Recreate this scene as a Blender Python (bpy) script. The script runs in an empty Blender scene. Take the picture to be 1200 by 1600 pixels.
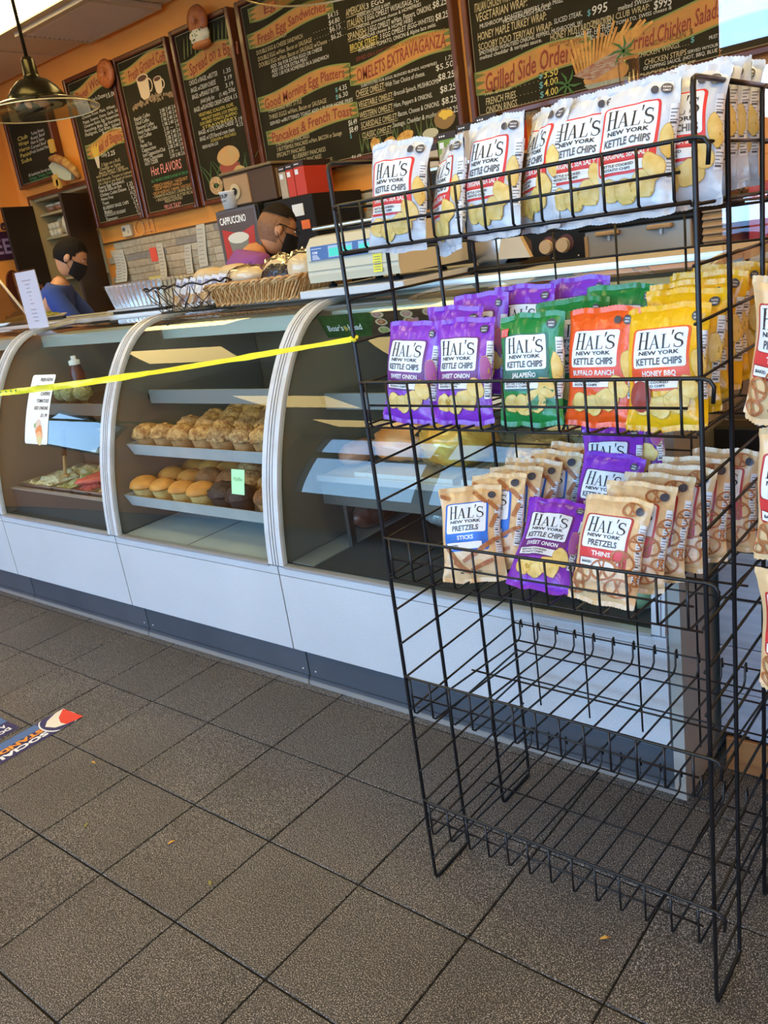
import bpy, bmesh, math, random
from mathutils import Vector, Matrix, noise
SC = bpy.context.scene
COL = SC.collection
PI = math.pi
random.seed(7)

# ------------------------------------------------------------------ camera
cam_d = bpy.data.cameras.new('camera')
cam = bpy.data.objects.new('camera', cam_d)
COL.objects.link(cam)
cam_d.sensor_fit = 'HORIZONTAL'
cam_d.sensor_width = 36.0
cam_d.lens = 36.0 * 1301.738 / 1200.0
cam_d.clip_start = 0.05
CR = ((0.77362361, 0.61748092, -0.14221052), (0.0874264514, -0.3263026365, -0.9412136872), (-0.627585159, 0.7157121659, -0.3064195879))
M = Matrix(((CR[0][0], -CR[1][0], -CR[2][0], 3.32711977),
            (CR[0][1], -CR[1][1], -CR[2][1], -1.37982952),
            (CR[0][2], -CR[1][2], -CR[2][2], 1.41061993),
            (0, 0, 0, 1)))
cam.matrix_world = M
SC.camera = cam

# ------------------------------------------------------------------ colour management, world
SC.view_settings.view_transform = 'Standard'
SC.view_settings.look = 'None'
SC.view_settings.gamma = 1.0
SC.view_settings.use_curve_mapping = False
SC.view_settings.exposure = 0.14
SKY_STRENGTH = 10.5
LAMP_STRENGTH = 8.5
world = bpy.data.worlds.new('sky')
SC.world = world
world.use_nodes = True
wn = world.node_tree
wn.nodes.clear()
w_out = wn.nodes.new('ShaderNodeOutputWorld')
w_bg = wn.nodes.new('ShaderNodeBackground')
w_ramp = wn.nodes.new('ShaderNodeValToRGB')
w_sep = wn.nodes.new('ShaderNodeSeparateXYZ')
w_tc = wn.nodes.new('ShaderNodeTexCoord')
w_ramp.color_ramp.elements[0].position = 0.0
w_ramp.color_ramp.elements[0].color = (0.38, 0.67, 1.0, 1)
w_ramp.color_ramp.elements[1].position = 0.7
w_ramp.color_ramp.elements[1].color = (0.22, 0.48, 1.0, 1)
wn.links.new(w_tc.outputs['Generated'], w_sep.inputs[0])
wn.links.new(w_sep.outputs['Z'], w_ramp.inputs[0])
wn.links.new(w_ramp.outputs[0], w_bg.inputs[0])
w_bg.inputs[1].default_value = SKY_STRENGTH
wn.links.new(w_bg.outputs[0], w_out.inputs[0])
SC.cycles.max_bounces = 8
SC.cycles.transparent_max_bounces = 16
SC.cycles.sample_clamp_indirect = 6.0

ROOM = (-3.5, 5.6, -4.2, 2.5, 2.97)      # x0 x1 y0 y1 height
# storefront openings in the front wall: (x0, x1, z0, z1)
OPEN = []
for k in range(5):
    xa = -3.1 + k * 1.72
    OPEN.append((xa, xa + 1.58, 0.95, 2.18))
    OPEN.append((xa, xa + 1.58, 2.34, 2.86))
SIDE = [(-2.05, -1.35, 1.30, 1.98)]   # left wall: (y0, y1, z0, z1)
for (ya, yb, za, zb) in SIDE:
    ld = bpy.data.lights.new('window_portal', 'AREA')
    ld.shape = 'RECTANGLE'; ld.size = zb - za; ld.size_y = yb - ya
    ld.cycles.is_portal = True
    lo = bpy.data.objects.new('window_portal', ld)
    lo.location = (ROOM[0] - 0.02, (ya + yb) / 2, (za + zb) / 2)
    lo.rotation_euler = (0, -PI / 2, 0)
    COL.objects.link(lo)
for (xa, xb, za, zb) in OPEN:            # portals: they only guide the sky's light through the real openings
    ld = bpy.data.lights.new('window_portal', 'AREA')
    ld.shape = 'RECTANGLE'; ld.size = xb - xa; ld.size_y = zb - za
    ld.cycles.is_portal = True
    lo = bpy.data.objects.new('window_portal', ld)
    lo.location = ((xa + xb) / 2, ROOM[2] - 0.02, (za + zb) / 2)
    lo.rotation_euler = (PI / 2, 0, 0)
    COL.objects.link(lo)

# ------------------------------------------------------------------ materials
MATS = {}
def mat(name, col, rough=0.5, metal=0.0, var=None, vscale=20.0, bump=0.0, bscale=60.0, spec=0.5, trans=0.0, emit=None, estr=0.0, coat=0.0, aniso=None, detail=3.0, contrast=(0.35, 0.65), alpha=1.0):
    if name in MATS: return MATS[name]
    m = bpy.data.materials.new(name); m.use_nodes = True
    nt = m.node_tree; b = nt.nodes['Principled BSDF']
    b.inputs['Base Color'].default_value = (*col, 1)
    b.inputs['Roughness'].default_value = rough
    b.inputs['Metallic'].default_value = metal
    b.inputs['Specular IOR Level'].default_value = spec
    b.inputs['Coat Weight'].default_value = coat
    b.inputs['Transmission Weight'].default_value = trans
    b.inputs['Alpha'].default_value = alpha
    if emit:
        b.inputs['Emission Color'].default_value = (*emit, 1)
        b.inputs['Emission Strength'].default_value = estr
    tc = None
    if var or bump:
        tc = nt.nodes.new('ShaderNodeTexCoord')
    if var:
        n = nt.nodes.new('ShaderNodeTexNoise'); n.inputs['Scale'].default_value = vscale; n.inputs['Detail'].default_value = detail
        mp = nt.nodes.new('ShaderNodeMapping')
        if aniso: mp.inputs['Scale'].default_value = aniso
        nt.links.new(tc.outputs['Object'], mp.inputs[0]); nt.links.new(mp.outputs[0], n.inputs['Vector'])
        r = nt.nodes.new('ShaderNodeValToRGB')
        r.color_ramp.elements[0].position = contrast[0]; r.color_ramp.elements[1].position = contrast[1]
        r.color_ramp.elements[0].color = (*col, 1); r.color_ramp.elements[1].color = (*var, 1)
        nt.links.new(n.outputs['Fac'], r.inputs[0]); nt.links.new(r.outputs[0], b.inputs['Base Color'])
    if bump:
        n2 = nt.nodes.new('ShaderNodeTexNoise'); n2.inputs['Scale'].default_value = bscale; n2.inputs['Detail'].default_value = 3
        nt.links.new(tc.outputs['Object'], n2.inputs['Vector'])
        bp = nt.nodes.new('ShaderNodeBump'); bp.inputs['Strength'].default_value = bump; bp.inputs['Distance'].default_value = 0.01
        nt.links.new(n2.outputs['Fac'], bp.inputs['Height']); nt.links.new(bp.outputs[0], b.inputs['Normal'])
    MATS[name] = m
    return m

def glass_mat(name, tint=(1, 1, 1), ior=1.5, rough=0.0, boost=1.0):
    """thin pane: Fresnel mix of see-through and mirror"""
    if name in MATS: return MATS[name]
    m = bpy.data.materials.new(name); m.use_nodes = True
    nt = m.node_tree; nt.nodes.clear()
    o = nt.nodes.new('ShaderNodeOutputMaterial'); mx = nt.nodes.new('ShaderNodeMixShader')
    t = nt.nodes.new('ShaderNodeBsdfTransparent'); g = nt.nodes.new('ShaderNodeBsdfGlossy')
    lw = nt.nodes.new('ShaderNodeLayerWeight'); lw.inputs[0].default_value = 0.5
    pw = nt.nodes.new('ShaderNodeMath'); pw.operation = 'POWER'; pw.inputs[1].default_value = 4.5
    f = nt.nodes.new('ShaderNodeMath'); f.operation = 'MULTIPLY_ADD'
    f0 = ((ior - 1) / (ior + 1)) ** 2
    f.inputs[1].default_value = 1 - f0; f.inputs[2].default_value = f0
    nt.links.new(lw.outputs['Facing'], pw.inputs[0]); nt.links.new(pw.outputs[0], f.inputs[0])
    mu = nt.nodes.new('ShaderNodeMath'); mu.operation = 'MULTIPLY'; mu.inputs[1].default_value = boost; mu.use_clamp = True
    t.inputs[0].default_value = (*tint, 1); g.inputs['Roughness'].default_value = rough
    nt.links.new(f.outputs[0], mu.inputs[0]); nt.links.new(mu.outputs[0], mx.inputs[0])
    nt.links.new(t.outputs[0], mx.inputs[1]); nt.links.new(g.outputs[0], mx.inputs[2]); nt.links.new(mx.outputs[0], o.inputs[0])
    MATS[name] = m
    return m

def srgb(r, g, b):
    f = lambda c: (c / 255 / 12.92) if c / 255 <= 0.04045 else ((c / 255 + 0.055) / 1.055) ** 2.4
    return (f(r), f(g), f(b))

# ------------------------------------------------------------------ mesh building
WM = {}
def wmat(o):
    m = Matrix.Identity(4)
    while o is not None:
        m = o.matrix_basis @ m
        o = o.parent
    return m

class MB:
    def __init__(self):
        self.v = []; self.f = []; self.mi = []; self.sm = []; self.mats = []; self.cur = 0; self.smooth = False; self.xf = None
    def m(self, mat_, smooth=None):
        if mat_ not in self.mats: self.mats.append(mat_)
        self.cur = self.mats.index(mat_)
        if smooth is not None: self.smooth = smooth
        return self
    def add(self, vs, fs):
        n = len(self.v)
        if self.xf is not None: vs = [self.xf @ Vector(p) for p in vs]
        self.v.extend([tuple(p) for p in vs])
        for f in fs:
            self.f.append(tuple(i + n for i in f)); self.mi.append(self.cur); self.sm.append(self.smooth)
        return self
    def box(self, x0, x1, y0, y1, z0, z1):
        sm = self.smooth; self.smooth = False
        self.add([(x0, y0, z0), (x1, y0, z0), (x1, y1, z0), (x0, y1, z0), (x0, y0, z1), (x1, y0, z1), (x1, y1, z1), (x0, y1, z1)],
                 [(0, 3, 2, 1), (4, 5, 6, 7), (0, 1, 5, 4), (1, 2, 6, 5), (2, 3, 7, 6), (3, 0, 4, 7)])
        self.smooth = sm
        return self
    def bbox(self, x0, x1, y0, y1, z0, z1, b=0.004):
        """box with chamfered edges"""
        vs = []
        for sx in (0, 1):
            for sy in (0, 1):
                for sz in (0, 1):
                    X = (x0, x1)[sx]; Y = (y0, y1)[sy]; Z = (z0, z1)[sz]
                    bx = b if sx == 0 else -b; by = b if sy == 0 else -b; bz = b if sz == 0 else -b
                    vs += [(X, Y + by, Z + bz), (X + bx, Y, Z + bz), (X + bx, Y + by, Z)]
        bm = bmesh.new()
        for p in vs: bm.verts.new(p)
        bmesh.ops.convex_hull(bm, input=bm.verts)
        bm.verts.index_update()
        sm = self.smooth; self.smooth = False
        self.add([tuple(v.co) for v in bm.verts], [[v.index for v in f.verts] for f in bm.faces])
        self.smooth = sm
        bm.free()
        return self
    def tube(self, pts, r, n=6, closed=False, caps=True):
        pts = [Vector(p) for p in pts]
        N = len(pts); sm = self.smooth; self.smooth = True
        vs = []; fs = []; up = None
        for i, p in enumerate(pts):
            if closed: d = (pts[(i + 1) % N] - pts[i - 1])
            else: d = pts[min(i + 1, N - 1)] - pts[max(i - 1, 0)]
            d.normalize()
            if up is None:
                up = Vector((0, 0, 1)) if abs(d.z) < 0.9 else Vector((1, 0, 0))
            a = (up - d * up.dot(d)); a.normalize(); up = a
            bb = d.cross(a)
            rr = r[i] if isinstance(r, (list, tuple)) else r
            for k in range(n):
                t = 2 * PI * k / n
                vs.append(p + a * (rr * math.cos(t)) + bb * (rr * math.sin(t)))
        for i in range(N if closed else N - 1):
            j = (i + 1) % N
            for k in range(n):
                k2 = (k + 1) % n
                fs.append((i * n + k, i * n + k2, j * n + k2, j * n + k))
        if caps and not closed:
            fs.append(tuple(range(n - 1, -1, -1))); fs.append(tuple((N - 1) * n + k for k in range(n)))
        self.add(vs, fs); self.smooth = sm
        return self
    def lathe(self, prof, n=20, c=(0, 0, 0), axis='Z', fn=None):
        vs = []; fs = []
        for i, (r, z) in enumerate(prof):
            for k in range(n):
                t = 2 * PI * k / n
                rr = r if fn is None else r * fn(t, i)
                p = (rr * math.cos(t), rr * math.sin(t), z)
                if axis == 'Y': p = (p[0], p[2], p[1])
                if axis == 'X': p = (p[2], p[0], p[1])
                vs.append((p[0] + c[0], p[1] + c[1], p[2] + c[2]))
        for i in range(len(prof) - 1):
            for k in range(n):
                k2 = (k + 1) % n
                fs.append((i * n + k, i * n + k2, (i + 1) * n + k2, (i + 1) * n + k))
        sm = self.smooth; self.smooth = True
        self.add(vs, fs); self.smooth = sm
        if prof[0][0] > 1e-5: self.add([vs[k] for k in range(n)], [tuple(range(n - 1, -1, -1))])
        if prof[-1][0] > 1e-5: self.add([vs[(len(prof) - 1) * n + k] for k in range(n)], [tuple(range(n))])
        return self
    def ball(self, c, r, nu=16, nv=10, amp=0.0, fr=8.0, seed=0.0, fn=None):
        vs = []; fs = []
        for i in range(nv + 1):
            ph = PI * i / nv
            for k in range(nu):
                t = 2 * PI * k / nu
                d = Vector((math.sin(ph) * math.cos(t), math.sin(ph) * math.sin(t), math.cos(ph)))
                s = 1.0
                if amp: s += amp * noise.noise(d * fr + Vector((seed, seed * 1.7, seed * 0.3)))
                p = Vector((d.x * r[0], d.y * r[1], d.z * r[2])) * s
                if fn: p = fn(p, d)
                vs.append((p[0] + c[0], p[1] + c[1], p[2] + c[2]))
        for i in range(nv):
            for k in range(nu):
                k2 = (k + 1) % nu
                a, b_, c_, d_ = i * nu + k, (i + 1) * nu + k, (i + 1) * nu + k2, i * nu + k2
                if i == 0: fs.append((a, b_, c_))
                elif i == nv - 1: fs.append((a, b_, d_))
                else: fs.append((a, b_, c_, d_))
        sm = self.smooth; self.smooth = True
        self.add(vs, fs); self.smooth = sm
        return self
    def grid(self, fn, nu, nv, u0=0, u1=1, v0=0, v1=1, flip=False):
        vs = [fn(u0 + (u1 - u0) * i / nu, v0 + (v1 - v0) * j / nv) for j in range(nv + 1) for i in range(nu + 1)]
        fs = []
        for j in range(nv):
            for i in range(nu):
                a = j * (nu + 1) + i
                q = (a, a + 1, a + nu + 2, a + nu + 1)
                fs.append(q[::-1] if flip else q)
        return self.add(vs, fs)
    def quad(self, a, b, c, d): return self.add([a, b, c, d], [(0, 1, 2, 3)])
    def prism(self, poly, y0, y1, plane='XZ'):
        """poly of (a,b) extruded; plane XZ -> depth is y, XY -> depth is z, YZ -> depth is x"""
        f = {'XZ': lambda a, b, d: (a, d, b), 'XY': lambda a, b, d: (a, b, d), 'YZ': lambda a, b, d: (d, a, b)}[plane]
        n = len(poly)
        vs = [f(a, b, y0) for a, b in poly] + [f(a, b, y1) for a, b in poly]
        fs = [tuple(range(n)), tuple(range(2 * n - 1, n - 1, -1))] + [(i, i + n, (i + 1) % n + n, (i + 1) % n) for i in range(n)]
        sm = self.smooth; self.smooth = False
        self.add(vs, fs); self.smooth = sm
        return self
    def mesh(self, name, fix=True):
        me = bpy.data.meshes.new(name)
        me.from_pydata(self.v, [], self.f)
        for m_ in self.mats: me.materials.append(m_)
        me.polygons.foreach_set('material_index', self.mi)
        me.polygons.foreach_set('use_smooth', self.sm)
        if fix:
            bm = bmesh.new(); bm.from_mesh(me)
            bmesh.ops.recalc_face_normals(bm, faces=bm.faces)
            bm.to_mesh(me); bm.free()
        me.update()
        return me
    def build(self, name, parent=None, world=True, fix=True):
        if parent is not None and world:
            inv = wmat(parent).inverted()
            self.v = [tuple(inv @ Vector(p)) for p in self.v]
        o = bpy.data.objects.new(name, self.mesh(name, fix))
        COL.objects.link(o)
        if parent is not None: o.parent = parent
        return o

def thing(name, label, cat, loc=(0, 0, 0), rotz=0.0, group=None, rot=None):
    o = bpy.data.objects.new(name, None); COL.objects.link(o)
    o.empty_display_size = 0.05
    o.location = loc
    o.rotation_euler = rot if rot is not None else (0, 0, rotz)
    o['label'] = label; o['category'] = cat
    if group: o['group'] = group
    return o
def tag(o, label, cat, group=None):
    o['label'] = label; o['category'] = cat
    if group: o['group'] = group
    return o
def struct(o):
    o['kind'] = 'structure'
    return o
def dup(root, loc, rot=None, label=None, group=None, scale=None):
    r = root.copy(); COL.objects.link(r); r.location = loc
    if rot is not None: r.rotation_euler = rot
    if scale is not None: r.scale = scale
    if label: r['label'] = label
    if group: r['group'] = group
    for ch in list(root.children):
        c = ch.copy(); COL.objects.link(c); c.parent = r
        for g in ch.children:
            d = g.copy(); COL.objects.link(d); d.parent = c
    return r

# ------------------------------------------------------------------ lettering
_TX = {}
def text_geo(s, bold=0.0, res=2):
    """triangles of a string in the built-in font; capital height 1, starts at x=0, baseline 0"""
    key = (s, bold, res)
    if key in _TX: return _TX[key]
    cu = bpy.data.curves.new('t', 'FONT'); cu.body = s; cu.size = 1.0; cu.resolution_u = res; cu.offset = bold
    ob = bpy.data.objects.new('t', cu); COL.objects.link(ob)
    bpy.context.view_layer.update()
    dg = bpy.context.evaluated_depsgraph_get()
    me = bpy.data.meshes.new_from_object(ob.evaluated_get(dg))
    k = 1 / 0.73
    vs = [(v.co.x * k, v.co.y * k) for v in me.vertices]
    fs = [tuple(p.vertices) for p in me.polygons]
    bpy.data.objects.remove(ob); bpy.data.meshes.remove(me); bpy.data.curves.remove(cu)
    if vs:
        x0 = min(v[0] for v in vs); vs = [(v[0] - x0, v[1]) for v in vs]
        w = max(v[0] for v in vs)
    else: w = 1
    _TX[key] = (vs, fs, w)
    return _TX[key]

def put_text(mb, s, mapf, x, y, h, w=None, layer=0, bold=0.0, shear=0.0, align='l', wave=None, res=2):
    """mapf(x, y, layer) -> 3D point"""
    vs, fs, tw = text_geo(s, bold, res)
    sx = h if w is None else w / max(tw, 1e-6)
    W = tw * sx
    ox = {'l': 0, 'c': -W / 2, 'r': -W}[align]
    out = []
    for a, b in vs:
        px = x + ox + a * sx + b * h * shear
        py = y + b * h
        if wave: py += wave(px)
        out.append(mapf(px, py, layer))
    mb.add(out, fs)
    return W

def _stroke(pts, ws):
    """ribbon along pts with widths ws -> quads"""
    L = []; n = len(pts)
    for i in range(n):
        a = pts[max(i - 1, 0)]; b = pts[min(i + 1, n - 1)]
        dx, dy = b[0] - a[0], b[1] - a[1]; l = math.hypot(dx, dy) or 1
        nx, ny = -dy / l, dx / l
        L.append(((pts[i][0] + nx * ws[i] / 2, pts[i][1] + ny * ws[i] / 2), (pts[i][0] - nx * ws[i] / 2, pts[i][1] - ny * ws[i] / 2)))
    return [(L[i][0], L[i][1], L[i + 1][1], L[i + 1][0]) for i in range(n - 1)]

def serif_logo():
    """tall serif capitals H A L ' S, big H; box width 1 x height .42"""
    Q = []
    def bar(x0, x1, y0, y1): Q.append(((x0, y0), (x1, y0), (x1, y1), (x0, y1)))
    # H
    for x in (0.045, 0.185): 
        bar(x, x + 0.042, 0, 0.42)
        bar(x - 0.03, x + 0.072, 0, 0.014); bar(x - 0.03, x + 0.072, 0.406, 0.42)
    bar(0.08, 0.19, 0.205, 0.221)
    # A
    h = 0.34
    Q.append(((0.285, 0), (0.303, 0), (0.388, h), (0.372, h)))
    Q.append(((0.44, 0), (0.485, 0), (0.396, h), (0.36, h)))
    bar(0.32, 0.445, 0.105, 0.119)
    bar(0.262, 0.33, 0, 0.012); bar(0.415, 0.51, 0, 0.012)
    # L
    bar(0.56, 0.6, 0, h); bar(0.53, 0.63, h - 0.012, h); bar(0.53, 0.71, 0, 0.014)
    Q.append(((0.695, 0), (0.715, 0), (0.725, 0.09), (0.715, 0.09)))
    # '
    Q.append(((0.73, 0.30), (0.745, 0.30), (0.775, 0.42), (0.735, 0.42)))
    # S
    pts = []; ws = []
    cx = 0.88
    for t in [i / 16 for i in range(17)]:
        a = PI * (0.12 + 1.28 * t)
        pts.append((cx - 0.0 + 0.07 * math.cos(a), 0.255 + 0.078 * math.sin(a))); ws.append(0.014 + 0.02 * max(0, math.sin(PI * t)) ** 1.0)
    p2 = []; w2 = []
    for t in [i / 16 for i in range(17)]:
        a = PI * (0.42 - 1.28 * t)
        p2.append((cx + 0.005 + 0.078 * math.cos(a), 0.085 + 0.082 * math.sin(a))); w2.append(0.034 - 0.02 * t)
    mid0 = pts[-1]; mid1 = p2[0]
    allp = pts + [((mid0[0] * 2 + mid1[0]) / 3, (mid0[1] * 2 + mid1[1]) / 3), ((mid0[0] + 2 * mid1[0]) / 3, (mid0[1] + 2 * mid1[1]) / 3)] + p2
    allw = ws[:10] + [0.04] * 7 + [0.05, 0.05] + [0.04] * 7 + w2[7:]
    Q += _stroke(allp, allw)
    Q.append(((0.938, 0.25), (0.95, 0.25), (0.955, 0.34), (0.945, 0.34)))
    Q.append(((0.80, 0.0), (0.81, 0.0), (0.815, 0.1), (0.803, 0.1)))
    return Q
LOGO = serif_logo()
def put_logo(mb, mapf, x, y, w, h, layer):
    for q in LOGO:
        n = 3 if abs(q[2][1] - q[1][1]) > 0.2 else 1
        vs = []
        for k in range(n + 1):
            t = k / n
            for a, b in ((q[0], q[3]), (q[1], q[2])):
                vs.append(mapf(x + (a[0] + (b[0] - a[0]) * t) * w, y + (a[1] + (b[1] - a[1]) * t) / 0.42 * h, layer))
        mb.add(vs, [(2 * k, 2 * k + 1, 2 * k + 3, 2 * k + 2) for k in range(n)])
def rrect(mb, mapf, cx, cy, w, h, layer, r=0.0, nx=8, ny=10):
    rows = []
    ys = [-h / 2 + h * j / ny for j in range(ny + 1)]
    if r > 0:
        ys = sorted(set([round(y, 6) for y in ys if abs(y) < h / 2 - r] + [s * (h / 2 - r + r * math.sin(a)) for s in (-1, 1) for a in (0, 0.5, 0.9, 1.25, PI / 2)]))
    vs = []
    for y in ys:
        hw = w / 2
        e = abs(y) - (h / 2 - r)
        if r > 0 and e > 0: hw = w / 2 - r + math.sqrt(max(0, r * r - e * e))
        for i in range(nx + 1): vs.append(mapf(cx - hw + 2 * hw * i / nx, cy + y, layer))
    fs = [(j * (nx + 1) + i, j * (nx + 1) + i + 1, (j + 1) * (nx + 1) + i + 1, (j + 1) * (nx + 1) + i) for j in range(len(ys) - 1) for i in range(nx)]
    mb.add(vs, fs)
def blob(mb, mapf, cx, cy, rx, ry, layer, seed=0, amp=0.12, n=18, rot=0.0):
    vs = [mapf(cx, cy, layer)]; fs = []
    for ring in (0.5, 1.0):
        for k in range(n):
            t = 2 * PI * k / n
            s = ring * (1 + amp * noise.noise(Vector((math.cos(t) * 1.5 + seed, math.sin(t) * 1.5, seed))))
            a, b = rx * s * math.cos(t), ry * s * math.sin(t)
            vs.append(mapf(cx + a * math.cos(rot) - b * math.sin(rot), cy + a * math.sin(rot) + b * math.cos(rot), layer))
    for k in range(n):
        k2 = (k + 1) % n
        fs.append((0, 1 + k, 1 + k2)); fs.append((1 + k, 1 + n + k, 1 + n + k2, 1 + k2))
    mb.add(vs, fs)
def ribbon2(mb, mapf, pts, w, layer):
    ws = w if isinstance(w, list) else [w] * len(pts)
    for q in _stroke(pts, ws): mb.add([mapf(a, b, layer) for a, b in q], [(0, 1, 2, 3)])
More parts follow.
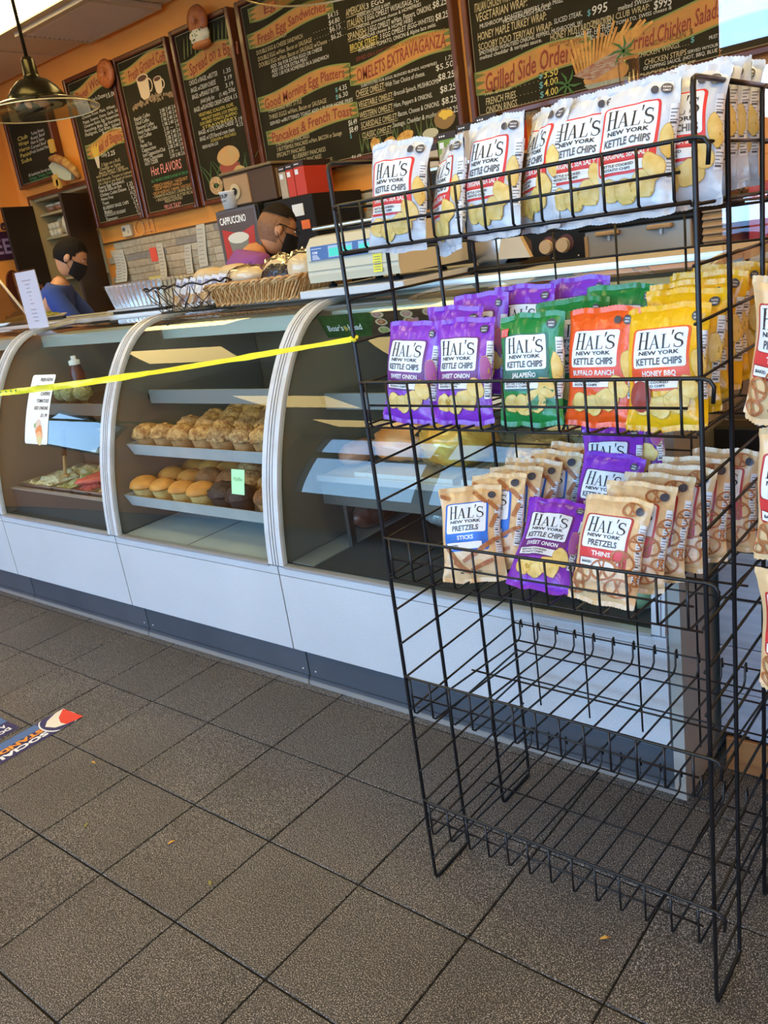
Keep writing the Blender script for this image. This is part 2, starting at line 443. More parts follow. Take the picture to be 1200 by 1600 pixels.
TXT=[(-0.469, 2.555, 0.247, 0.024, 't', 'DOUBLE EGG SANDWICH'),
(-0.474, 2.518, 0.37, 0.024, 't', 'DOUBLE EGG & CHEESE SANDWICH'),
(-0.471, 2.484, 0.429, 0.025, 't', 'DOUBLE EGG w/Ham, Bacon or SAUSAGE'),
(-0.471, 2.453, 0.535, 0.025, 't', 'DOUBLE EGG w/Ham, Bacon or SAUSAGE w/Cheese'),
(-0.381, 2.428, 0.403, 0.02, "w", 'ADD .50¢ FOR EXTRA EGGS OR CHEESE'),
(-0.379, 2.404, 0.287, 0.021, "w", 'ADD 1.00 FOR EXTRA MEAT'),
(-0.381, 2.381, 0.441, 0.021, "w", 'ADD 1.00 FOR HOMEFRIES IN A SANDWICH'),
(0.096, 2.561, 0.073, 0.025, "w", '$4.15'),
(0.095, 2.529, 0.077, 0.025, "w", '$4.80'),
(0.093, 2.497, 0.079, 0.026, "w", '$6.15'),
(0.096, 2.46, 0.074, 0.025, "w", '$6.25'),
(-0.447, 2.597, 0.535, 0.038, 'r', 'Fresh Egg Sandwiches'),
(-0.478, 2.262, 0.632, 0.041, 'r', 'Good Morning Egg Platters'),
(-0.361, 2.688, 0.094, 0.033, 'r', 'Eg'),
(-0.463, 2.209, 0.277, 0.026, 't', 'THREE EGGS ANY STYLE'),
(-0.463, 2.174, 0.461, 0.026, 't', 'THREE EGGS w/Ham, Bacon or SAUSAGE'),
(-0.462, 2.143, 0.647, 0.02, "w", 'SERVED w/BUTTERED TOAST ADD 1.75 FOR HOME FRIES'),
(0.098, 2.209, 0.058, 0.027, "w", '4.35'),
(0.091, 2.176, 0.066, 0.026, "w", '6.30'),
(0.072, 2.21, 0.018, 0.024, 'b', '$'),
(0.068, 2.175, 0.019, 0.024, 'b', '$'),
(-0.465, 2.069, 0.635, 0.042, 'r', 'Pancakes & French Toast'),
(-0.443, 2.025, 0.274, 0.025, 't', '3 BUTTERMILK PANCAKES'),
(-0.442, 1.996, 0.516, 0.025, 't', '3 BUTTERMILK PANCAKES w/Ham, BACON or Sausage'),
(-0.451, 1.965, 0.236, 0.025, 't', 'SPECIALTY PANCAKES'),
(-0.321, 1.935, 0.259, 0.026, 't', 'BLUEBERRY PANCAKES'),
(-0.32, 1.905, 0.219, 0.025, 't', 'BANANA PANCAKES'),
(-0.278, 1.873, 0.256, 0.026, 't', 'CHOCOLATE CHIP PANCAKES'),
(-0.24, 1.825, 0.263, 0.025, 't', 'WITH FRESH SAUSAGE'),
(0.131, 2.03, 0.062, 0.03, "w", '$6.49'),
(0.13, 1.994, 0.063, 0.03, "w", '$8.49'),
(0.129, 1.967, 0.014, 0.025, 'b', '$'),
(0.12, 1.855, 0.068, 0.028, "w", '$6.49'),
(0.123, 1.831, 0.071, 0.023, "w", '$7.49'),
(0.219, 2.54, 0.134, 0.035, 't', 'AMERICAN:'),
(0.358, 2.539, 0.115, 0.027, "w", '3 EGG'),
(0.289, 2.516, 0.22, 0.018, "w", 'AMERICAN CHEESE & HAM'),
(0.218, 2.487, 0.111, 0.035, 't', 'ITALIAN:'),
(0.337, 2.487, 0.355, 0.028, "w", '3 EGG OMELET W/SAUSAGE, PEP'),
(0.274, 2.466, 0.422, 0.017, "w", 'ONIONS, provolone cheese & HOMEFRIES'),
(0.21, 2.431, 0.13, 0.034, 't', 'SPANISH:'),
(0.348, 2.433, 0.407, 0.028, "w", '3 EGG OMELET w/Ham, Peppers, ONIONS,'),
(0.277, 2.413, 0.359, 0.018, "w", 'CHEDDAR cheese & HOME FRIES'),
(0.762, 2.436, 0.082, 0.031, "w", '$8.25'),
(0.215, 2.378, 0.194, 0.033, 'y', 'BROOK STREET:'),
(0.421, 2.385, 0.34, 0.025, "w", '3 EGG OMELET (EGG-WHITES)'),
(0.266, 2.359, 0.504, 0.021, "w", 'W/TURKEY, TOMATO, ONION & Alpine lace swiss.'),
(0.77, 2.381, 0.075, 0.031, "w", '$8.25'),
(0.244, 2.323, 0.578, 0.02, 'd', 'SERVED ON A SOFT TORTILLA, SUNDRIED WHEAT & FLOUR'),
(0.235, 2.247, 0.581, 0.049, 'r', 'OMELETS EXTRAVAGANZA'),
(0.803, 2.199, 0.048, 0.021, "w", '1.75'),
(0.74, 2.167, 0.107, 0.028, "w", '$5.50'),
(0.255, 2.195, 0.495, 0.014, "w", 'SUBSTITUTES FOR EGGS, BLENDED BLENDS, HOMEFRIES'),
(0.211, 2.156, 0.2, 0.035, 't', 'CHEESE OMELET:'),
(0.415, 2.162, 0.256, 0.025, "w", 'With Your Choice of cheese.'),
(0.219, 2.103, 0.239, 0.032, 't', 'VEGETABLE OMELET:'),
(0.465, 2.111, 0.283, 0.024, "w", 'Broccoli Spinach, MUSHROOMS'),
(0.216, 2.05, 0.233, 0.033, 't', 'WESTERN OMELET:'),
(0.456, 2.057, 0.245, 0.024, "w", 'Ham, Peppers & ONIONS.'),
(0.217, 2.001, 0.252, 0.032, 't', 'SCARSDALE OMELET:'),
(0.474, 2.01, 0.266, 0.025, "w", 'Bacon, Cheese & ONIONS.'),
(0.215, 1.95, 0.209, 0.032, 't', 'CLASSIC OMELET:'),
(0.43, 1.966, 0.34, 0.025, "w", 'Sausage, Cheddar & mushrooms'),
(0.747, 2.12, 0.102, 0.032, "w", '$8.25'),
(0.751, 2.064, 0.094, 0.033, "w", '$8.25'),
(0.753, 2.01, 0.091, 0.033, "w", '$8.25'),
(0.775, 1.962, 0.084, 0.033, "w", '$8.25'),
(0.993, 2.359, 0.201, 0.039, 't', 'ITALIAN CHICKEN WRAP:'),
(0.995, 2.317, 0.274, 0.039, 't', 'VEGETARIAN WRAP:'),
(1.013, 2.287, 0.431, 0.02, "w", 'MUSHROOM, ROASTED PEPPERS, Fresh Mozz,'),
(1.14, 2.276, 0.244, 0.021, "w", 'HORSERADISH SAUCE.'),
(0.996, 2.239, 0.362, 0.036, 't', 'HONEY MAPLE TURKEY WRAP:'),
(0.994, 2.197, 0.389, 0.032, 't', 'SCOOBY DOO TERIYAKI WRAP:'),
(1.394, 2.211, 0.136, 0.022, "w", 'SLICED STEAK,'),
(0.996, 2.177, 0.531, 0.019, "w", 'SMOTHERED W/SAUTEED ONIONS, PEPPERS, MUSHROOMS, W/'),
(0.997, 2.157, 0.331, 0.019, "w", 'melted cheddar & teriyaki sauce.'),
(1.574, 2.199, 0.071, 0.038, "w", '995'),
(1.553, 2.202, 0.015, 0.026, 'b', '$'),
(1.37, 2.149, 0.3, 0.032, 't', 'HONEY MUSTARD CHICKEN'),
(1.361, 2.125, 0.311, 0.018, "w", 'sliced chicken CUTLET, LETTUCE,'),
(1.442, 2.107, 0.226, 0.018, "w", 'HONEY MUSTARD w/ BACON.'),
(1.012, 2.042, 0.467, 0.065, 'r', 'Grilled Side Orders'),
(1.006, 1.999, 0.141, 0.034, 't', 'HOME FRIES'),
(1.151, 2.0, 0.146, 0.016, 't', '. . . . . . .'),
(1.007, 1.957, 0.164, 0.034, 't', 'FRENCH FRIES'),
(1.175, 1.961, 0.125, 0.016, 't', '. . . . . . .'),
(1.003, 1.92, 0.171, 0.034, 't', 'ONION RINGS'),
(1.178, 1.924, 0.118, 0.016, 't', '. . . . . . .'),
(1.006, 1.881, 0.293, 0.035, 't', 'MOZZARELLA STICKS(6)'),
(1.013, 1.852, 0.263, 0.034, 't', 'JALAPENO PEPPERS'),
(1.324, 2.007, 0.071, 0.032, 'y', '3.50'),
(1.321, 1.971, 0.071, 0.032, 'y', '4.00'),
(1.323, 1.93, 0.066, 0.033, 'y', '4.00'),
(1.298, 2.01, 0.02, 0.028, 'b', '$'),
(1.297, 1.97, 0.02, 0.029, 'b', '$'),
(1.297, 1.93, 0.02, 0.029, 'b', '$'),
(1.306, 1.889, 0.017, 0.029, 'b', '$'),
(1.303, 1.851, 0.02, 0.03, 'b', '$'),
(1.56, 2.157, 0.268, 0.026, 't', 'CHICKEN CLUB WRAP:'),
(1.494, 2.135, 0.426, 0.016, "w", 'CUTLET, LETTUCE, TOMATO, SWISS cheese &'),
(1.846, 2.151, 0.074, 0.035, "w", '$995'),
(1.693, 2.186, 0.147, 0.021, "w", 'melted SWISS...'),
(1.754, 2.042, 0.359, 0.051, 'r', 'Fried Chicken Salads'),
(1.817, 2.02, 0.172, 0.021, 't', 'FRIED CHICKEN. .'),
(1.767, 1.988, 0.218, 0.022, 't', 'CHICKEN WINGS. . . .'),
(1.797, 1.954, 0.177, 0.024, 't', 'CHICKEN STRIPS'),
(1.979, 1.956, 0.138, 0.013, "w", 'SERVED W/YOUR C'),
(1.791, 1.936, 0.325, 0.015, "w", 'OF DIPPING SAUCE, (HOT, BBQ, BLUE C'),
(1.768, 1.905, 0.328, 0.024, 't', 'CHICKEN CUTLET . . . . . .'),
(1.772, 1.879, 0.202, 0.022, 't', 'GRILLED CHICKEN'),
(1.989, 2.024, 0.015, 0.022, 'b', '$'),
(1.993, 1.994, 0.015, 0.022, 'b', '$'),
(2.067, 1.987, 0.045, 0.015, "w", 'MUST B'),
(-1.073, 2.563, 0.455, 0.053, 'r', 'Spread on a Bagel'),
(-1.1, 2.491, 0.271, 0.029, "w", 'CHOICE of BAGEL w/BUTTER'),
(-1.096, 2.45, 0.237, 0.028, "w", 'BAGEL w/CREAM CHEESE'),
(-1.097, 2.412, 0.257, 0.028, "w", 'BAGEL w/PEANUT BUTTER'),
(-1.027, 2.376, 0.134, 0.026, "w", '(Add Jelly for'),
(-0.849, 2.376, 0.075, 0.024, "w", '(1.40)'),
(-1.102, 2.339, 0.34, 0.028, "w", 'BAGEL w/FLAVORED CREAM CHEESE'),
(-1.068, 2.306, 0.33, 0.02, 'y', 'VEGETABLE, SCALLION, OLIVE,'),
(-1.051, 2.28, 0.34, 0.019, 'y', 'WALNUT RAISIN, LOX SPREAD,'),
(-1.072, 2.256, 0.354, 0.02, 'y', 'SUN DRIED TOMATO, JALAPENO,'),
(-1.055, 2.232, 0.325, 0.019, 'y', 'STRAWBERRY'),
(-1.101, 2.207, 0.334, 0.026, "w", 'BAGEL w/ LITE CREAM CHEESE'),
(-1.101, 2.17, 0.33, 0.027, "w", 'BAGEL w/ LITE Flavored cream cheese'),
(-1.002, 2.148, 0.237, 0.018, 'y', '(SCALLION or VEGETABLE)'),
(-1.091, 2.123, 0.154, 0.021, "w", 'FRESH NOVA LOX'),
(-0.774, 2.487, 0.063, 0.026, "w", '1.35'),
(-0.671, 2.481, 0.055, 0.026, "w", '7.75'),
(-0.779, 2.45, 0.068, 0.026, "w", '3.19'),
(-0.669, 2.451, 0.056, 0.026, "w", '8.99'),
(-0.779, 2.412, 0.069, 0.027, "w", '3.19'),
(-0.772, 2.38, 0.07, 0.026, "w", '.50¢'),
(-0.76, 2.341, 0.064, 0.027, "w", '4.15'),
(-0.68, 2.339, 0.064, 0.026, "w", '10.99'),
(-0.752, 2.214, 0.065, 0.027, "w", '3.19'),
(-0.671, 2.212, 0.058, 0.027, "w", '9.99'),
(-0.748, 2.187, 0.059, 0.027, "w", '4.15'),
(-0.673, 2.183, 0.057, 0.027, "w", '10.99'),
(-1.682, 2.658, 0.451, 0.051, 'r', 'Fresh Ground Coffee'),
(-1.719, 2.405, 0.174, 0.026, "w", 'Regular Coffee'),
(-1.717, 2.378, 0.154, 0.025, "w", 'Decaf Coffee'),
(-1.716, 2.349, 0.193, 0.025, "w", 'Flavored Coffee'),
(-1.715, 2.321, 0.218, 0.026, "w", 'French Vanilla Coffee'),
(-1.713, 2.293, 0.142, 0.026, "w", 'Iced Coffee'),
(-1.712, 2.266, 0.046, 0.026, "w", 'Tea'),
(-1.711, 2.236, 0.124, 0.026, "w", 'Herbal Tea'),
(-1.709, 2.208, 0.156, 0.026, "w", 'Cappuccino'),
(-1.708, 2.178, 0.245, 0.026, "w", 'Iced Cappuccino/Chai'),
(-1.706, 2.149, 0.207, 0.027, "w", 'Hot Chocolate'),
(-1.705, 2.122, 0.144, 0.027, "w", 'HOT CIDER'),
(-1.438, 2.402, 0.2, 0.024, "w", '2.08 2.40 2.63'),
(-1.437, 2.375, 0.2, 0.025, "w", '2.08 2.40 2.63'),
(-1.436, 2.347, 0.201, 0.025, "w", '1.98 2.40 2.65'),
(-1.434, 2.32, 0.2, 0.024, "w", '1.98 2.40 2.63'),
(-1.433, 2.292, 0.2, 0.025, "w", '3.10  —   3.46'),
(-1.432, 2.264, 0.201, 0.025, "w", '2.09 2.40 2.63'),
(-1.431, 2.236, 0.201, 0.026, "w", '2.08 2.40 2.63'),
(-1.429, 2.208, 0.201, 0.026, "w", '1.98 2.40 2.63'),
(-1.428, 2.181, 0.201, 0.025, "w", '2.08 2.40 2.63'),
(-1.427, 2.152, 0.202, 0.025, "w", '3.10  —   3.92'),
(-1.426, 2.124, 0.202, 0.026, "w", '2.09 2.40 2.63'),
(-1.659, 2.05, 0.329, 0.063, 'p', 'Hot FLAVORS'),
(-1.678, 2.009, 0.44, 0.019, 'g', 'ALL THE HOT COFFEE FLAVORS OF THE DAY!'),
(-1.676, 1.974, 0.383, 0.022, 'o', '• FRENCH VANILLA  • HAZELNUT'),
(-1.67, 1.954, 0.308, 0.02, 'o', '• DECAF FRENCH VANILLA'),
(-1.692, 1.93, 0.449, 0.02, 'o', '• DECAF HAZELNUT, CARAMEL CHOCOLATE'),
(-1.694, 1.909, 0.439, 0.02, 't', '• CINNAMON HAZELNUT, CARAMEL PECAN'),
(-1.669, 1.885, 0.411, 0.02, 't', '• SNICKERDOODLE, BUTTER PECAN'),
(-1.578, 1.865, 0.19, 0.02, 't', 'FRESH ALMOND'),
(-1.6, 1.823, 0.186, 0.033, 'p', '*PLUS TAX*'),
(-2.317, 2.675, 0.393, 0.045, 'r', 'Bagel Works'),
(-2.17, 2.611, 0.195, 0.028, "w", "Baker's Dozen"),
(-1.965, 2.598, 0.118, 0.031, "w", '15.00'),
(-2.306, 2.529, 0.415, 0.022, "w", 'Choose From: Plain, Wheat,'),
(-2.305, 2.498, 0.458, 0.022, "w", 'Poppy, Sesame, Onion, Garlic, Salt,'),
(-2.304, 2.471, 0.44, 0.022, "w", 'Cinnamon Raisin, Egg, Pumpernickel,'),
(-2.308, 2.443, 0.444, 0.022, "w", 'Everything, Bialy, Egg Everything,'),
(-2.314, 2.416, 0.464, 0.023, "w", 'Multigrain, Oat Bran, Spinach,'),
(-2.104, 2.391, 0.231, 0.022, "w", 'Rye and Flats.'),
(-2.232, 2.306, 0.338, 0.05, 'r', 'Deal of Bagels'),
(-2.18, 2.256, 0.069, 0.027, "w", 'Only'),
(-2.103, 2.249, 0.09, 0.032, "w", '3.25'),
(-2.205, 2.199, 0.236, 0.023, 't', '2 Eggs on a Roll,'),
(-2.237, 2.173, 0.257, 0.023, 't', 'Cheddar or Swiss'),
(-2.252, 2.151, 0.306, 0.023, 't', 'Bacon, Ham or Turkey'),
(-2.299, 2.134, 0.397, 0.02, 't', 'with Small Coffee 1.00 Extra'),
(-2.297, 2.106, 0.422, 0.021, 't', 'Add Avocado, Tomato or Lettuce'),
(-2.293, 2.083, 0.415, 0.02, 't', 'On a Roll or any Bagel of choice'),
(-2.3, 2.058, 0.317, 0.024, "w", 'Fancy Egg Sandwich'),
(-2.297, 2.034, 0.272, 0.024, "w", 'Ham & Swiss on Rye'),
(-2.303, 2.006, 0.326, 0.024, "w", 'Chicken Cutlet Deluxe'),
(-2.302, 1.978, 0.153, 0.024, "w", 'Home Fries'),
(-2.301, 1.949, 0.085, 0.024, "w", 'Toast'),
(-2.302, 1.917, 0.318, 0.024, "w", 'BLUEBERRY BAGEL CHIPS'),
(-2.298, 1.889, 0.097, 0.024, "w", 'Bialys'),
(-2.302, 1.867, 0.263, 0.024, "w", 'CHOCOLATE CROISSANT'),
(-2.3, 1.837, 0.146, 0.024, "w", 'Turnovers'),
(-1.954, 2.029, 0.065, 0.027, "w", '1.25'),
(-1.947, 2.0, 0.064, 0.027, "w", '1.90'),
(-1.941, 1.971, 0.065, 0.027, "w", '14.25'),
(-1.934, 1.942, 0.065, 0.027, "w", '1.25'),
(-1.928, 1.913, 0.065, 0.027, "w", '2.45'),
(-1.921, 1.884, 0.065, 0.027, "w", '2.90'),
(-1.914, 1.855, 0.064, 0.027, "w", '2.70'),
(-1.908, 1.826, 0.065, 0.027, "w", '2.60'),
(-3.009, 2.551, 0.186, 0.025, "w", 'Turkey Breast'),
(-3.025, 2.521, 0.205, 0.025, "w", 'Roast Beef'),
(-3.041, 2.492, 0.196, 0.025, "w", 'Ham & Swiss'),
(-3.057, 2.462, 0.225, 0.025, "w", 'Corned Beef'),
(-3.073, 2.431, 0.28, 0.025, "w", 'Fresh Smoked Nova'),
(-3.217, 2.546, 0.153, 0.031, 'y', 'Club'),
(-3.223, 2.508, 0.153, 0.03, 'y', 'Wraps'),
(-3.229, 2.468, 0.154, 0.03, 'y', 'Heros'),
(-3.235, 2.428, 0.154, 0.031, 'y', 'Panini'),
(-3.242, 2.388, 0.155, 0.031, 'y', 'Subs'),
(-2.746, 2.535, 0.107, 0.024, "w", '8.95'),
(-2.745, 2.504, 0.106, 0.024, "w", '9.50'),
(-2.745, 2.472, 0.106, 0.025, "w", '7.25'),
(-2.745, 2.44, 0.107, 0.025, "w", '8.75'),
(-2.744, 2.409, 0.106, 0.025, "w", '9.95'),
(-2.744, 2.377, 0.107, 0.024, "w", '6.50'),
(-3.193, 2.282, 0.335, 0.023, "w", 'All Sandwiches Served with'),
(-3.187, 2.257, 0.335, 0.023, 'g', 'Lettuce, Tomato, Pickle'),
(-3.189, 2.235, 0.27, 0.023, 'g', 'and Potato Salad')]
# ------------------------------------------------------------------ the room
def speckle(name, dark, light, fleck, scale=260.0, rough=0.55, grime=0.25):
    m = bpy.data.materials.new(name); m.use_nodes = True
    nt = m.node_tree; b = nt.nodes['Principled BSDF']; b.inputs['Roughness'].default_value = rough
    g = nt.nodes.new('ShaderNodeNewGeometry')
    n = nt.nodes.new('ShaderNodeTexNoise'); n.inputs['Scale'].default_value = scale; n.inputs['Detail'].default_value = 2; n.inputs['Roughness'].default_value = 0.7
    r = nt.nodes.new('ShaderNodeValToRGB')
    e = r.color_ramp.elements
    e[0].position = 0.42; e[0].color = (*dark, 1); e[1].position = 0.55; e[1].color = (*light, 1)
    x = e.new(0.63); x.color = (*fleck, 1)
    n2 = nt.nodes.new('ShaderNodeTexNoise'); n2.inputs['Scale'].default_value = 3.0; n2.inputs['Detail'].default_value = 4
    mr = nt.nodes.new('ShaderNodeMapRange'); mr.inputs[1].default_value = 0.3; mr.inputs[2].default_value = 0.7; mr.inputs[3].default_value = 1 - grime; mr.inputs[4].default_value = 1.0
    mx = nt.nodes.new('ShaderNodeMix'); mx.data_type = 'RGBA'; mx.blend_type = 'MULTIPLY'; mx.inputs[0].default_value = 1.0
    nt.links.new(g.outputs['Position'], n.inputs['Vector']); nt.links.new(g.outputs['Position'], n2.inputs['Vector'])
    nt.links.new(n.outputs['Fac'], r.inputs[0]); nt.links.new(n2.outputs['Fac'], mr.inputs[0])
    nt.links.new(r.outputs[0], mx.inputs[6]); nt.links.new(mr.outputs[0], mx.inputs[7])
    nt.links.new(mx.outputs[2], b.inputs['Base Color'])
    bp = nt.nodes.new('ShaderNodeBump'); bp.inputs['Strength'].default_value = 0.25; bp.inputs['Distance'].default_value = 0.002
    nt.links.new(n.outputs['Fac'], bp.inputs['Height']); nt.links.new(bp.outputs[0], b.inputs['Normal'])
    MATS[name] = m
    return m
M_TILE = speckle('terrazzo_tile', (0.018, 0.016, 0.014), (0.060, 0.054, 0.048), (0.52, 0.48, 0.43), scale=380.0, rough=0.6)
M_GROUT = mat('grout', (0.022, 0.019, 0.016), 0.95, spec=0.1)
M_ORANGE = mat('orange_paint', (0.88, 0.33, 0.05), 0.6, var=(0.82, 0.30, 0.045), vscale=3, bump=0.05, bscale=120)
M_CEIL = mat('ceiling_board', (0.70, 0.58, 0.36), 0.9, var=(0.60, 0.49, 0.30), vscale=90, bump=0.2, bscale=160)
M_TBAR = mat('ceiling_grid_metal', (0.60, 0.50, 0.33), 0.5)
M_DIFF = mat('lamp_diffuser', (0.9, 0.8, 0.6), 0.5, emit=(1.0, 0.74, 0.28), estr=LAMP_STRENGTH)
M_FRAME = mat('storefront_frame', (0.10, 0.06, 0.045), 0.4, 0.3)
M_PLASTER = mat('plaster', (0.45, 0.24, 0.11), 0.8)
M_BLACK = mat('black_plastic', (0.010, 0.009, 0.008), 0.5, spec=0.25)
M_STEEL = mat('stainless', (0.58, 0.58, 0.58), 0.28, 1.0, bump=0.03, bscale=40)
M_DKSTEEL = mat('dark_steel', (0.16, 0.17, 0.18), 0.4, 0.9)
M_WHITE = mat('white_plastic', (0.78, 0.77, 0.73), 0.45)
M_PAPER = mat('paper', (0.8, 0.78, 0.72), 0.8)
M_INK = mat('black_ink', (0.02, 0.02, 0.022), 0.5)
X0, X1, Y0, Y1, H = ROOM
HW = H + 0.12

def struct_mb(name, mb): return struct(mb.build(name))
floor = struct_mb('floor', MB().m(M_GROUT).box(X0 - 0.2, X1 + 0.2, Y0 - 0.2, Y1 + 0.2, -0.12, -0.004))
T = 0.3048; G = 0.0026
tmb = MB().m(M_TILE); a = T / 2 - G; c_ = 0.0012
tmb.add([(-a, -a, -0.012), (a, -a, -0.012), (a, a, -0.012), (-a, a, -0.012), (-a, -a, -c_), (a, -a, -c_), (a, a, -c_), (-a, a, -c_),
         (-a + c_, -a + c_, 0), (a - c_, -a + c_, 0), (a - c_, a - c_, 0), (-a + c_, a - c_, 0)],
        [(0, 1, 5, 4), (1, 2, 6, 5), (2, 3, 7, 6), (3, 0, 4, 7), (4, 5, 9, 8), (5, 6, 10, 9), (6, 7, 11, 10), (7, 4, 8, 11), (8, 9, 10, 11)])
tile_me = tmb.mesh('tile')
rest = MB().m(M_TILE)
for i in range(-12, 19):
    for j in range(-14, 9):
        x = (i + 0.5) * T; y = (j + 0.5) * T
        if x < X0 or x > X1 or y < Y0 or y > Y1: continue
        if -6 <= i <= 13 and -5 <= j <= 1:
            o = bpy.data.objects.new('tile', tile_me); COL.objects.link(o); o.parent = floor
            o.location = (x, y, random.uniform(-0.0006, 0.0006)); o.rotation_euler = (random.uniform(-.002, .002), random.uniform(-.002, .002), 0)
        else:
            rest.xf = Matrix.Translation((x, y, 0)); rest.add([v.co for v in tile_me.vertices], [tuple(p.vertices) for p in tile_me.polygons])
ro = rest.build('outlying_tiles', floor); ro['kind'] = 'stuff'

# walls
wall_back = struct_mb('wall_back', MB().m(M_ORANGE).box(X0 - 0.15, -3.30, Y1, Y1 + 0.15, 0, HW).box(-3.30, -2.47, Y1, Y1 + 0.15, 2.13, HW).box(-2.47, X1 + 0.15, Y1, Y1 + 0.15, 0, HW)
    .m(M_PLASTER).box(-3.34, -2.43, Y1 + 0.5, Y1 + 0.6, 0, 2.3))
wall_left = struct_mb('wall_left', MB().m(M_ORANGE).box(X0 - 0.15, X0, -1.30, Y1, 0, HW).box(X0 - 0.15, X0, Y0, -2.10, 0, HW).box(X0 - 0.15, X0, -2.10, -1.30, 0, 1.25).box(X0 - 0.15, X0, -2.10, -1.30, 2.03, HW))
wall_right = struct_mb('wall_right', MB().m(M_ORANGE).box(X1, X1 + 0.15, Y0, Y1, 0, HW))
fw = MB().m(M_PLASTER)
fw.box(X0 - 0.15, X1 + 0.15, Y0 - 0.15, Y0, 0, 0.92).box(X0 - 0.15, X1 + 0.15, Y0 - 0.15, Y0, 2.88, HW)
fw.box(X0 - 0.15, OPEN[0][0] - 0.03, Y0 - 0.15, Y0, 0.92, 2.88).box(OPEN[-1][1] + 0.03, X1 + 0.15, Y0 - 0.15, Y0, 0.92, 2.88)
wall_front = struct_mb('wall_front', fw)
M_PANE = glass_mat('window_glass', (0.97, 0.99, 1.0))
for k in range(5):
    xa, xb = OPEN[2 * k][0], OPEN[2 * k][1]
    w = MB().m(M_FRAME)
    w.box(xa - 0.07, xa, Y0 - 0.12, Y0 - 0.02, 0.92, 2.88).box(xb, xb + 0.07, Y0 - 0.12, Y0 - 0.02, 0.92, 2.88)
    w.box(xa, xb, Y0 - 0.12, Y0 - 0.02, 2.18, 2.34).box(xa, xb, Y0 - 0.12, Y0 - 0.02, 0.92, 0.95).box(xa, xb, Y0 - 0.12, Y0 - 0.02, 2.85, 2.88)
    wo = struct(w.build('window_%d' % (k + 1)))
    for zz in ((0.95, 2.18), (2.34, 2.85)):
        MB().m(M_PANE).quad((xa, Y0 - 0.07, zz[0]), (xb, Y0 - 0.07, zz[0]), (xb, Y0 - 0.07, zz[1]), (xa, Y0 - 0.07, zz[1])).build('pane', wo)
w = MB().m(M_FRAME)
w.box(X0 - 0.12, X0 - 0.02, -2.10, -2.05, 1.25, 2.03).box(X0 - 0.12, X0 - 0.02, -1.35, -1.30, 1.25, 2.03).box(X0 - 0.12, X0 - 0.02, -2.05, -1.35, 1.25, 1.30).box(X0 - 0.12, X0 - 0.02, -2.05, -1.35, 1.98, 2.03)
wo = struct(w.build('window_6'))
for (ya, yb, za, zb) in SIDE: MB().m(M_PANE).quad((X0 - 0.07, ya, za), (X0 - 0.07, yb, za), (X0 - 0.07, yb, zb), (X0 - 0.07, ya, zb)).build('pane', wo)
# outside ground
struct_mb('ground', MB().m(mat('asphalt', (0.16, 0.16, 0.165), 0.9, var=(0.2, 0.2, 0.2), vscale=4)).box(-30, 30, -40, Y0 - 0.15, -0.2, -0.1))

# ceiling with laid-in boards
ceiling = struct_mb('ceiling', MB().m(M_TBAR).box(X0, X1, Y0, Y1, H + 0.015, H + 0.12))
cm = MB().m(M_CEIL).box(-0.595, 0.595, -0.29, 0.29, 0, 0.014); cme = cm.mesh('ceiling_board')
gx = [-3.03 + 1.22 * i for i in range(8)]; gy = [2.17 - 0.61 * j for j in range(11)]
LIGHTS = [(i, j) for j in (1, 4, 7, 9) for i in (1, 3, 5, 7)]  # panels past the one over the counter's left end are added for warm light
for i, x in enumerate(gx):
    for j, y in enumerate(gy):
        if (i, j) in LIGHTS or x - 0.6 < X0 and i == 0 and False: continue
        o = bpy.data.objects.new('ceiling_board', cme); COL.objects.link(o); o.parent = ceiling
        o.location = (x, y, H - 0.002)
for (i, j) in LIGHTS:
    x, y = gx[i], gy[j]
    t = thing('ceiling_light', 'warm white recessed ceiling light panel above the left end of the counter' if (i, j) == (1, 1) else
              'warm white ceiling light panel, one of a grid added over the room for warm light', 'light', (x, y, H - 0.02), group=None if (i, j) == (1, 1) else 'added ceiling lights over the room')
    f = MB().m(M_TBAR)
    f.box(x - 0.6, x + 0.6, y - 0.3, y - 0.27, H - 0.012, H + 0.012).box(x - 0.6, x + 0.6, y + 0.27, y + 0.3, H - 0.012, H + 0.012)
    f.box(x - 0.6, x - 0.57, y - 0.27, y + 0.27, H - 0.012, H + 0.012).box(x + 0.57, x + 0.6, y - 0.27, y + 0.27, H - 0.012, H + 0.012)
    f.build('frame', t)
    MB().m(M_DIFF).box(x - 0.57, x + 0.57, y - 0.27, y + 0.27, H - 0.004, H + 0.008).build('diffuser', t)
# air return grille
t = thing('air_vent', 'ribbed square air vent in the ceiling beside the light panel', 'vent', (-1.6, 2.16, H - 0.02))
f = MB().m(M_TBAR).box(-2.0, -1.2, 1.90, 1.93, H - 0.03, H - 0.002).box(-2.0, -1.2, 2.41, 2.44, H - 0.03, H - 0.002).box(-2.0, -1.97, 1.93, 2.41, H - 0.03, H - 0.002).box(-1.23, -1.2, 1.93, 2.41, H - 0.03, H - 0.002)
f.build('frame', t)
for k in range(14):
    y = 1.945 + k * 0.0345
    MB().m(M_TBAR).add([(-1.97, y, H - 0.006), (-1.23, y, H - 0.006), (-1.23, y + 0.022, H - 0.026), (-1.97, y + 0.022, H - 0.026), (-1.97, y, H - 0.010), (-1.23, y, H - 0.010), (-1.23, y + 0.022, H - 0.030), (-1.97, y + 0.022, H - 0.030)],
        [(0, 1, 2, 3), (7, 6, 5, 4), (0, 4, 5, 1), (2, 6, 7, 3), (1, 5, 6, 2), (0, 3, 7, 4)]).build('slat', t)

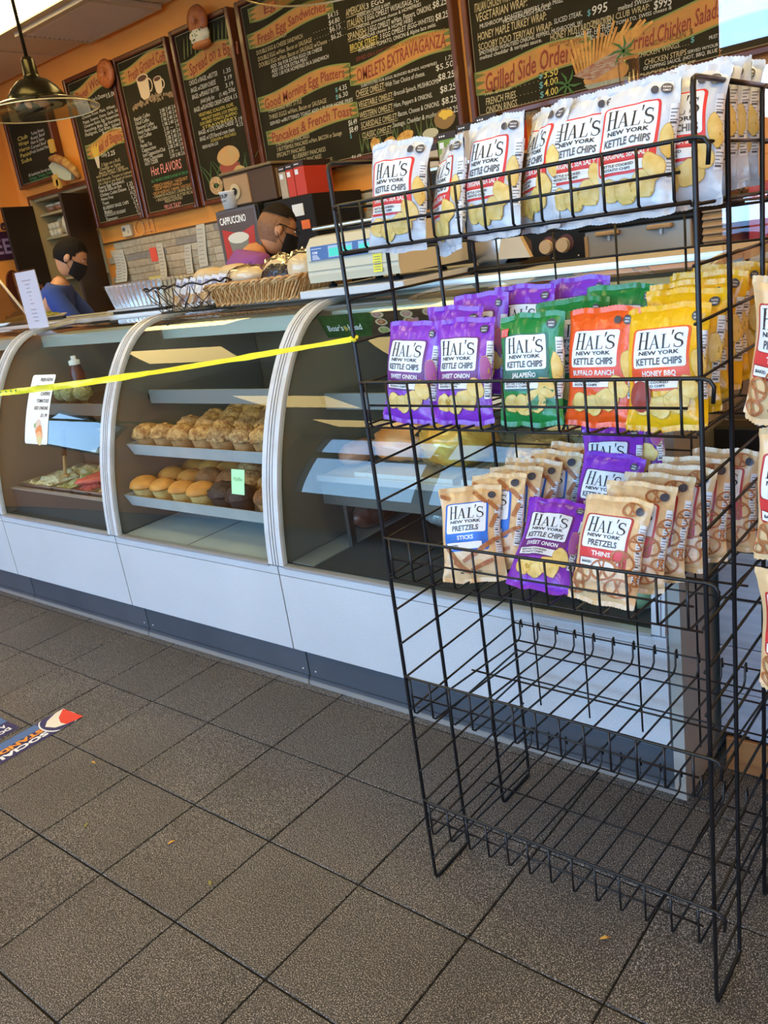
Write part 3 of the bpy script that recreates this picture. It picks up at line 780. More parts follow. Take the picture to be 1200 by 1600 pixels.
# stone mosaic backsplash: pieces belong to the wall
SM = [mat('stone_a', (0.48, 0.40, 0.27), 0.5, var=(0.38, 0.31, 0.21), vscale=30), mat('stone_b', (0.36, 0.30, 0.21), 0.5, var=(0.46, 0.39, 0.28), vscale=30),
      mat('stone_c', (0.24, 0.215, 0.18), 0.45, var=(0.3, 0.27, 0.23), vscale=30), mat('stone_d', (0.58, 0.50, 0.36), 0.5, var=(0.50, 0.42, 0.30), vscale=30)]
st_me = {}
for L in (0.10, 0.16, 0.24):
    for q, m_ in enumerate(SM):
        st_me[(L, q)] = MB().m(m_).bbox(0.001, L - 0.001, -0.008, 0.004, 0.001, 0.047, 0.002).mesh('stone')
rr = random.Random(3)
z = 1.20; row = 0
while z < 1.66:
    x = -2.44 + (row % 3) * 0.05 - 0.05
    while x < 1.3:
        L = rr.choice((0.10, 0.16, 0.24, 0.24)); q = rr.choice((0, 0, 0, 1, 1, 2, 3, 3))
        if x >= -2.47 and not (-0.55 < x < 0.0 and z < 1.6):
            o = bpy.data.objects.new('stone', st_me[(L, q)]); COL.objects.link(o); o.parent = wall_back
            o.location = (x, Y1 - 0.004 - rr.uniform(0, 0.004), z)
        x += L
    z += 0.048; row += 1
struct_mb('trim_1', MB().m(mat('metal_edge_trim', (0.16, 0.11, 0.06), 0.4, 0.6)).box(-2.46, 1.34, Y1 - 0.018, Y1, 1.682, 1.692))
# ------------------------------------------------------------------ curved glass display cases
PROF = [(0.299, 0.465), (0.304, 0.53), (0.313, 0.60), (0.335, 0.72), (0.366, 0.83), (0.405, 0.935), (0.452, 1.03), (0.51, 1.12), (0.575, 1.19), (0.655, 1.235), (0.76, 1.250), (0.90, 1.254)]
def _cr(p0, p1, p2, p3, t):
    return 0.5 * ((2 * p1) + (-p0 + p2) * t + (2 * p0 - 5 * p1 + 4 * p2 - p3) * t * t + (-p0 + 3 * p1 - 3 * p2 + p3) * t ** 3)
CURVE = []
for i in range(len(PROF) - 1):
    P = [PROF[max(i - 1, 0)], PROF[i], PROF[i + 1], PROF[min(i + 2, len(PROF) - 1)]]
    for k in range(3):
        t = k / 3
        CURVE.append((_cr(P[0][0], P[1][0], P[2][0], P[3][0], t), _cr(P[0][1], P[1][1], P[2][1], P[3][1], t)))
CURVE.append(PROF[-1])
CLEN = [0.0]
for i in range(1, len(CURVE)): CLEN.append(CLEN[-1] + math.dist(CURVE[i], CURVE[i - 1]))
def on_curve(s, off=0.0):
    """point at arc length s, pushed outward (towards the customer) by off"""
    s = max(0, min(s, CLEN[-1] - 1e-6)); i = 0
    while CLEN[i + 1] < s: i += 1
    t = (s - CLEN[i]) / (CLEN[i + 1] - CLEN[i])
    a, b = CURVE[i], CURVE[i + 1]
    dy, dz = b[0] - a[0], b[1] - a[1]; l = math.hypot(dy, dz)
    return (a[0] + dy * t - dz / l * off, a[1] + dz * t + dy / l * off)
def z_to_s(z):
    for i in range(1, len(CURVE)):
        if CURVE[i][1] >= z: return CLEN[i - 1] + (z - CURVE[i - 1][1]) / (CURVE[i][1] - CURVE[i - 1][1]) * (CLEN[i] - CLEN[i - 1])
    return CLEN[-1]

M_LAM = speckle('speckled_laminate', (0.50, 0.52, 0.53), (0.60, 0.62, 0.63), (0.68, 0.70, 0.70), scale=400.0, rough=0.42, grime=0.08)
M_KICK = mat('kick_metal', (0.10, 0.115, 0.135), 0.45, 0.5, var=(0.13, 0.145, 0.165), vscale=3)
M_TRIM = mat('case_metal_trim', (0.62, 0.60, 0.56), 0.35, 0.7)
M_CFRAME = mat('case_frame_enamel', (0.60, 0.62, 0.63), 0.35, var=(0.52, 0.52, 0.5), vscale=12)
M_CLINE = mat('case_frame_stripe', (0.22, 0.19, 0.19), 0.5)
M_CGLASS = glass_mat('case_glass', (0.88, 0.93, 0.90), 1.5, 0.0, 1.25)
M_INT = mat('case_interior', (0.13, 0.14, 0.125), 0.5)
M_INTD = mat('case_interior_dark', (0.05, 0.055, 0.055), 0.4)
M_DECK = mat('case_deck', (0.50, 0.55, 0.55), 0.4, var=(0.44, 0.49, 0.5), vscale=4)
M_BACKDOOR = mat('case_back_door', (0.16, 0.13, 0.09), 0.25, 0.2)
M_RUBBER = mat('rubber_mat', (0.025, 0.028, 0.028), 0.7)
M_SHELFG = glass_mat('shelf_glass', (0.80, 0.88, 0.84), 1.45, 0.02, 1.2)
M_CANOPY = mat('canopy_metal', (0.45, 0.52, 0.48), 0.4, 0.3)
M_TUBE = mat('case_tube', (0.9, 0.9, 0.8), 0.5, emit=(1.0, 0.84, 0.6), estr=5.0)

def strip(mb, x0, x1, off0, off1, s0=0.0, s1=None, n=30):
    """a solid band following the glass curve between x0,x1 and offsets off0..off1"""
    s1 = CLEN[-1] if s1 is None else s1
    vs = []
    for i in range(n + 1):
        s = s0 + (s1 - s0) * i / n
        a = on_curve(s, off0); b = on_curve(s, off1)
        vs += [(x0, *b), (x1, *b), (x1, *a), (x0, *a)]
    fs = [(0, 1, 2, 3), (4 * n + 3, 4 * n + 2, 4 * n + 1, 4 * n)]
    for i in range(n):
        for k in range(4):
            k2 = (k + 1) % 4
            fs.append((4 * i + k, 4 * i + 4 + k, 4 * i + 4 + k2, 4 * i + k2))
    mb.add(vs, fs)

def display_case(xa, xb, label, deckmat, backmat, mirror=False):
    t = thing('display_case', label, 'display case', ((xa + xb) / 2, 0.75, 0))
    g = 0.002
    # plinth, front panel with a recessed line, trims
    k = MB().m(M_KICK).box(xa + g, xb - g, 0.345, 1.28, 0.012, 0.165)
    k.build('kick_plate', t)
    MB().m(M_TRIM).box(xa + g, xb - g, 0.333, 0.3445, 0.0, 0.016).m(M_KICK).box(xa + g, xb - g, 0.338, 0.3445, 0.016, 0.03).build('floor_trim', t)
    MB().m(M_LAM).box(xa + g, xb - g, 0.295, 0.315, 0.158, 0.428).build('front_panel', t)
    MB().m(M_LAM).box(xa + g, xb - g, 0.295, 0.315, 0.431, 0.458).m(M_CLINE).box(xa + g, xb - g, 0.300, 0.314, 0.427, 0.432).build('upper_rail', t)
    MB().m(M_TRIM).box(xa + 0.035, xb - 0.035, 0.288, 0.312, 0.458, 0.468).build('glass_sill', t)
    MB().m(M_KICK).box(xa + g, xb - g, 0.316, 1.28, 0.166, 0.44).build('base_cabinet', t)
    # glass frame ends
    for s in (0, 1):
        a = xa + g if s == 0 else xb - 0.034
        mb = MB().m(M_CFRAME); strip(mb, a, a + 0.032, -0.010, 0.010)
        mb.build('glass_frame', t)
        mb = MB().m(M_CLINE); c = a + (0.008 if s == 0 else 0.021); strip(mb, c, c + 0.003, 0.0095, 0.0112); mb.build('frame_stripe', t)
    gl = MB().m(M_CGLASS, True)
    n = 36
    vs = []
    for i in range(n + 1):
        p = on_curve(CLEN[-1] * i / n, 0.0); vs += [(xa + 0.034, *p), (xb - 0.034, *p)]
    gl.add(vs, [(2 * i, 2 * i + 1, 2 * i + 3, 2 * i + 2) for i in range(n)])
    gl.build('curved_glass', t)
    # interior
    MB().m(deckmat).box(xa + 0.03, xb - 0.03, 0.315, 1.20, 0.445, 0.462).build('deck', t)
    MB().m(backmat).box(xa + 0.01, (xa + xb) / 2 + 0.02, 1.205, 1.215, 0.46, 1.20).build('rear_door', t)
    MB().m(backmat).box((xa + xb) / 2 - 0.02, xb - 0.01, 1.225, 1.235, 0.46, 1.20).build('rear_door', t)
    for x in (xa + 0.003, xb - 0.021):
        w = MB().m(M_INT)
        poly = [(0.33, 0.462), (1.2, 0.462), (1.2, 1.20), (0.80, 1.235)] + [on_curve(s, -0.015) for s in [CLEN[-1] * q for q in (0.82, 0.7, 0.6, 0.5, 0.4, 0.3, 0.2, 0.1, 0.02)]]
        w.prism(poly, x, x + 0.018, 'YZ'); w.build('end_wall', t)
    # lamp canopy under the front of the top
    MB().m(M_CANOPY).box(xa + 0.04, xb - 0.04, 0.70, 0.715, 1.165, 1.215).box(xa + 0.04, xb - 0.04, 0.715, 0.85, 1.205, 1.215).build('lamp_canopy', t)
    MB().m(M_TUBE).tube([(xa + 0.08, 0.77, 1.185), (xb - 0.08, 0.77, 1.185)], 0.012, 8).build('lamp_tube', t)
    # ledge behind the glass
    MB().m(M_CFRAME).box(xa + g, xb - g, 0.902, 1.30, 1.235, 1.262).m(M_TRIM).box(xa + g, xb - g, 0.895, 0.902, 1.232, 1.264).build('top_ledge', t)
    return t
CASES = [(-1.435, -0.501), (-0.499, 0.433), (0.435, 1.365), (1.367, 2.655)]
case_f = display_case(*CASES[0], 'pale curved glass display case at the far left end of the counter', M_INTD, M_BACKDOOR)
case_a = display_case(*CASES[1], 'pale curved glass display case holding pans of deli salad', M_INTD, M_BACKDOOR)
case_b = display_case(*CASES[2], 'pale curved glass display case holding two trays of muffins', M_DECK, M_BACKDOOR)
case_c = display_case(*CASES[3], 'pale curved glass display case of cold meats behind the wire rack', M_RUBBER, M_INT)
# extras per case
MB().m(M_INTD).box(-0.46, 0.395, 0.365, 0.378, 0.462, 0.570).m(M_TRIM).box(-0.46, 0.395, 0.362, 0.385, 0.570, 0.576).build('pan_well', case_a)
MB().m(M_INTD).box(-1.40, -0.54, 0.365, 0.378, 0.462, 0.570).m(M_TRIM).box(-1.40, -0.54, 0.362, 0.385, 0.570, 0.576).build('pan_well', case_f)
MB().m(M_CLINE).box(0.86, 0.866, 0.32, 1.19, 0.462, 0.4635).build('deck_seam', case_b)
for (xa, xb), cs, zs in ((CASES[1], case_a, ((0.90, 0.62),)), (CASES[2], case_b, ((0.975, 0.56),)), (CASES[3], case_c, ((0.955, 0.58),))):
    for z, y0 in zs:
        sh = MB().m(M_SHELFG).box(xa + 0.06, xb - 0.06, y0 + 0.012, 1.15, z, z + 0.006).build('glass_shelf', cs)
        MB().m(mat('shelf_edge', (0.26, 0.27, 0.27), 0.4, 0.4)).box(xa + 0.06, xb - 0.06, y0, y0 + 0.012, z - 0.04, z + 0.012).build('shelf_edge', sh)
        MB().m(M_BLACK).box(xa + 0.022, xa + 0.06, y0 + 0.02, y0 + 0.3, z - 0.03, z - 0.005).box(xb - 0.06, xb - 0.022, y0 + 0.02, y0 + 0.3, z - 0.03, z - 0.005).build('shelf_bracket', cs)
# meat case: painted metal shelf, cheek plate, light deck border
MB().m(mat('meat_shelf', (0.42, 0.41, 0.37), 0.4, 0.1)).box(1.42, 2.62, 0.50, 1.15, 0.700, 0.708).m(M_TRIM).box(1.42, 2.62, 0.488, 0.50, 0.695, 0.715).m(mat('shelf_apron', (0.13, 0.14, 0.135), 0.4, 0.3)).box(1.42, 2.62, 0.502, 0.512, 0.612, 0.698).build('metal_shelf', case_c)
MB().m(M_DKSTEEL).box(1.50, 1.515, 0.505, 0.53, 0.464, 0.70).box(2.1, 2.115, 0.505, 0.53, 0.464, 0.70).build('shelf_post', case_c)
MB().m(mat('deck_border', (0.20, 0.22, 0.22), 0.5)).box(1.40, 1.50, 0.33, 1.15, 0.4625, 0.466).box(1.50, 2.6, 1.0, 1.15, 0.4625, 0.466).build('deck_border', case_c)
MB().m(mat('end_panel_beige', (0.34, 0.33, 0.29), 0.5)).box(2.657, 2.685, 0.30, 1.28, 0.02, 1.22).build('end_panel', case_c)

# gum/marks: small screws on the kick plates
for x in (0.405, 0.465, 1.337, 1.397):
    for z in (0.13, 0.05):
        cs = case_a if x < 0.43 else case_b if x < 1.36 else case_c
        MB().m(M_TRIM).lathe([(0.004, 0), (0.003, -0.002), (0, -0.0025)], 8, (x, 0.345, z), 'Y').build('screw', cs)

# ------------------------------------------------------------------ printed meat sign behind the third glass
ts = thing('printed_sign', 'long printed sign with a green field and rolled wraps under the case top', 'sign', (1.8, 0.62, 1.13))
def sgn(x, z, l): # plane x, z with a slight lean
    return (x, 0.640 - (z - 1.13) * 0.55 - l * 0.0006 + 0.02, z)
ts_w = 2.56
mb = MB(); mb.m(mat('sign_green', (0.012, 0.05, 0.012), 0.4, var=(0.03, 0.11, 0.02), vscale=60)).quad(sgn(1.415, 1.135, 0), sgn(1.60, 1.135, 0), sgn(1.66, 1.212, 0), sgn(1.415, 1.212, 0))
mb.m(mat('sign_wood', (0.05, 0.028, 0.015), 0.4, var=(0.10, 0.055, 0.03), vscale=14, aniso=(1, 1, 8))).quad(sgn(1.60, 1.135, 0), sgn(ts_w, 1.135, 0), sgn(ts_w, 1.212, 0), sgn(1.66, 1.212, 0))
mb.build('print', ts)
mb = MB().m(mat('sign_white', (0.85, 0.85, 0.82), 0.5)); put_text(mb, "Boar's", sgn, 1.435, 1.158, 0.020, 0.065, 1, 0.015, 0.12); put_text(mb, "Head", sgn, 1.523, 1.158, 0.020, 0.055, 1, 0.015, 0.12)
mb.m(mat('sign_gold', (0.55, 0.38, 0.08), 0.4)); blob(mb, sgn, 1.511, 1.165, 0.008, 0.009, 1, 2, 0.5, 12)
mb.build('lettering', ts)
mb = MB(); tor = mat('tortilla', (0.62, 0.47, 0.26), 0.6); fil = [mat('filling_green', (0.24, 0.30, 0.05), 0.6), mat('filling_red', (0.45, 0.09, 0.03), 0.6), mat('filling_pink', (0.55, 0.22, 0.20), 0.6)]
r2 = random.Random(5)
for i in range(26):
    cx = 1.66 + (i // 3) * 0.105 + r2.uniform(-.012, .012); cz = 1.150 + (i % 3) * 0.025 + r2.uniform(-.003, .003)
    if cx > 2.52: continue
    mb.m(tor); blob(mb, sgn, cx, cz, 0.024, 0.0115, 1 + (i % 3) * 0.1, i, 0.1, 14)
    mb.m(fil[i % 3]); blob(mb, sgn, cx, cz, 0.016, 0.0075, 2 + (i % 3) * 0.1, i + 9, 0.3, 12)
    mb.m(tor); ribbon2(mb, sgn, [(cx + 0.010 * (1 - q / 9) * math.cos(q), cz + 0.005 * (1 - q / 9) * math.sin(q)) for q in range(8)], 0.0022, 3)
mb.m(fil[2]); blob(mb, sgn, 1.77, 1.165, 0.05, 0.010, 4, 3, 0.2, 14, 0.35)
mb.build('food_picture', ts)

# ------------------------------------------------------------------ muffins on two sheet pans
M_WRAP = mat('muffin_paper', (0.50, 0.27, 0.11), 0.7, var=(0.36, 0.17, 0.06), vscale=40)
M_WRAPY = mat('muffin_paper_pale', (0.62, 0.42, 0.16), 0.7, var=(0.48, 0.28, 0.08), vscale=40)
M_WRAPD = mat('muffin_paper_dark', (0.03, 0.018, 0.014), 0.7)
TOPS = {
 'crumb': ('pale crumb topped muffin', mat('crumb_top', (0.68, 0.40, 0.15), 0.8, var=(0.30, 0.12, 0.03), vscale=70, bump=0.6, bscale=150), M_WRAP, 0.10, 9.0),
 'nut': ('muffin heaped with chopped nuts', mat('nut_top', (0.66, 0.42, 0.18), 0.7, var=(0.20, 0.07, 0.02), vscale=90, bump=0.8, bscale=220), M_WRAP, 0.16, 12.0),
 'plain': ('smooth orange topped muffin', mat('plain_top', (0.72, 0.32, 0.06), 0.55, var=(0.55, 0.20, 0.03), vscale=25, bump=0.2, bscale=60), M_WRAPY, 0.04, 4.0),
 'dark': ('dark chocolate muffin', mat('chocolate_top', (0.035, 0.018, 0.012), 0.6, var=(0.015, 0.008, 0.006), vscale=40, bump=0.5, bscale=100), M_WRAPD, 0.10, 8.0),
 'bran': ('brown bran muffin', mat('bran_top', (0.34, 0.15, 0.05), 0.75, var=(0.22, 0.085, 0.025), vscale=50, bump=0.6, bscale=120), M_WRAP, 0.08, 8.0)}
PROTO = {}
def muffin(kind, x, y, z, label, group, i):
    key = (kind, i % 3)
    loc = (x, y, z); rot = (random.uniform(-.06, .06), random.uniform(-.06, .06), random.uniform(0, 6.28)); sc = random.uniform(1.27, 1.38)
    if key in PROTO:
        return dup(PROTO[key], loc, rot, label, group, (sc, sc, sc))
    t = thing('muffin', label, 'muffin', loc, group=group, rot=rot); t.scale = (sc, sc, sc)
    _, tm, wm_, amp, fr = TOPS[kind]
    MB().m(wm_).lathe([(0.0, 0.0), (0.025, 0.0), (0.026, 0.003), (0.035, 0.040)], 40, fn=lambda a_, j: 1 + (0.035 if j > 0 else 0) * math.cos(20 * a_)).build('paper_cup', t, world=False)
    def sh(p, d):
        q = Vector(p)
        if d.z < 0: q.z *= 0.35; q.x *= 1.0; q.y *= 1.0
        return q
    MB().m(tm).ball((0, 0, 0.046), (0.043, 0.043, 0.033 if kind != 'plain' else 0.026), 22, 14, amp * 1.6, fr * 0.7, i * 3.1 + len(kind), sh).build('muffin_top', t, world=False)
    PROTO[key] = t
    return t
M_PAN = mat('aluminium_pan', (0.62, 0.67, 0.70), 0.36, 0.3, var=(0.52, 0.58, 0.62), vscale=8)
def sheet_pan(x0, x1, y0, y1, z, label, tilt=0.0):
    t = thing('sheet_pan', label, 'tray', ((x0 + x1) / 2, (y0 + y1) / 2, z), rot=(tilt, 0, 0))
    w, d, h = (x1 - x0) / 2, (y1 - y0) / 2, 0.046
    mb = MB().m(M_PAN); i_ = 0.016; th = 0.0025
    o_ = [(-w, -d, h), (w, -d, h), (w, d, h), (-w, d, h), (-w + i_, -d + i_, 0), (w - i_, -d + i_, 0), (w - i_, d - i_, 0), (-w + i_, d - i_, 0)]
    n_ = [(-w + 2 * th, -d + 2 * th, h), (w - 2 * th, -d + 2 * th, h), (w - 2 * th, d - 2 * th, h), (-w + 2 * th, d - 2 * th, h),
          (-w + i_ + th, -d + i_ + th, th), (w - i_ - th, -d + i_ + th, th), (w - i_ - th, d - i_ - th, th), (-w + i_ + th, d - i_ - th, th)]
    mb.add(o_ + n_, [(0, 1, 5, 4), (1, 2, 6, 5), (2, 3, 7, 6), (3, 0, 4, 7), (4, 5, 6, 7), (8, 12, 13, 9), (9, 13, 14, 10), (10, 14, 15, 11), (11, 15, 12, 8), (12, 15, 14, 13), (0, 8, 9, 1), (1, 9, 10, 2), (2, 10, 11, 3), (3, 11, 8, 0)])
    mb.build('pan', t, world=False)
    mb = MB().m(M_PAPER); mb.grid(lambda u, v: (-w + i_ + 0.004 + u * (2 * w - 2 * i_ - 0.008), -d + i_ + 0.004 + v * (2 * d - 2 * i_ - 0.008), 0.006 + 0.002 * noise.noise(Vector((u * 6, v * 5, z)))), 24, 14).build('parchment', t, world=False)
    return t
UP = (0.457, 1.343, 0.43, 0.99, 0.755); LO = (0.457, 1.343, 0.365, 0.93, 0.565)
sheet_pan(*UP, 'upper metal sheet pan of crumb topped muffins in the case')
sheet_pan(*LO, 'lower metal sheet pan of orange and dark muffins in the case')
for (x0, x1, y0, y1, z), nm in ((UP, 'upper'), (LO, 'lower')):
    b = MB().m(M_BLACK).box(x0 - 0.001, x0 + 0.02, y0 + 0.05, y1 + 0.1, z - 0.014, z - 0.001).box(x1 - 0.02, x1 + 0.001, y0 + 0.05, y1 + 0.1, z - 0.014, z - 0.001)
    b.build('pan_rail', case_b)
cnt = 0
rowk = ['crumb', 'crumb', 'crumb', 'crumb', 'nut', 'nut', 'crumb']
order = ['leftmost', 'second from left', 'third from left', 'middle', 'third from right', 'second from right', 'rightmost']
depth = ['front row', 'second row', 'third row', 'rear row']
for r in range(4):
    for c in range(7):
        if r > 0 and (c == 0 and r == 1 or c == 0): continue
        k = rowk[c] if r < 2 else ('nut' if c in (5, 6) else 'bran' if c == 4 else 'crumb')
        if r == 1 and c == 6: k = 'nut'
        muffin(k, 0.520 + c * 0.113 + random.uniform(-.004, .004), 0.497 + r * 0.125 + random.uniform(-.005, .005), UP[4] + 0.012, '%s, %s of the %s on the upper pan' % (TOPS[k][0], order[c], depth[r]), 'muffins on the upper sheet pan', cnt); cnt += 1
lowk = [['plain', 'plain', 'plain', 'plain', 'dark', 'dark', 'bran', None], ['plain', 'plain', 'bran', 'bran', 'crumb', 'crumb', None, None], ['plain', 'plain', 'plain', 'crumb', 'bran', 'crumb', 'crumb', None], ['plain', 'plain', 'plain', 'crumb', 'bran', 'crumb', None, None]]
xs = [0.516, 0.630, 0.748, 0.868, 0.985, 1.100, 1.225]
order2 = ['leftmost', 'second from left', 'third from left', 'middle', 'third from right', 'second from right', 'rightmost']
for r in range(4):
    for c in range(7):
        k = lowk[r][c]
        if k is None: continue
        x = xs[c] + (0.02 if r % 2 else 0.0)
        muffin(k, x + random.uniform(-.006, .006), 0.432 + r * 0.125 + random.uniform(-.005, .005), LO[4] + 0.012, '%s, %s of the %s on the lower pan' % (TOPS[k][0], order2[c], depth[r]), 'muffins on the lower sheet pan', cnt); cnt += 1

# price slip stuck to the glass of the muffin case
def glassmap(x, s, off=0.0015): return (x, *on_curve(s, off))
t = thing('sticky_note', 'pale green sticky note on the glass in front of the dark muffins', 'note', (1.215, 0.32, 0.684))
s0, s1 = z_to_s(0.684), z_to_s(0.765)
MB().m(mat('green_note', (0.42, 0.80, 0.42), 0.8)).grid(lambda u, v: glassmap(1.172 + 0.066 * u, s0 + (s1 - s0) * v, 0.0015 + 0.002 * (1 - v) * u), 4, 6).build('paper_slip', t)
mb = MB().m(mat('faint_ink', (0.25, 0.45, 0.25), 0.8)); put_text(mb, 'Muffin', lambda a, b, l: glassmap(a, b, 0.004), 1.182, s0 + 0.045, 0.014, 0.045, 0, 0.0, 0.2); mb.build('handwriting', t)

# ------------------------------------------------------------------ deli salad pans
def salad_mat(n, a, b): return mat(n, a, 0.5, var=b, vscale=70, bump=0.7, bscale=110)
SAL = [salad_mat('egg_salad', (0.74, 0.72, 0.52), (0.55, 0.54, 0.32)), salad_mat('cream_salad', (0.80, 0.77, 0.62), (0.62, 0.58, 0.40)), salad_mat('green_salad', (0.28, 0.36, 0.12), (0.52, 0.50, 0.30)),
       salad_mat('macaroni', (0.62, 0.52, 0.30), (0.42, 0.22, 0.10)), salad_mat('beet_red', (0.50, 0.10, 0.10), (0.35, 0.05, 0.06))]
def deli_pan(x0, x1, y0, y1, z, sal, label, seed, lumps=0.0):
    t = thing('deli_pan', label, 'pan', ((x0 + x1) / 2, (y0 + y1) / 2, z - 0.06))
    mb = MB().m(M_STEEL); w = 0.008
    mb.box(x0, x1, y0, y0 + w, z - 0.004, z).box(x0, x1, y1 - w, y1, z - 0.004, z).box(x0, x0 + w, y0 + w, y1 - w, z - 0.004, z).box(x1 - w, x1, y0 + w, y1 - w, z - 0.004, z)
    mb.box(x0 + w, x1 - w, y0 + w, y0 + w + 0.002, z - 0.06, z - 0.004).box(x0 + w, x1 - w, y1 - w - 0.002, y1 - w, z - 0.06, z - 0.004).box(x0 + w, x0 + w + 0.002, y0 + w, y1 - w, z - 0.06, z - 0.004).box(x1 - w - 0.002, x1 - w, y0 + w, y1 - w, z - 0.06, z - 0.004).box(x0 + w, x1 - w, y0 + w, y1 - w, z - 0.062, z - 0.06)
    mb.build('pan', t)
    mb = MB().m(sal, True)
    mb.grid(lambda u, v: (x0 + w + 0.003 + u * (x1 - x0 - 2 * w - 0.006), y0 + w + 0.003 + v * (y1 - y0 - 2 * w - 0.006),
            z - 0.022 + 0.03 * math.sin(PI * u) ** .6 * math.sin(PI * v) ** .6 + 0.030 * noise.noise(Vector((u * 7 + seed, v * 9, seed)))), 26, 30)
    mb.build('salad', t)
    return t
pans = [(-0.44, -0.17, 0, 'pale egg salad at the left of the front row'), (-0.165, -0.005, 2, 'flecked green salad beside the egg salad'), (0.0, 0.135, 4, 'sliced red meat salad in the front row'), (0.14, 0.285, 3, 'chunky potato salad in the front row'), (0.29, 0.39, 1, 'pale salad at the right of the front row')]
for i, (a, b, s, l) in enumerate(pans): deli_pan(a, b, 0.395, 0.72, 0.590, SAL[s], 'steel deli pan of ' + l, i * 2.3)
pans2 = [(-0.44, -0.25, 1, 'cream coloured salad behind, leftmost'), (-0.245, -0.055, 3, 'macaroni salad behind'), (-0.05, 0.165, 2, 'green flecked salad behind'), (0.17, 0.39, 0, 'piled white salad behind, rightmost')]
for i, (a, b, s, l) in enumerate(pans2): deli_pan(a, b, 0.735, 1.06, 0.640, SAL[s], 'steel deli pan of ' + l, 20 + i * 2.3)
for i in range(3):
    deli_pan(-1.38 + i * 0.28, -1.11 + i * 0.28, 0.40, 0.75, 0.590, SAL[(i + 1) % 4], 'steel deli pan in the far left case, %s of three' % ('leftmost', 'middle', 'rightmost')[i], 40 + i)
# the red slab of fish in its pan
t = thing('salmon_fillet', 'pink red fillet lying across a deli pan', 'food', (0.07, 0.52, 0.60))
def fil_fn(p, d): return Vector((p.x * 0.9 + p.y * 0.35, p.y, p.z + 0.012 * math.sin(p.y * 40) * 0.2))
MB().m(mat('salmon', (0.72, 0.13, 0.10), 0.35, var=(0.52, 0.07, 0.06), vscale=30, bump=0.3, bscale=70, aniso=(1, 4, 1))).ball((0.07, 0.53, 0.612), (0.055, 0.12, 0.024), 20, 12, 0.2, 3, 4, fil_fn).build('fillet', t)
def spoon(px, py, pz, dx, dy, dz, label, hmat=M_BLACK, L=0.22):
    t = thing('serving_spoon', label, 'spoon', (px, py, pz), group='serving spoons in the deli pans')
    d = Vector((dx, dy, dz)).normalized(); p = Vector((px, py, pz))
    MB().m(mat('wood_handle', (0.45, 0.27, 0.10), 0.6)).ball(p, (0.026, 0.018, 0.01), 12, 8).tube([p, p + d * L * 0.45], 0.008, 6).build('bowl', t)
    MB().m(hmat).tube([p + d * L * 0.42, p + d * L * 0.95, p + d * L], [0.011, 0.012, 0.007], 8).build('handle', t)
spoon(-0.24, 0.52, 0.60, -0.25, 0.35, 0.9, 'black handled spoon standing in the egg salad')
spoon(-0.10, 0.60, 0.60, 0.45, 0.30, 0.6, 'dark handled spoon leaning right in the green salad')
spoon(0.12, 0.62, 0.61, 0.35, 0.30, 0.7, 'dark handled spoon behind the red fillet')
spoon(0.20, 0.62, 0.61, 0.30, 0.2, 0.8, 'dark handled spoon in the potato salad', L=0.26)
spoon(-0.35, 0.85, 0.66, -0.3, -0.2, 0.8, 'dark handled spoon in the rear cream salad')
spoon(0.28, 0.8, 0.66, 0.1, -0.2, 0.9, 'dark handled spoon in the rear white salad')
# things on the upper shelf of the deli case: bottles and a tub of lettuce
for i, (x, z) in enumerate(((-0.60 + 0.27, 0.913), (0.07, 0.913))):
    t = thing('squeeze_bottle', 'dark squeeze bottle with white flip cap, %s on the deli case shelf' % ('left one' if i == 0 else 'right one'), 'bottle', (x, 0.76, z), group='squeeze bottles on the shelf')
    MB().m(mat('bottle_dark_red', (0.10, 0.03, 0.025), 0.3)).lathe([(0.0, 0), (0.032, 0), (0.034, 0.01), (0.034, 0.12), (0.022, 0.155)], 18, (x, 0.76, z)).build('bottle_body', t)
    MB().m(M_WHITE).lathe([(0.026, 0.155), (0.026, 0.175), (0.012, 0.18), (0.012, 0.196), (0.0, 0.197)], 16, (x, 0.76, z)).build('cap', t)
for i, (x, y) in enumerate(((-0.40, 0.70), (-0.30, 0.68), (-0.22, 0.70))):
    t = thing('salad_bowl', 'clear bowl of green salad on the deli case shelf, %s one' % ('left', 'middle', 'right')[i], 'bowl', (x, y, 0.913), group='bowls of green salad on the shelf')
    MB().m(glass_mat('clear_plastic', (0.95, 0.97, 0.96), 1.4)).lathe([(0.03, 0), (0.045, 0.03), (0.05, 0.06)], 18, (x, y, 0.913)).build('bowl', t)
    MB().m(SAL[2]).ball((x, y, 0.95), (0.043, 0.043, 0.038), 18, 12, 0.3, 5, i).build('lettuce', t)

# menu slip taped inside the deli case glass
t = thing('paper_sign', 'white paper slip listing salmon toppings on the deli case glass', 'sign', (-0.07, 0.40, 0.80))
s0, s1 = z_to_s(0.80), z_to_s(1.075)
sl = lambda x, s, l: (x, *on_curve(s, 0.0015 + l * 0.0008))
xL = -0.20
mb = MB().m(M_PAPER); rrect(mb, sl, xL + 0.095, (s0 + s1) / 2, 0.19, s1 - s0, 0, 0.012, 6, 12); mb.build('slip', t)
mb = MB().m(M_INK)
for i, (s_, w_) in enumerate((('FRESH NOVA', 0.10), ('SCALLION SPR', 0.125), ('CAPERS', 0.075), ('TOMATOES', 0.10), ('RED ONIONS', 0.11), ('$11.99', 0.05))):
    put_text(mb, s_, sl, xL + 0.175, s1 - 0.030 - i * 0.031, 0.015, w_, 1, 0.02, 0.15, 'r')
mb.build('lettering', t)
mb = MB()
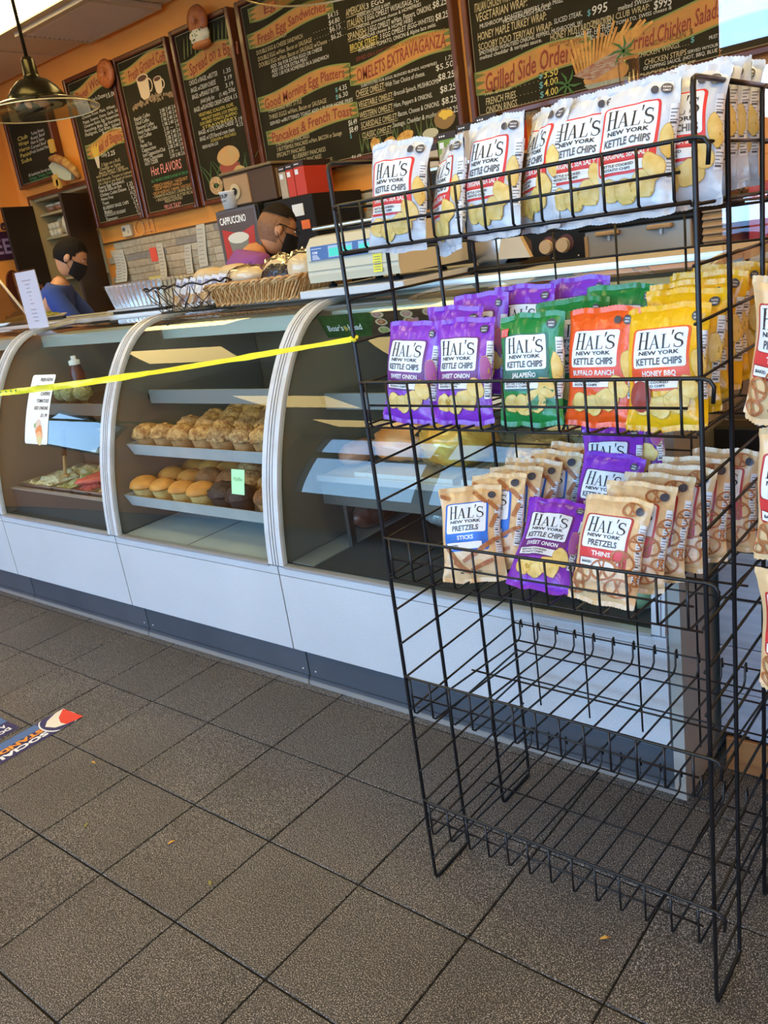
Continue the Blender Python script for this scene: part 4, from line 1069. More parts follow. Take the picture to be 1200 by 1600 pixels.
for i, (dx, ds, r_, cc) in enumerate(((0.11, 0.075, 0.032, (0.75, 0.55, 0.42)), (0.12, 0.055, 0.028, (0.72, 0.25, 0.08)), (0.12, 0.035, 0.026, (0.80, 0.42, 0.20)), (0.125, 0.018, 0.024, (0.70, 0.55, 0.25)), (0.085, 0.08, 0.012, (0.35, 0.45, 0.2)))):
    mb.m(mat('slip_print_%d' % i, cc, 0.7)); blob(mb, sl, xL + dx, s0 + ds, r_, r_ * 0.8, 1 + i * 0.2, i, 0.5, 16)
mb.build('food_picture', t)

# ------------------------------------------------------------------ meats
M_FILM = glass_mat('cling_film', (0.97, 0.97, 0.96), 1.35, 0.12, 2.0)
def meat(name, label, c, r, m_, amp=0.08, fr=3, film=True, seed=0, cat='meat'):
    t = thing(name, label, cat, (c[0], c[1], c[2] - r[2]))
    MB().m(m_).ball(c, r, 28, 18, amp, fr, seed).build('joint', t)
    if film: MB().m(M_FILM).ball(c, (r[0] * 1.06, r[1] * 1.06, r[2] * 1.05), 24, 14, amp * 1.6, fr * 3, seed + 2).build('film', t)
    return t
m_gold = mat('glazed_gold', (0.85, 0.38, 0.04), 0.25, 0.15, var=(0.80, 0.60, 0.14), vscale=9, bump=0.4, bscale=25, coat=0.6)
m_ham = mat('smoked_orange', (0.85, 0.27, 0.05), 0.3, coat=0.5, var=(0.78, 0.42, 0.20), vscale=9, bump=0.3, bscale=25)
meat('turkey_breast', 'glazed golden turkey breast in clear wrap on the meat shelf', (1.86, 0.70, 0.80), (0.125, 0.13, 0.09), m_gold, 0.16, 4, True, 3)
meat('ham', 'orange smoked ham left of the golden turkey', (1.63, 0.74, 0.775), (0.12, 0.13, 0.065), m_ham, 0.16, 4, False, 5)
meat('roast', 'pale brown roast at the left end of the meat shelf', (1.47, 0.66, 0.75), (0.055, 0.09, 0.04), mat('roast_brown', (0.36, 0.17, 0.10), 0.5, var=(0.45, 0.26, 0.18), vscale=12), 0.1, 3, False, 7)
meat('wrapped_bird', 'crinkled gold net wrapped roast on the meat shelf', (2.13, 0.72, 0.762), (0.10, 0.11, 0.052), mat('gold_foil', (0.80, 0.56, 0.28), 0.3, 0.6, var=(0.42, 0.24, 0.09), vscale=30, bump=1.0, bscale=45), 0.06, 4, False, 9)
for i, (x0, x1) in enumerate(((1.57, 1.95), (1.98, 2.30), (2.33, 2.60))):
    t = thing('meat_tray', 'shallow pale metal tray on the meat shelf, %s of three' % ('left', 'middle', 'right')[i], 'tray', ((x0 + x1) / 2, 0.7, 0.708), group='trays on the meat shelf')
    MB().m(mat('meat_tray', (0.52, 0.50, 0.42), 0.35, 0.3)).box(x0, x1, 0.51, 1.0, 0.7085, 0.712).box(x0, x1, 0.51, 0.514, 0.712, 0.728).box(x0, x1, 0.996, 1.0, 0.712, 0.728).box(x0, x0 + 0.004, 0.514, 0.996, 0.712, 0.728).box(x1 - 0.004, x1, 0.514, 0.996, 0.712, 0.728).build('tray_body', t)
meat('cheese_block', 'pale yellow cheese block at the right of the meat shelf', (2.42, 0.72, 0.775), (0.09, 0.12, 0.055), mat('cheese', (0.62, 0.50, 0.24), 0.5), 0.05, 2, False, 1, 'cheese')
meat('bologna', 'pink round bologna log on the case deck', (1.93, 0.84, 0.545), (0.085, 0.16, 0.08), mat('bologna_pink', (0.42, 0.20, 0.17), 0.45), 0.02, 2, False, 1)
meat('wrapped_turkey', 'clear wrapped package on the case deck left of the bologna', (1.72, 0.80, 0.515), (0.09, 0.10, 0.05), mat('film_grey', (0.42, 0.42, 0.40), 0.25, 0.3, var=(0.65, 0.65, 0.62), vscale=40, bump=1, bscale=40), 0.12, 5, True, 4, 'package')
meat('salami', 'dark red wrapped meat at the left of the case deck', (1.45, 0.72, 0.52), (0.045, 0.12, 0.055), mat('salami_red', (0.14, 0.05, 0.04), 0.4, var=(0.25, 0.14, 0.12), vscale=40), 0.05, 3, True, 6)
meat('yellow_squash', 'yellow orange wrapped block on the front of the case deck', (2.33, 0.42, 0.515), (0.10, 0.06, 0.05), mat('squash', (0.68, 0.33, 0.03), 0.4, var=(0.5, 0.2, 0.02), vscale=9), 0.08, 3, False, 8, 'food')
meat('green_melon', 'pale green wrapped block at the right end of the case deck', (2.54, 0.42, 0.51), (0.06, 0.06, 0.045), mat('melon', (0.30, 0.42, 0.24), 0.4, var=(0.2, 0.3, 0.15), vscale=9), 0.08, 3, False, 8, 'food')
for i, (x, y) in enumerate(((1.60, 1.02), (1.86, 1.05))):
    t = thing('blue_package', 'blue and white meat package at the back of the deck, %s one' % ('left', 'right')[i], 'package', (x, y, 0.466))
    MB().m(mat('pack_white', (0.55, 0.54, 0.48), 0.4)).bbox(x - 0.07, x + 0.07, y - 0.04, y + 0.04, 0.467, 0.60, 0.012).build('wrapper', t)
    MB().m(mat('pack_blue', (0.03, 0.14, 0.45), 0.4)).box(x - 0.01, x + 0.068, y - 0.0415, y - 0.0402, 0.52, 0.585).build('label_band', t)
# ------------------------------------------------------------------ black wire rack
M_WIRE = mat('black_wire', (0.006, 0.006, 0.007), 0.38, 0.0, spec=0.4)
RX0, RX1 = 2.283, 2.918
RY = (-0.200, -0.066, 0.101, 0.236)
RZ = [0.066 + 0.0783 * k for k in range(19)]
RTOP = 1.552
def make_rack():
    t = thing('wire_rack', 'tall black wire rack filled with snack bags in front of the meat case', 'rack', (RX0, RY[0], 0))
    for X in (RX0, RX1):
        sgn_ = 1 if X == RX0 else -1
        mb = MB().m(M_WIRE)
        r = 0.0040
        def corner(pts, X=X):   # rounded loop
            out = []
            for i, p in enumerate(pts):
                a = Vector(pts[i - 1]); b = Vector(p); c = Vector(pts[(i + 1) % len(pts)])
                d1 = (a - b).normalized() * 0.012; d2 = (c - b).normalized() * 0.012
                for q in (0, 0.5, 1):
                    out.append((b + d1) * (1 - q) ** 2 + b * 2 * q * (1 - q) + (b + d2) * q * q)
            return out
        mb.tube(corner([(X, RY[0], r), (X, RY[1], r), (X, RY[1], RTOP), (X, RY[0], RTOP)]), r, 8, closed=True)
        mb.tube(corner([(X, RY[2], r), (X, RY[3], r), (X, RY[3], RTOP), (X, RY[2], RTOP)]), r, 8, closed=True)
        mb.tube([(X, RY[1], RTOP), (X, RY[2], RTOP)], r, 8)
        for z in RZ: mb.tube([(X + sgn_ * 0.0045, RY[0] - 0.003, z), (X + sgn_ * 0.0045, RY[3] + 0.003, z)], 0.0026, 6)
        mb.build('side_panel', t)
    mb = MB().m(M_WIRE)
    for x in (2.339, 2.474, 2.609, 2.744, 2.879): mb.tube([(x, RY[3] + 0.004, 0.23), (x, RY[3] + 0.004, RTOP - 0.02)], 0.0024, 6)
    for k, z in enumerate(RZ):
        if k % 4 in (1, 0, 3) and k > 1 or k == 18:
            mb.tube([(RX0 - 0.004, RY[3], z), (RX1 + 0.004, RY[3], z)], 0.0023, 6)
    mb.build('back_panel', t)
    for n, k in enumerate((2, 6, 10, 14, 18)):
        zt, zb = RZ[k] + 0.004, RZ[k - 1] - 0.004
        b = MB().m(M_WIRE)
        yf = RY[0] - 0.010
        drop = 0.035
        if n == 4: zb += 0.008; drop = 0.016
        # top front wire with hooks round the uprights
        b.tube([(RX1 + 0.020, yf, zt - 0.036), (RX1 + 0.022, yf, zt - 0.012), (RX1 + 0.016, yf, zt - 0.003), (RX1 + 0.004, yf, zt), (RX0 + 0.02, yf, zt), (RX0 + 0.006, yf + 0.004, zt), (RX0 - 0.003, yf + 0.012, zt - 0.006), (RX0 + 0.004, yf + 0.018, zt - 0.02)], 0.0031, 7)
        b.tube([(RX0 + 0.024, yf, (zt + zb) / 2), (RX1 - 0.016, yf, (zt + zb) / 2)], 0.0022, 6)
        if n in (3, 4, 2): b.tube([(RX0 + 0.004, yf + 0.003, zb), (RX1 - 0.004, yf + 0.003, zb)], 0.0022 if n < 4 else 0.003, 6)
        slope = -drop / (RY[3] - yf)
        xs_ = [RX0 + 0.022 + (RX1 - RX0 - 0.046) * i / 12 for i in range(13)]
        for x in xs_:
            zr = zb - drop
            zk = RZ[k - 1] + 0.0
            b.tube([(x, yf - 0.003, zt), (x, yf - 0.003, zb + 0.006), (x, yf + 0.004, zb), (x, RY[3] - 0.018, zr + 0.001), (x, RY[3] - 0.006, zr + 0.012), (x, RY[3] - 0.004, zk + 0.006), (x, RY[3] + 0.003, zk + 0.010), (x, RY[3] + 0.006, zk - 0.012)], 0.0024, 6)
        for yy in (0.03, 0.225):
            b.tube([(RX0 + 0.006, yy, zb + slope * (yy - yf) - 0.004), (RX1 - 0.006, yy, zb + slope * (yy - yf) - 0.004)], 0.0024, 6)
        b.build('wire_basket', t)
    return t
rack = make_rack()
rack2 = dup(rack, (3.10, RY[0], 0), label='second black wire rack just past the right edge, with bags clipped to its side')

# ------------------------------------------------------------------ snack bags
def bag_mat(n, col, rough=0.33): return mat('film_' + n, col, rough, 0.0, spec=0.5, bump=0.5, bscale=30, coat=0.3)
M_PANEL = mat('panel_white', (0.78, 0.80, 0.82), 0.4)
M_CHIP = mat('print_chip', (0.72, 0.50, 0.12), 0.5, var=(0.80, 0.62, 0.24), vscale=60)
M_CHIP2 = mat('print_chip_edge', (0.52, 0.32, 0.05), 0.5)
M_PRETZ = mat('print_pretzel', (0.36, 0.11, 0.03), 0.5, var=(0.50, 0.20, 0.07), vscale=80)
M_BADGE = mat('print_badge', (0.06, 0.06, 0.08), 0.4)
M_GREY = mat('print_grey', (0.10, 0.10, 0.11), 0.5)
FL = {
 'salt':  dict(film=(0.62, 0.65, 0.70), frame=(0.72, 0.03, 0.03), banner=(0.72, 0.04, 0.05), flav='ORIGINAL SEA SALT', kind='chips', name='white sea salt crisp bag'),
 'onion': dict(film=(0.24, 0.035, 0.50), frame=(0.13, 0.02, 0.17), banner=(0.16, 0.025, 0.20), flav='SWEET ONION', kind='chips', name='purple sweet onion crisp bag'),
 'jal':   dict(film=(0.008, 0.21, 0.04), frame=(0.03, 0.14, 0.11), banner=(0.03, 0.14, 0.11), flav='JALAPEÑO', kind='chips', name='green jalapeno crisp bag'),
 'ranch': dict(film=(0.86, 0.10, 0.008), frame=(0.74, 0.07, 0.02), banner=(0.74, 0.07, 0.02), flav='BUFFALO RANCH', kind='chips', name='orange buffalo ranch crisp bag'),
 'honey': dict(film=(0.82, 0.44, 0.004), frame=(0.76, 0.10, 0.015), banner=(0.76, 0.08, 0.015), flav='HONEY BBQ', kind='chips', name='yellow honey barbecue crisp bag'),
 'sticks': dict(film=(0.72, 0.48, 0.24), frame=(0.01, 0.12, 0.52), banner=(0.01, 0.15, 0.62), flav='STICKS', kind='sticks', name='tan bag of pretzel sticks with a blue label'),
 'thins': dict(film=(0.72, 0.48, 0.24), frame=(0.46, 0.03, 0.03), banner=(0.66, 0.04, 0.04), flav='THINS', kind='thins', name='tan bag of pretzel thins with a red label'),
}
BW, BH, BD = 0.126, 0.174, 0.042
def bag_surface(u, v, side, seed):
    """u -1..1, v 0..1; side -1 front, +1 back"""
    v = min(max(v, 0.0), 1.0); hw = BW / 2 * (1 - 0.075 * math.sin(PI * v) ** 0.7)
    su = math.copysign(abs(u), u)
    th = (max(0.0, 1 - abs(su) ** 2.4)) ** 0.75 * (math.sin(PI * min(max(v, 0), 1)) ** 0.55 if 0 < v < 1 else 0)
    th *= 1.0 + 0.22 * (0.5 - v)
    n1 = noise.noise(Vector((u * 1.6 + seed, v * 2.2, seed * 1.3 + side)))
    e = math.exp(-v / 0.13) + math.exp(-(1 - v) / 0.13)
    wr = 0.0045 * e * (math.sin(u * 7.5 + seed * 2 + n1 * 3) + 0.5 * math.sin(u * 15 + seed)) * (1 if (0.02 < v < 0.98) else 0.6)
    y = side * BD / 2 * th + wr + side * 0.0022 * n1 * th
    y += side * 0.0018 * th * math.sin(u * 5 + v * 11 + seed * 2 + 2 * n1) + 0.006 * math.sin(seed * 3 + u * 1.2) * (v - 0.5) ** 2 * 4
    x = hw * u + 0.0015 * math.sin(v * 9 + seed)
    z = BH * v - 0.004 * abs(u) ** 3 * math.copysign(1, 0.5 - v) * -1 * math.exp(-min(v, 1 - v) / 0.1) + 0.0015 * math.sin(u * 6 + seed) * e
    return (x, y, z)
BAGS = {}
def make_bag(fl, seed, loc, rot, label, group):
    F = FL[fl]; t = thing('snack_bag', label, 'bag', loc, group=group, rot=rot)
    film = bag_mat(fl, F['film'])
    mb = MB().m(film, True)
    for side in (-1, 1):
        mb.grid(lambda u, v: bag_surface(u, v, side, seed), 22, 26, -1, 1, 0, 1, flip=(side > 0))
    # crimped seals with a zig-zag cut
    for v0, s in ((0, -1), (1, 1)):
        vs = []; n = 44
        for i in range(n + 1):
            u = -1 + 2 * i / n
            p = bag_surface(u, v0, -1, seed)
            vs += [p, (p[0], p[1] + 0.0008 * (-1) ** i, p[2] + s * (0.008 + (0.0011 if i % 2 else 0)))]
        mb.add(vs, [(2 * i, 2 * i + 2, 2 * i + 3, 2 * i + 1) for i in range(n)])
    mb.build('pouch', t, world=False)
    def mp(x, z, l):
        v = z / BH
        hw = BW / 2 * (1 - 0.075 * math.sin(PI * min(max(v, 0), 1)) ** 0.7)
        u = max(-1, min(1, x / hw))
        p = bag_surface(u, v, -1, seed)
        return (p[0], p[1] - 0.0007 - 0.00045 * l, p[2])
    cx = -0.006; W = 0.088
    lab = MB().m(mat('frame_' + fl, F['frame'], 0.4), True)
    hz = BH
    rrect(lab, mp, cx, hz * 0.575, W, hz * 0.545, 0, 0.006, 12, 14)
    lab.m(M_PANEL); rrect(lab, mp, cx, hz * 0.67, W - 0.008, hz * 0.33, 1, 0.004, 12, 8)
    lab.m(mat('banner_' + fl, F['banner'], 0.4)); rrect(lab, mp, cx, hz * 0.455, W, hz * 0.088, 2, 0, 12, 3)
    lab.m(M_PANEL); rrect(lab, mp, cx - 0.004, hz * 0.362, W - 0.016, hz * 0.075, 3, 0, 10, 3)
    lab.build('front_label', t, world=False)
    tx = MB().m(M_INK)
    lx = cx - W / 2 + 0.010
    put_logo(tx, mp, cx - 0.035, hz * 0.665, 0.072, hz * 0.150, 2.5)
    put_text(tx, 'NEW YORK', mp, cx, hz * 0.615, hz * 0.034, 0.062, 2.5, 0.03, 0, 'c')
    tx.m(M_GREY)
    put_text(tx, 'KETTLE CHIPS' if F['kind'] == 'chips' else 'PRETZELS', mp, cx, hz * 0.53, hz * 0.06, 0.070 if F['kind'] == 'chips' else 0.054, 2.5, 0.035, 0, 'c')
    tx.m(M_PANEL); put_text(tx, F['flav'], mp, cx, hz * 0.432, hz * 0.046, min(0.074, 0.0056 * len(F['flav'])) if len(F['flav']) > 6 else 0.034, 3.2, 0.03, 0, 'c')
    tx.m(M_INK)
    if F['kind'] == 'chips':
        put_text(tx, 'KETTLE COOKED', mp, cx - 0.036, hz * 0.366, hz * 0.021, 0.050, 4.2, 0.03); put_text(tx, 'POTATO CHIPS', mp, cx - 0.034, hz * 0.335, hz * 0.021, 0.043, 4.2, 0.03)
    else:
        put_text(tx, 'BAKED', mp, cx - 0.036, hz * 0.35, hz * 0.024, 0.020, 4.2, 0.03)
        put_text(tx, 'NET WT. 2 OZ (57g)', mp, cx - 0.02, hz * 0.06, hz * 0.022, 0.042, 1, 0.03)
    tx.build('lettering', t, world=False)
    pc = MB()
    if F['kind'] == 'chips':
        for i, (a, b, ra, rb, ro_) in enumerate(((-0.030, 0.185, .015, .015, .2), (-0.006, 0.165, .016, .017, .5), (0.020, 0.21, .018, .018, 1.0), (0.036, 0.33, .013, .018, .5), (0.050, 0.52, .008, .022, 0.1))):
            pc.m(M_CHIP2); blob(pc, mp, a, b * hz, ra * 1.06, rb * 1.06, 4.6 + i * 0.25, i + seed, 0.2, 18, ro_)
            pc.m(M_CHIP if not (fl == 'onion' and i == 4) else mat('print_onion', (0.40, 0.10, 0.30), 0.5)); blob(pc, mp, a, b * hz, ra, rb, 4.75 + i * 0.25, i + seed, 0.2, 18, ro_)
        if fl == 'jal':
            pc.m(mat('print_pepper', (0.06, 0.24, 0.09), 0.4)); ribbon2(pc, mp, [(0.005 + 0.012 * q, hz * (0.15 + 0.006 * q * q * 3)) for q in range(5)], [0.010, 0.018, 0.020, 0.016, 0.006], 6.2)
            pc.m(mat('print_hot_red', (0.72, 0.04, 0.03), 0.4)); rrect(pc, mp, -0.048, hz * 0.875, 0.016, hz * 0.085, 6, 0, 2, 2)
            pc.m(M_PANEL); [put_text(pc, 'HOT HOT', mp, -0.0555, hz * (0.845 + 0.022 * q), hz * 0.014, 0.014, 6.6) for q in range(3)]
        if fl == 'honey':
            pc.m(mat('print_sauce', (0.32, 0.04, 0.02), 0.4)); blob(pc, mp, -0.036, hz * 0.26, 0.018, 0.024, 6.2, 3, 0.1)
    elif F['kind'] == 'sticks':
        for i, (a, b, L_, an) in enumerate(((0.01, 0.27, .030, .5), (0.035, 0.36, .026, .55), (-0.035, 0.24, .022, -1.0), (0.02, 0.14, .024, .4), (-0.02, 0.12, .02, -.6), (0.048, 0.62, .014, 1.2), (0.02, 0.90, .018, -.7), (0.046, 0.80, .014, -.8), (-0.05, 0.93, .01, -.5))):
            pc.m(M_PRETZ); q = [(a + L_ * s * math.cos(an), b * hz + L_ * s * math.sin(an)) for s in (-1, -.5, 0, .5, 1)]
            ribbon2(pc, mp, q, [0.006, 0.008, 0.0075, 0.008, 0.006], 4.6 + 0.2 * i)
    else:
        for i, (a, b, R, an) in enumerate(((0.0, 0.30, .021, .2), (0.032, 0.42, .018, -.5), (-0.038, 0.22, .017, .8), (0.030, 0.14, .020, .1), (0.052, 0.62, .014, 1.2), (0.030, 0.93, .014, .4), (0.055, 0.25, .012, 0), (-0.045, 0.08, .013, .3))):
            pc.m(M_PRETZ)
            def pt(th_, s=1.0): 
                x_ = R * s * math.cos(th_) * 1.1; y_ = R * s * math.sin(th_) * 0.8
                return (a + x_ * math.cos(an) - y_ * math.sin(an), b * hz + x_ * math.sin(an) + y_ * math.cos(an))
            ring = [pt(2 * PI * q / 16) for q in range(17)]
            ribbon2(pc, mp, ring, 0.0034, 4.6 + i * 0.25); ribbon2(pc, mp, [pt(-1.2), pt(0, 0.0), pt(1.8)], 0.003, 4.7 + i * 0.25); ribbon2(pc, mp, [pt(-2.0), pt(0, 0.0), pt(1.3)], 0.003, 4.75 + i * 0.25)
    pc.m(M_BADGE); blob(pc, mp, 0.044, hz * 0.925, 0.0075, 0.0078, 7, 1, 0.02, 16)
    pc.m(M_GREY if F['kind'] != 'chips' else M_PANEL); put_text(pc, 'NON', mp, 0.044, hz * 0.928, 0.003, 0.009, 7.6, 0.02, 0, 'c'); put_text(pc, 'GMO', mp, 0.044, hz * 0.900, 0.003, 0.009, 7.6, 0.02, 0, 'c')
    if fl in ('salt', 'ranch'): pc.m(M_BADGE); blob(pc, mp, 0.028, hz * 0.920, 0.0055, 0.006, 7, 1, 0.02, 14)
    pc.build('food_picture', t, world=False)
    # nutrition panel wrapping round the right flank to the back
    def mpb(x, z, l):
        v = z / BH; hw = BW / 2 * (1 - 0.075 * math.sin(PI * min(max(v, 0), 1)) ** 0.7)
        if x <= hw: p = bag_surface(max(-1, x / hw), v, -1, seed); s = -1
        else: p = bag_surface(max(-1, (2 * hw - x) / hw), v, 1, seed); s = 1
        return (p[0] + 0.0006, p[1] + s * (0.0007 + 0.00045 * l), p[2])
    nb = MB().m(M_PANEL, True)
    nb.grid(lambda a_, b_: mpb(a_, b_, 0), 8, 14, 0.0485, 0.076, hz * 0.22, hz * 0.80)
    nb.m(M_GREY)
    for q in range(20):
        zz = hz * (0.24 + 0.027 * q); th = 0.0012 if q % 5 else 0.003
        w2 = 0.014 + 0.006 * ((q * 7) % 3) / 2
        nb.grid(lambda a_, b_: mpb(a_, b_, 1), 4, 1, 0.0500, 0.0500 + w2, zz, zz + th)
    nb.build('nutrition_panel', t, world=False)
    return t
def bag(fl, x, y, z, yaw=0.0, lean=0.2, roll=0.0, label='', group='', seed=None):
    s = (len(BAGS.get(fl, [])) if seed is None else seed)
    variants = BAGS.setdefault(fl, [])
    loc = (x, y, z); rot = Matrix.Rotation(yaw, 3, 'Z') @ Matrix.Rotation(-lean, 3, 'X') @ Matrix.Rotation(roll, 3, 'Y')
    rot = rot.to_euler()
    if len(variants) < 2:
        t = make_bag(fl, len(variants) * 2.7 + len(fl) * 1.1, loc, rot, label, group); variants.append(t)
        variants.append(None) if False else None
        return t
    variants.append(None)
    return dup(variants[len(variants) % 2], loc, rot, label, group)
def zs(zb, y): return zb - 0.080 * (y + 0.2) + 0.012
Z1, Z2, Z3 = 1.396, 1.084, 0.771
g1 = 'white crisp bags on the top shelf of the rack'
bag('salt', 2.372, -0.150, Z1, 0.05, .22, 0.06, 'white sea salt crisp bag at the left end of the top shelf', g1)
bag('salt', 2.462, -0.120, Z1 - 0.015, -0.60, .20, -0.10, 'white crisp bag turned sideways, second from left, its corner poking through the shelf', g1)
bag('salt', 2.560, -0.135, Z1, -0.18, .20, 0.02, 'white crisp bag third from left on the top shelf', g1)
bag('salt', 2.640, -0.118, Z1, -0.62, .22, -0.06, 'narrow looking turned white crisp bag behind the third bag of the top shelf', g1)
bag('salt', 2.724, -0.142, Z1, -0.06, .22, 0.03, 'white crisp bag fourth in the front of the top shelf', g1)
bag('salt', 2.750, -0.085, Z1 + 0.006, -0.10, .24, 0.0, 'white crisp bag peeking out between the two right front bags of the top shelf', g1)
bag('salt', 2.812, -0.158, Z1, 0.0, .22, 0.02, 'large looking white crisp bag left of the right rack post, top shelf', g1)
bag('salt', 2.864, -0.122, Z1 + 0.004, 0.06, .24, 0.02, 'white crisp bag at the right end of the top shelf behind the post', g1)
bag('salt', 2.852, -0.060, Z1 + 0.012, 0.04, .22, 0.0, 'white crisp bag second back at the right end of the top shelf', g1)
bag('salt', 2.850, -0.006, Z1 + 0.020, 0.02, .18, 0.0, 'white crisp bag third back at the right end of the top shelf', g1)
bag('salt', 2.850, 0.050, Z1 + 0.020, 0.02, .14, 0.0, 'white crisp bag fourth back at the right end of the top shelf', g1)
bag('salt', 2.850, 0.105, Z1 + 0.020, 0.02, .14, 0.0, 'white crisp bag rearmost at the right end of the top shelf', g1)
g2 = 'crisp bags on the second shelf of the rack'
bag('onion', 2.352, -0.155, Z2, 0.04, .24, 0.08, 'purple sweet onion crisp bag at the left end of the second shelf', g2)
bag('onion', 2.478, -0.158, Z2, 0.0, .24, 0.0, 'purple sweet onion crisp bag beside the green one on the second shelf', g2)
bag('onion', 2.415, -0.100, Z2 + 0.016, -0.05, .22, 0.04, 'purple crisp bag behind the two front purple bags', g2)
bag('onion', 2.452, -0.048, Z2 + 0.030, 0.02, .20, -0.02, 'purple crisp bag third back among the purple bags', g2)
bag('onion', 2.520, -0.006, Z2 + 0.034, 0.0, .18, 0.02, 'purple crisp bag fourth back behind the green bag', g2)
bag('onion', 2.610, 0.046, Z2 + 0.034, 0.0, .16, -0.02, 'purple crisp bag rearmost behind the green bag', g2)
bag('jal', 2.618, -0.158, Z2, 0.0, .22, -0.02, 'green jalapeno crisp bag in the middle of the second shelf front', g2)
bag('jal', 2.666, -0.092, Z2 + 0.012, 0.10, .24, -0.05, 'green crisp bag peeking out behind the front green and orange bags', g2)
bag('jal', 2.720, -0.036, Z2 + 0.022, 0.05, .22, 0.03, 'green crisp bag behind the orange bag', g2)
bag('ranch', 2.738, -0.150, Z2, -0.03, .22, 0.0, 'orange buffalo ranch crisp bag on the second shelf', g2)
bag('honey', 2.853, -0.165, Z2, 0.06, .26, -0.03, 'yellow honey barbecue crisp bag at the front right of the second shelf', g2)
for i, (y, w_) in enumerate(((-0.100, 'second'), (-0.048, 'third'), (0.006, 'fourth'), (0.060, 'fifth'), (0.118, 'rearmost'))):
    bag('honey', 2.850 - 0.004 * (i % 2), y, Z2 + 0.014 + 0.006 * min(i, 2), 0.03 * (i % 3), .24 - .03 * i, 0.02 * (-1) ** i, 'yellow honey barbecue crisp bag, %s in the row at the right of the second shelf' % w_, g2)
g3 = 'snack bags on the third shelf of the rack'
bag('sticks', 2.462, -0.160, Z3, 0.30, .46, -0.08, 'tan blue labelled pretzel stick bag at the front left of the third shelf', g3)
for i, (x, y, w_) in enumerate(((2.474, -0.110, 'second'), (2.482, -0.062, 'third'), (2.490, -0.010, 'fourth'), (2.508, 0.052, 'fifth'), (2.528, 0.108, 'rearmost'))):
    bag('sticks', x, y, Z3 + 0.010, 0.05 - .03 * i, .46 - 0.05 * i, -0.06 + 0.03 * i, 'tan blue labelled pretzel stick bag, %s from the front on the third shelf' % w_, g3)
bag('onion', 2.596, -0.155, Z3, 0.16, .82, 0.08, 'purple sweet onion crisp bag lying back at the front of the third shelf', g3)
bag('onion', 2.646, -0.004, Z3 + 0.028, 0.08, .42, 0.10, 'purple crisp bag standing behind the lying purple bag on the third shelf', g3)
bag('onion', 2.652, 0.045, Z3 + 0.072, 0.0, .38, -0.06, 'purple crisp bag third back on the third shelf', g3)
bag('onion', 2.690, 0.100, Z3 + 0.125, -0.15, .32, -0.22, 'purple crisp bag sticking up highest at the back of the third shelf', g3)
bag('thins', 2.726, -0.165, Z3, 0.02, .46, 0.05, 'tan red labelled pretzel thins bag at the front right of the third shelf', g3)
for i, (x, y, w_) in enumerate(((2.752, -0.112, 'second'), (2.768, -0.058, 'third'), (2.790, -0.004, 'fourth'), (2.806, 0.050, 'fifth'), (2.838, 0.115, 'rearmost'))):
    bag('thins', x, y, Z3 + 0.010, 0.04, .42 - 0.05 * i, 0.05 - 0.01 * i, 'tan red labelled pretzel thins bag, %s from the front on the third shelf' % w_, g3)
for i, (z, w_, k) in enumerate(((1.14, 'topmost', 'thins'), (0.945, 'middle', 'thins'), (0.75, 'lowest', 'thins'))):
    bag(k, 3.074 - 0.012 * (2 - i), -0.262, z - 0.02, -0.35 + 0.1 * i, 0.06, 0.05 - 0.05 * i, 'tan pretzel bag clipped at the right edge of the picture, %s of three' % w_, 'tan bags clipped to the second rack')
cl = thing('clip_strip', 'thin black strip of clips holding the tan bags at the right edge', 'strip', (3.090, -0.235, 0.75))
mb = MB().m(M_BLACK).box(3.080, 3.096, -0.238, -0.235, 0.78, 1.50)
for z in (1.345, 1.15, 0.955): mb.tube([(3.088, -0.238, z + 0.01), (3.083, -0.258, z - 0.008), (3.078, -0.262, z - 0.03)], 0.003, 6).box(3.05, 3.098, -0.268, -0.256, z - 0.042, z - 0.034)
mb.build('strip', cl)

# ------------------------------------------------------------------ yellow barrier tape tied to the rack
t = thing('barrier_tape', 'yellow caution tape stretched from the wire rack across the cases', 'tape', (RX0, -0.205, 1.24))
A_ = Vector((RX0 - 0.001, -0.205, 1.247)); B_ = Vector((-0.62, 0.10, 1.05))
mb = MB().m(mat('tape_yellow', (0.80, 0.72, 0.02), 0.35, var=(0.72, 0.62, 0.03), vscale=30), True)
N_ = 120; vs = []
for i in range(N_ + 1):
    q = i / N_; p = A_.lerp(B_, q); p.z -= 0.05 * math.sin(PI * q) * 0.4
    tw = 0.5 + 0.5 * math.sin(q * 9) + 0.3 * noise.noise(Vector((q * 14, 0, 0)))
    hw = 0.0055 + 0.004 * min(1, q * 6) + 0.002 * noise.noise(Vector((q * 40, 3, 0)))
    d = Vector((0.15 * math.sin(tw), math.sin(tw), math.cos(tw)))
    f_ = Vector((0, -0.004 * math.sin(q * 60), 0.0))
    vs += [p + d * hw, p + f_, p - d * hw]
mb.add(vs, [f for i in range(N_) for f in ((3 * i, 3 * i + 1, 3 * i + 4, 3 * i + 3), (3 * i + 1, 3 * i + 2, 3 * i + 5, 3 * i + 4))])
mb.build('tape', t, fix=False)
mb = MB().m(mat('tape_green', (0.05, 0.22, 0.08), 0.5))
for i in range(68, 112, 2):
    a, b, c, d = vs[3 * i], vs[3 * i + 1], vs[3 * i + 4], vs[3 * i + 3]
    o_ = Vector((0, -0.0016, 0)); lp = lambda m_, n_: (a.lerp(b, m_)).lerp(d.lerp(c, m_), n_) + o_
    mb.add([lp(.3, .2), lp(.95, .1), lp(.95, .55), lp(.3, .65)], [(0, 1, 2, 3)])
mb.build('print', t, fix=False)
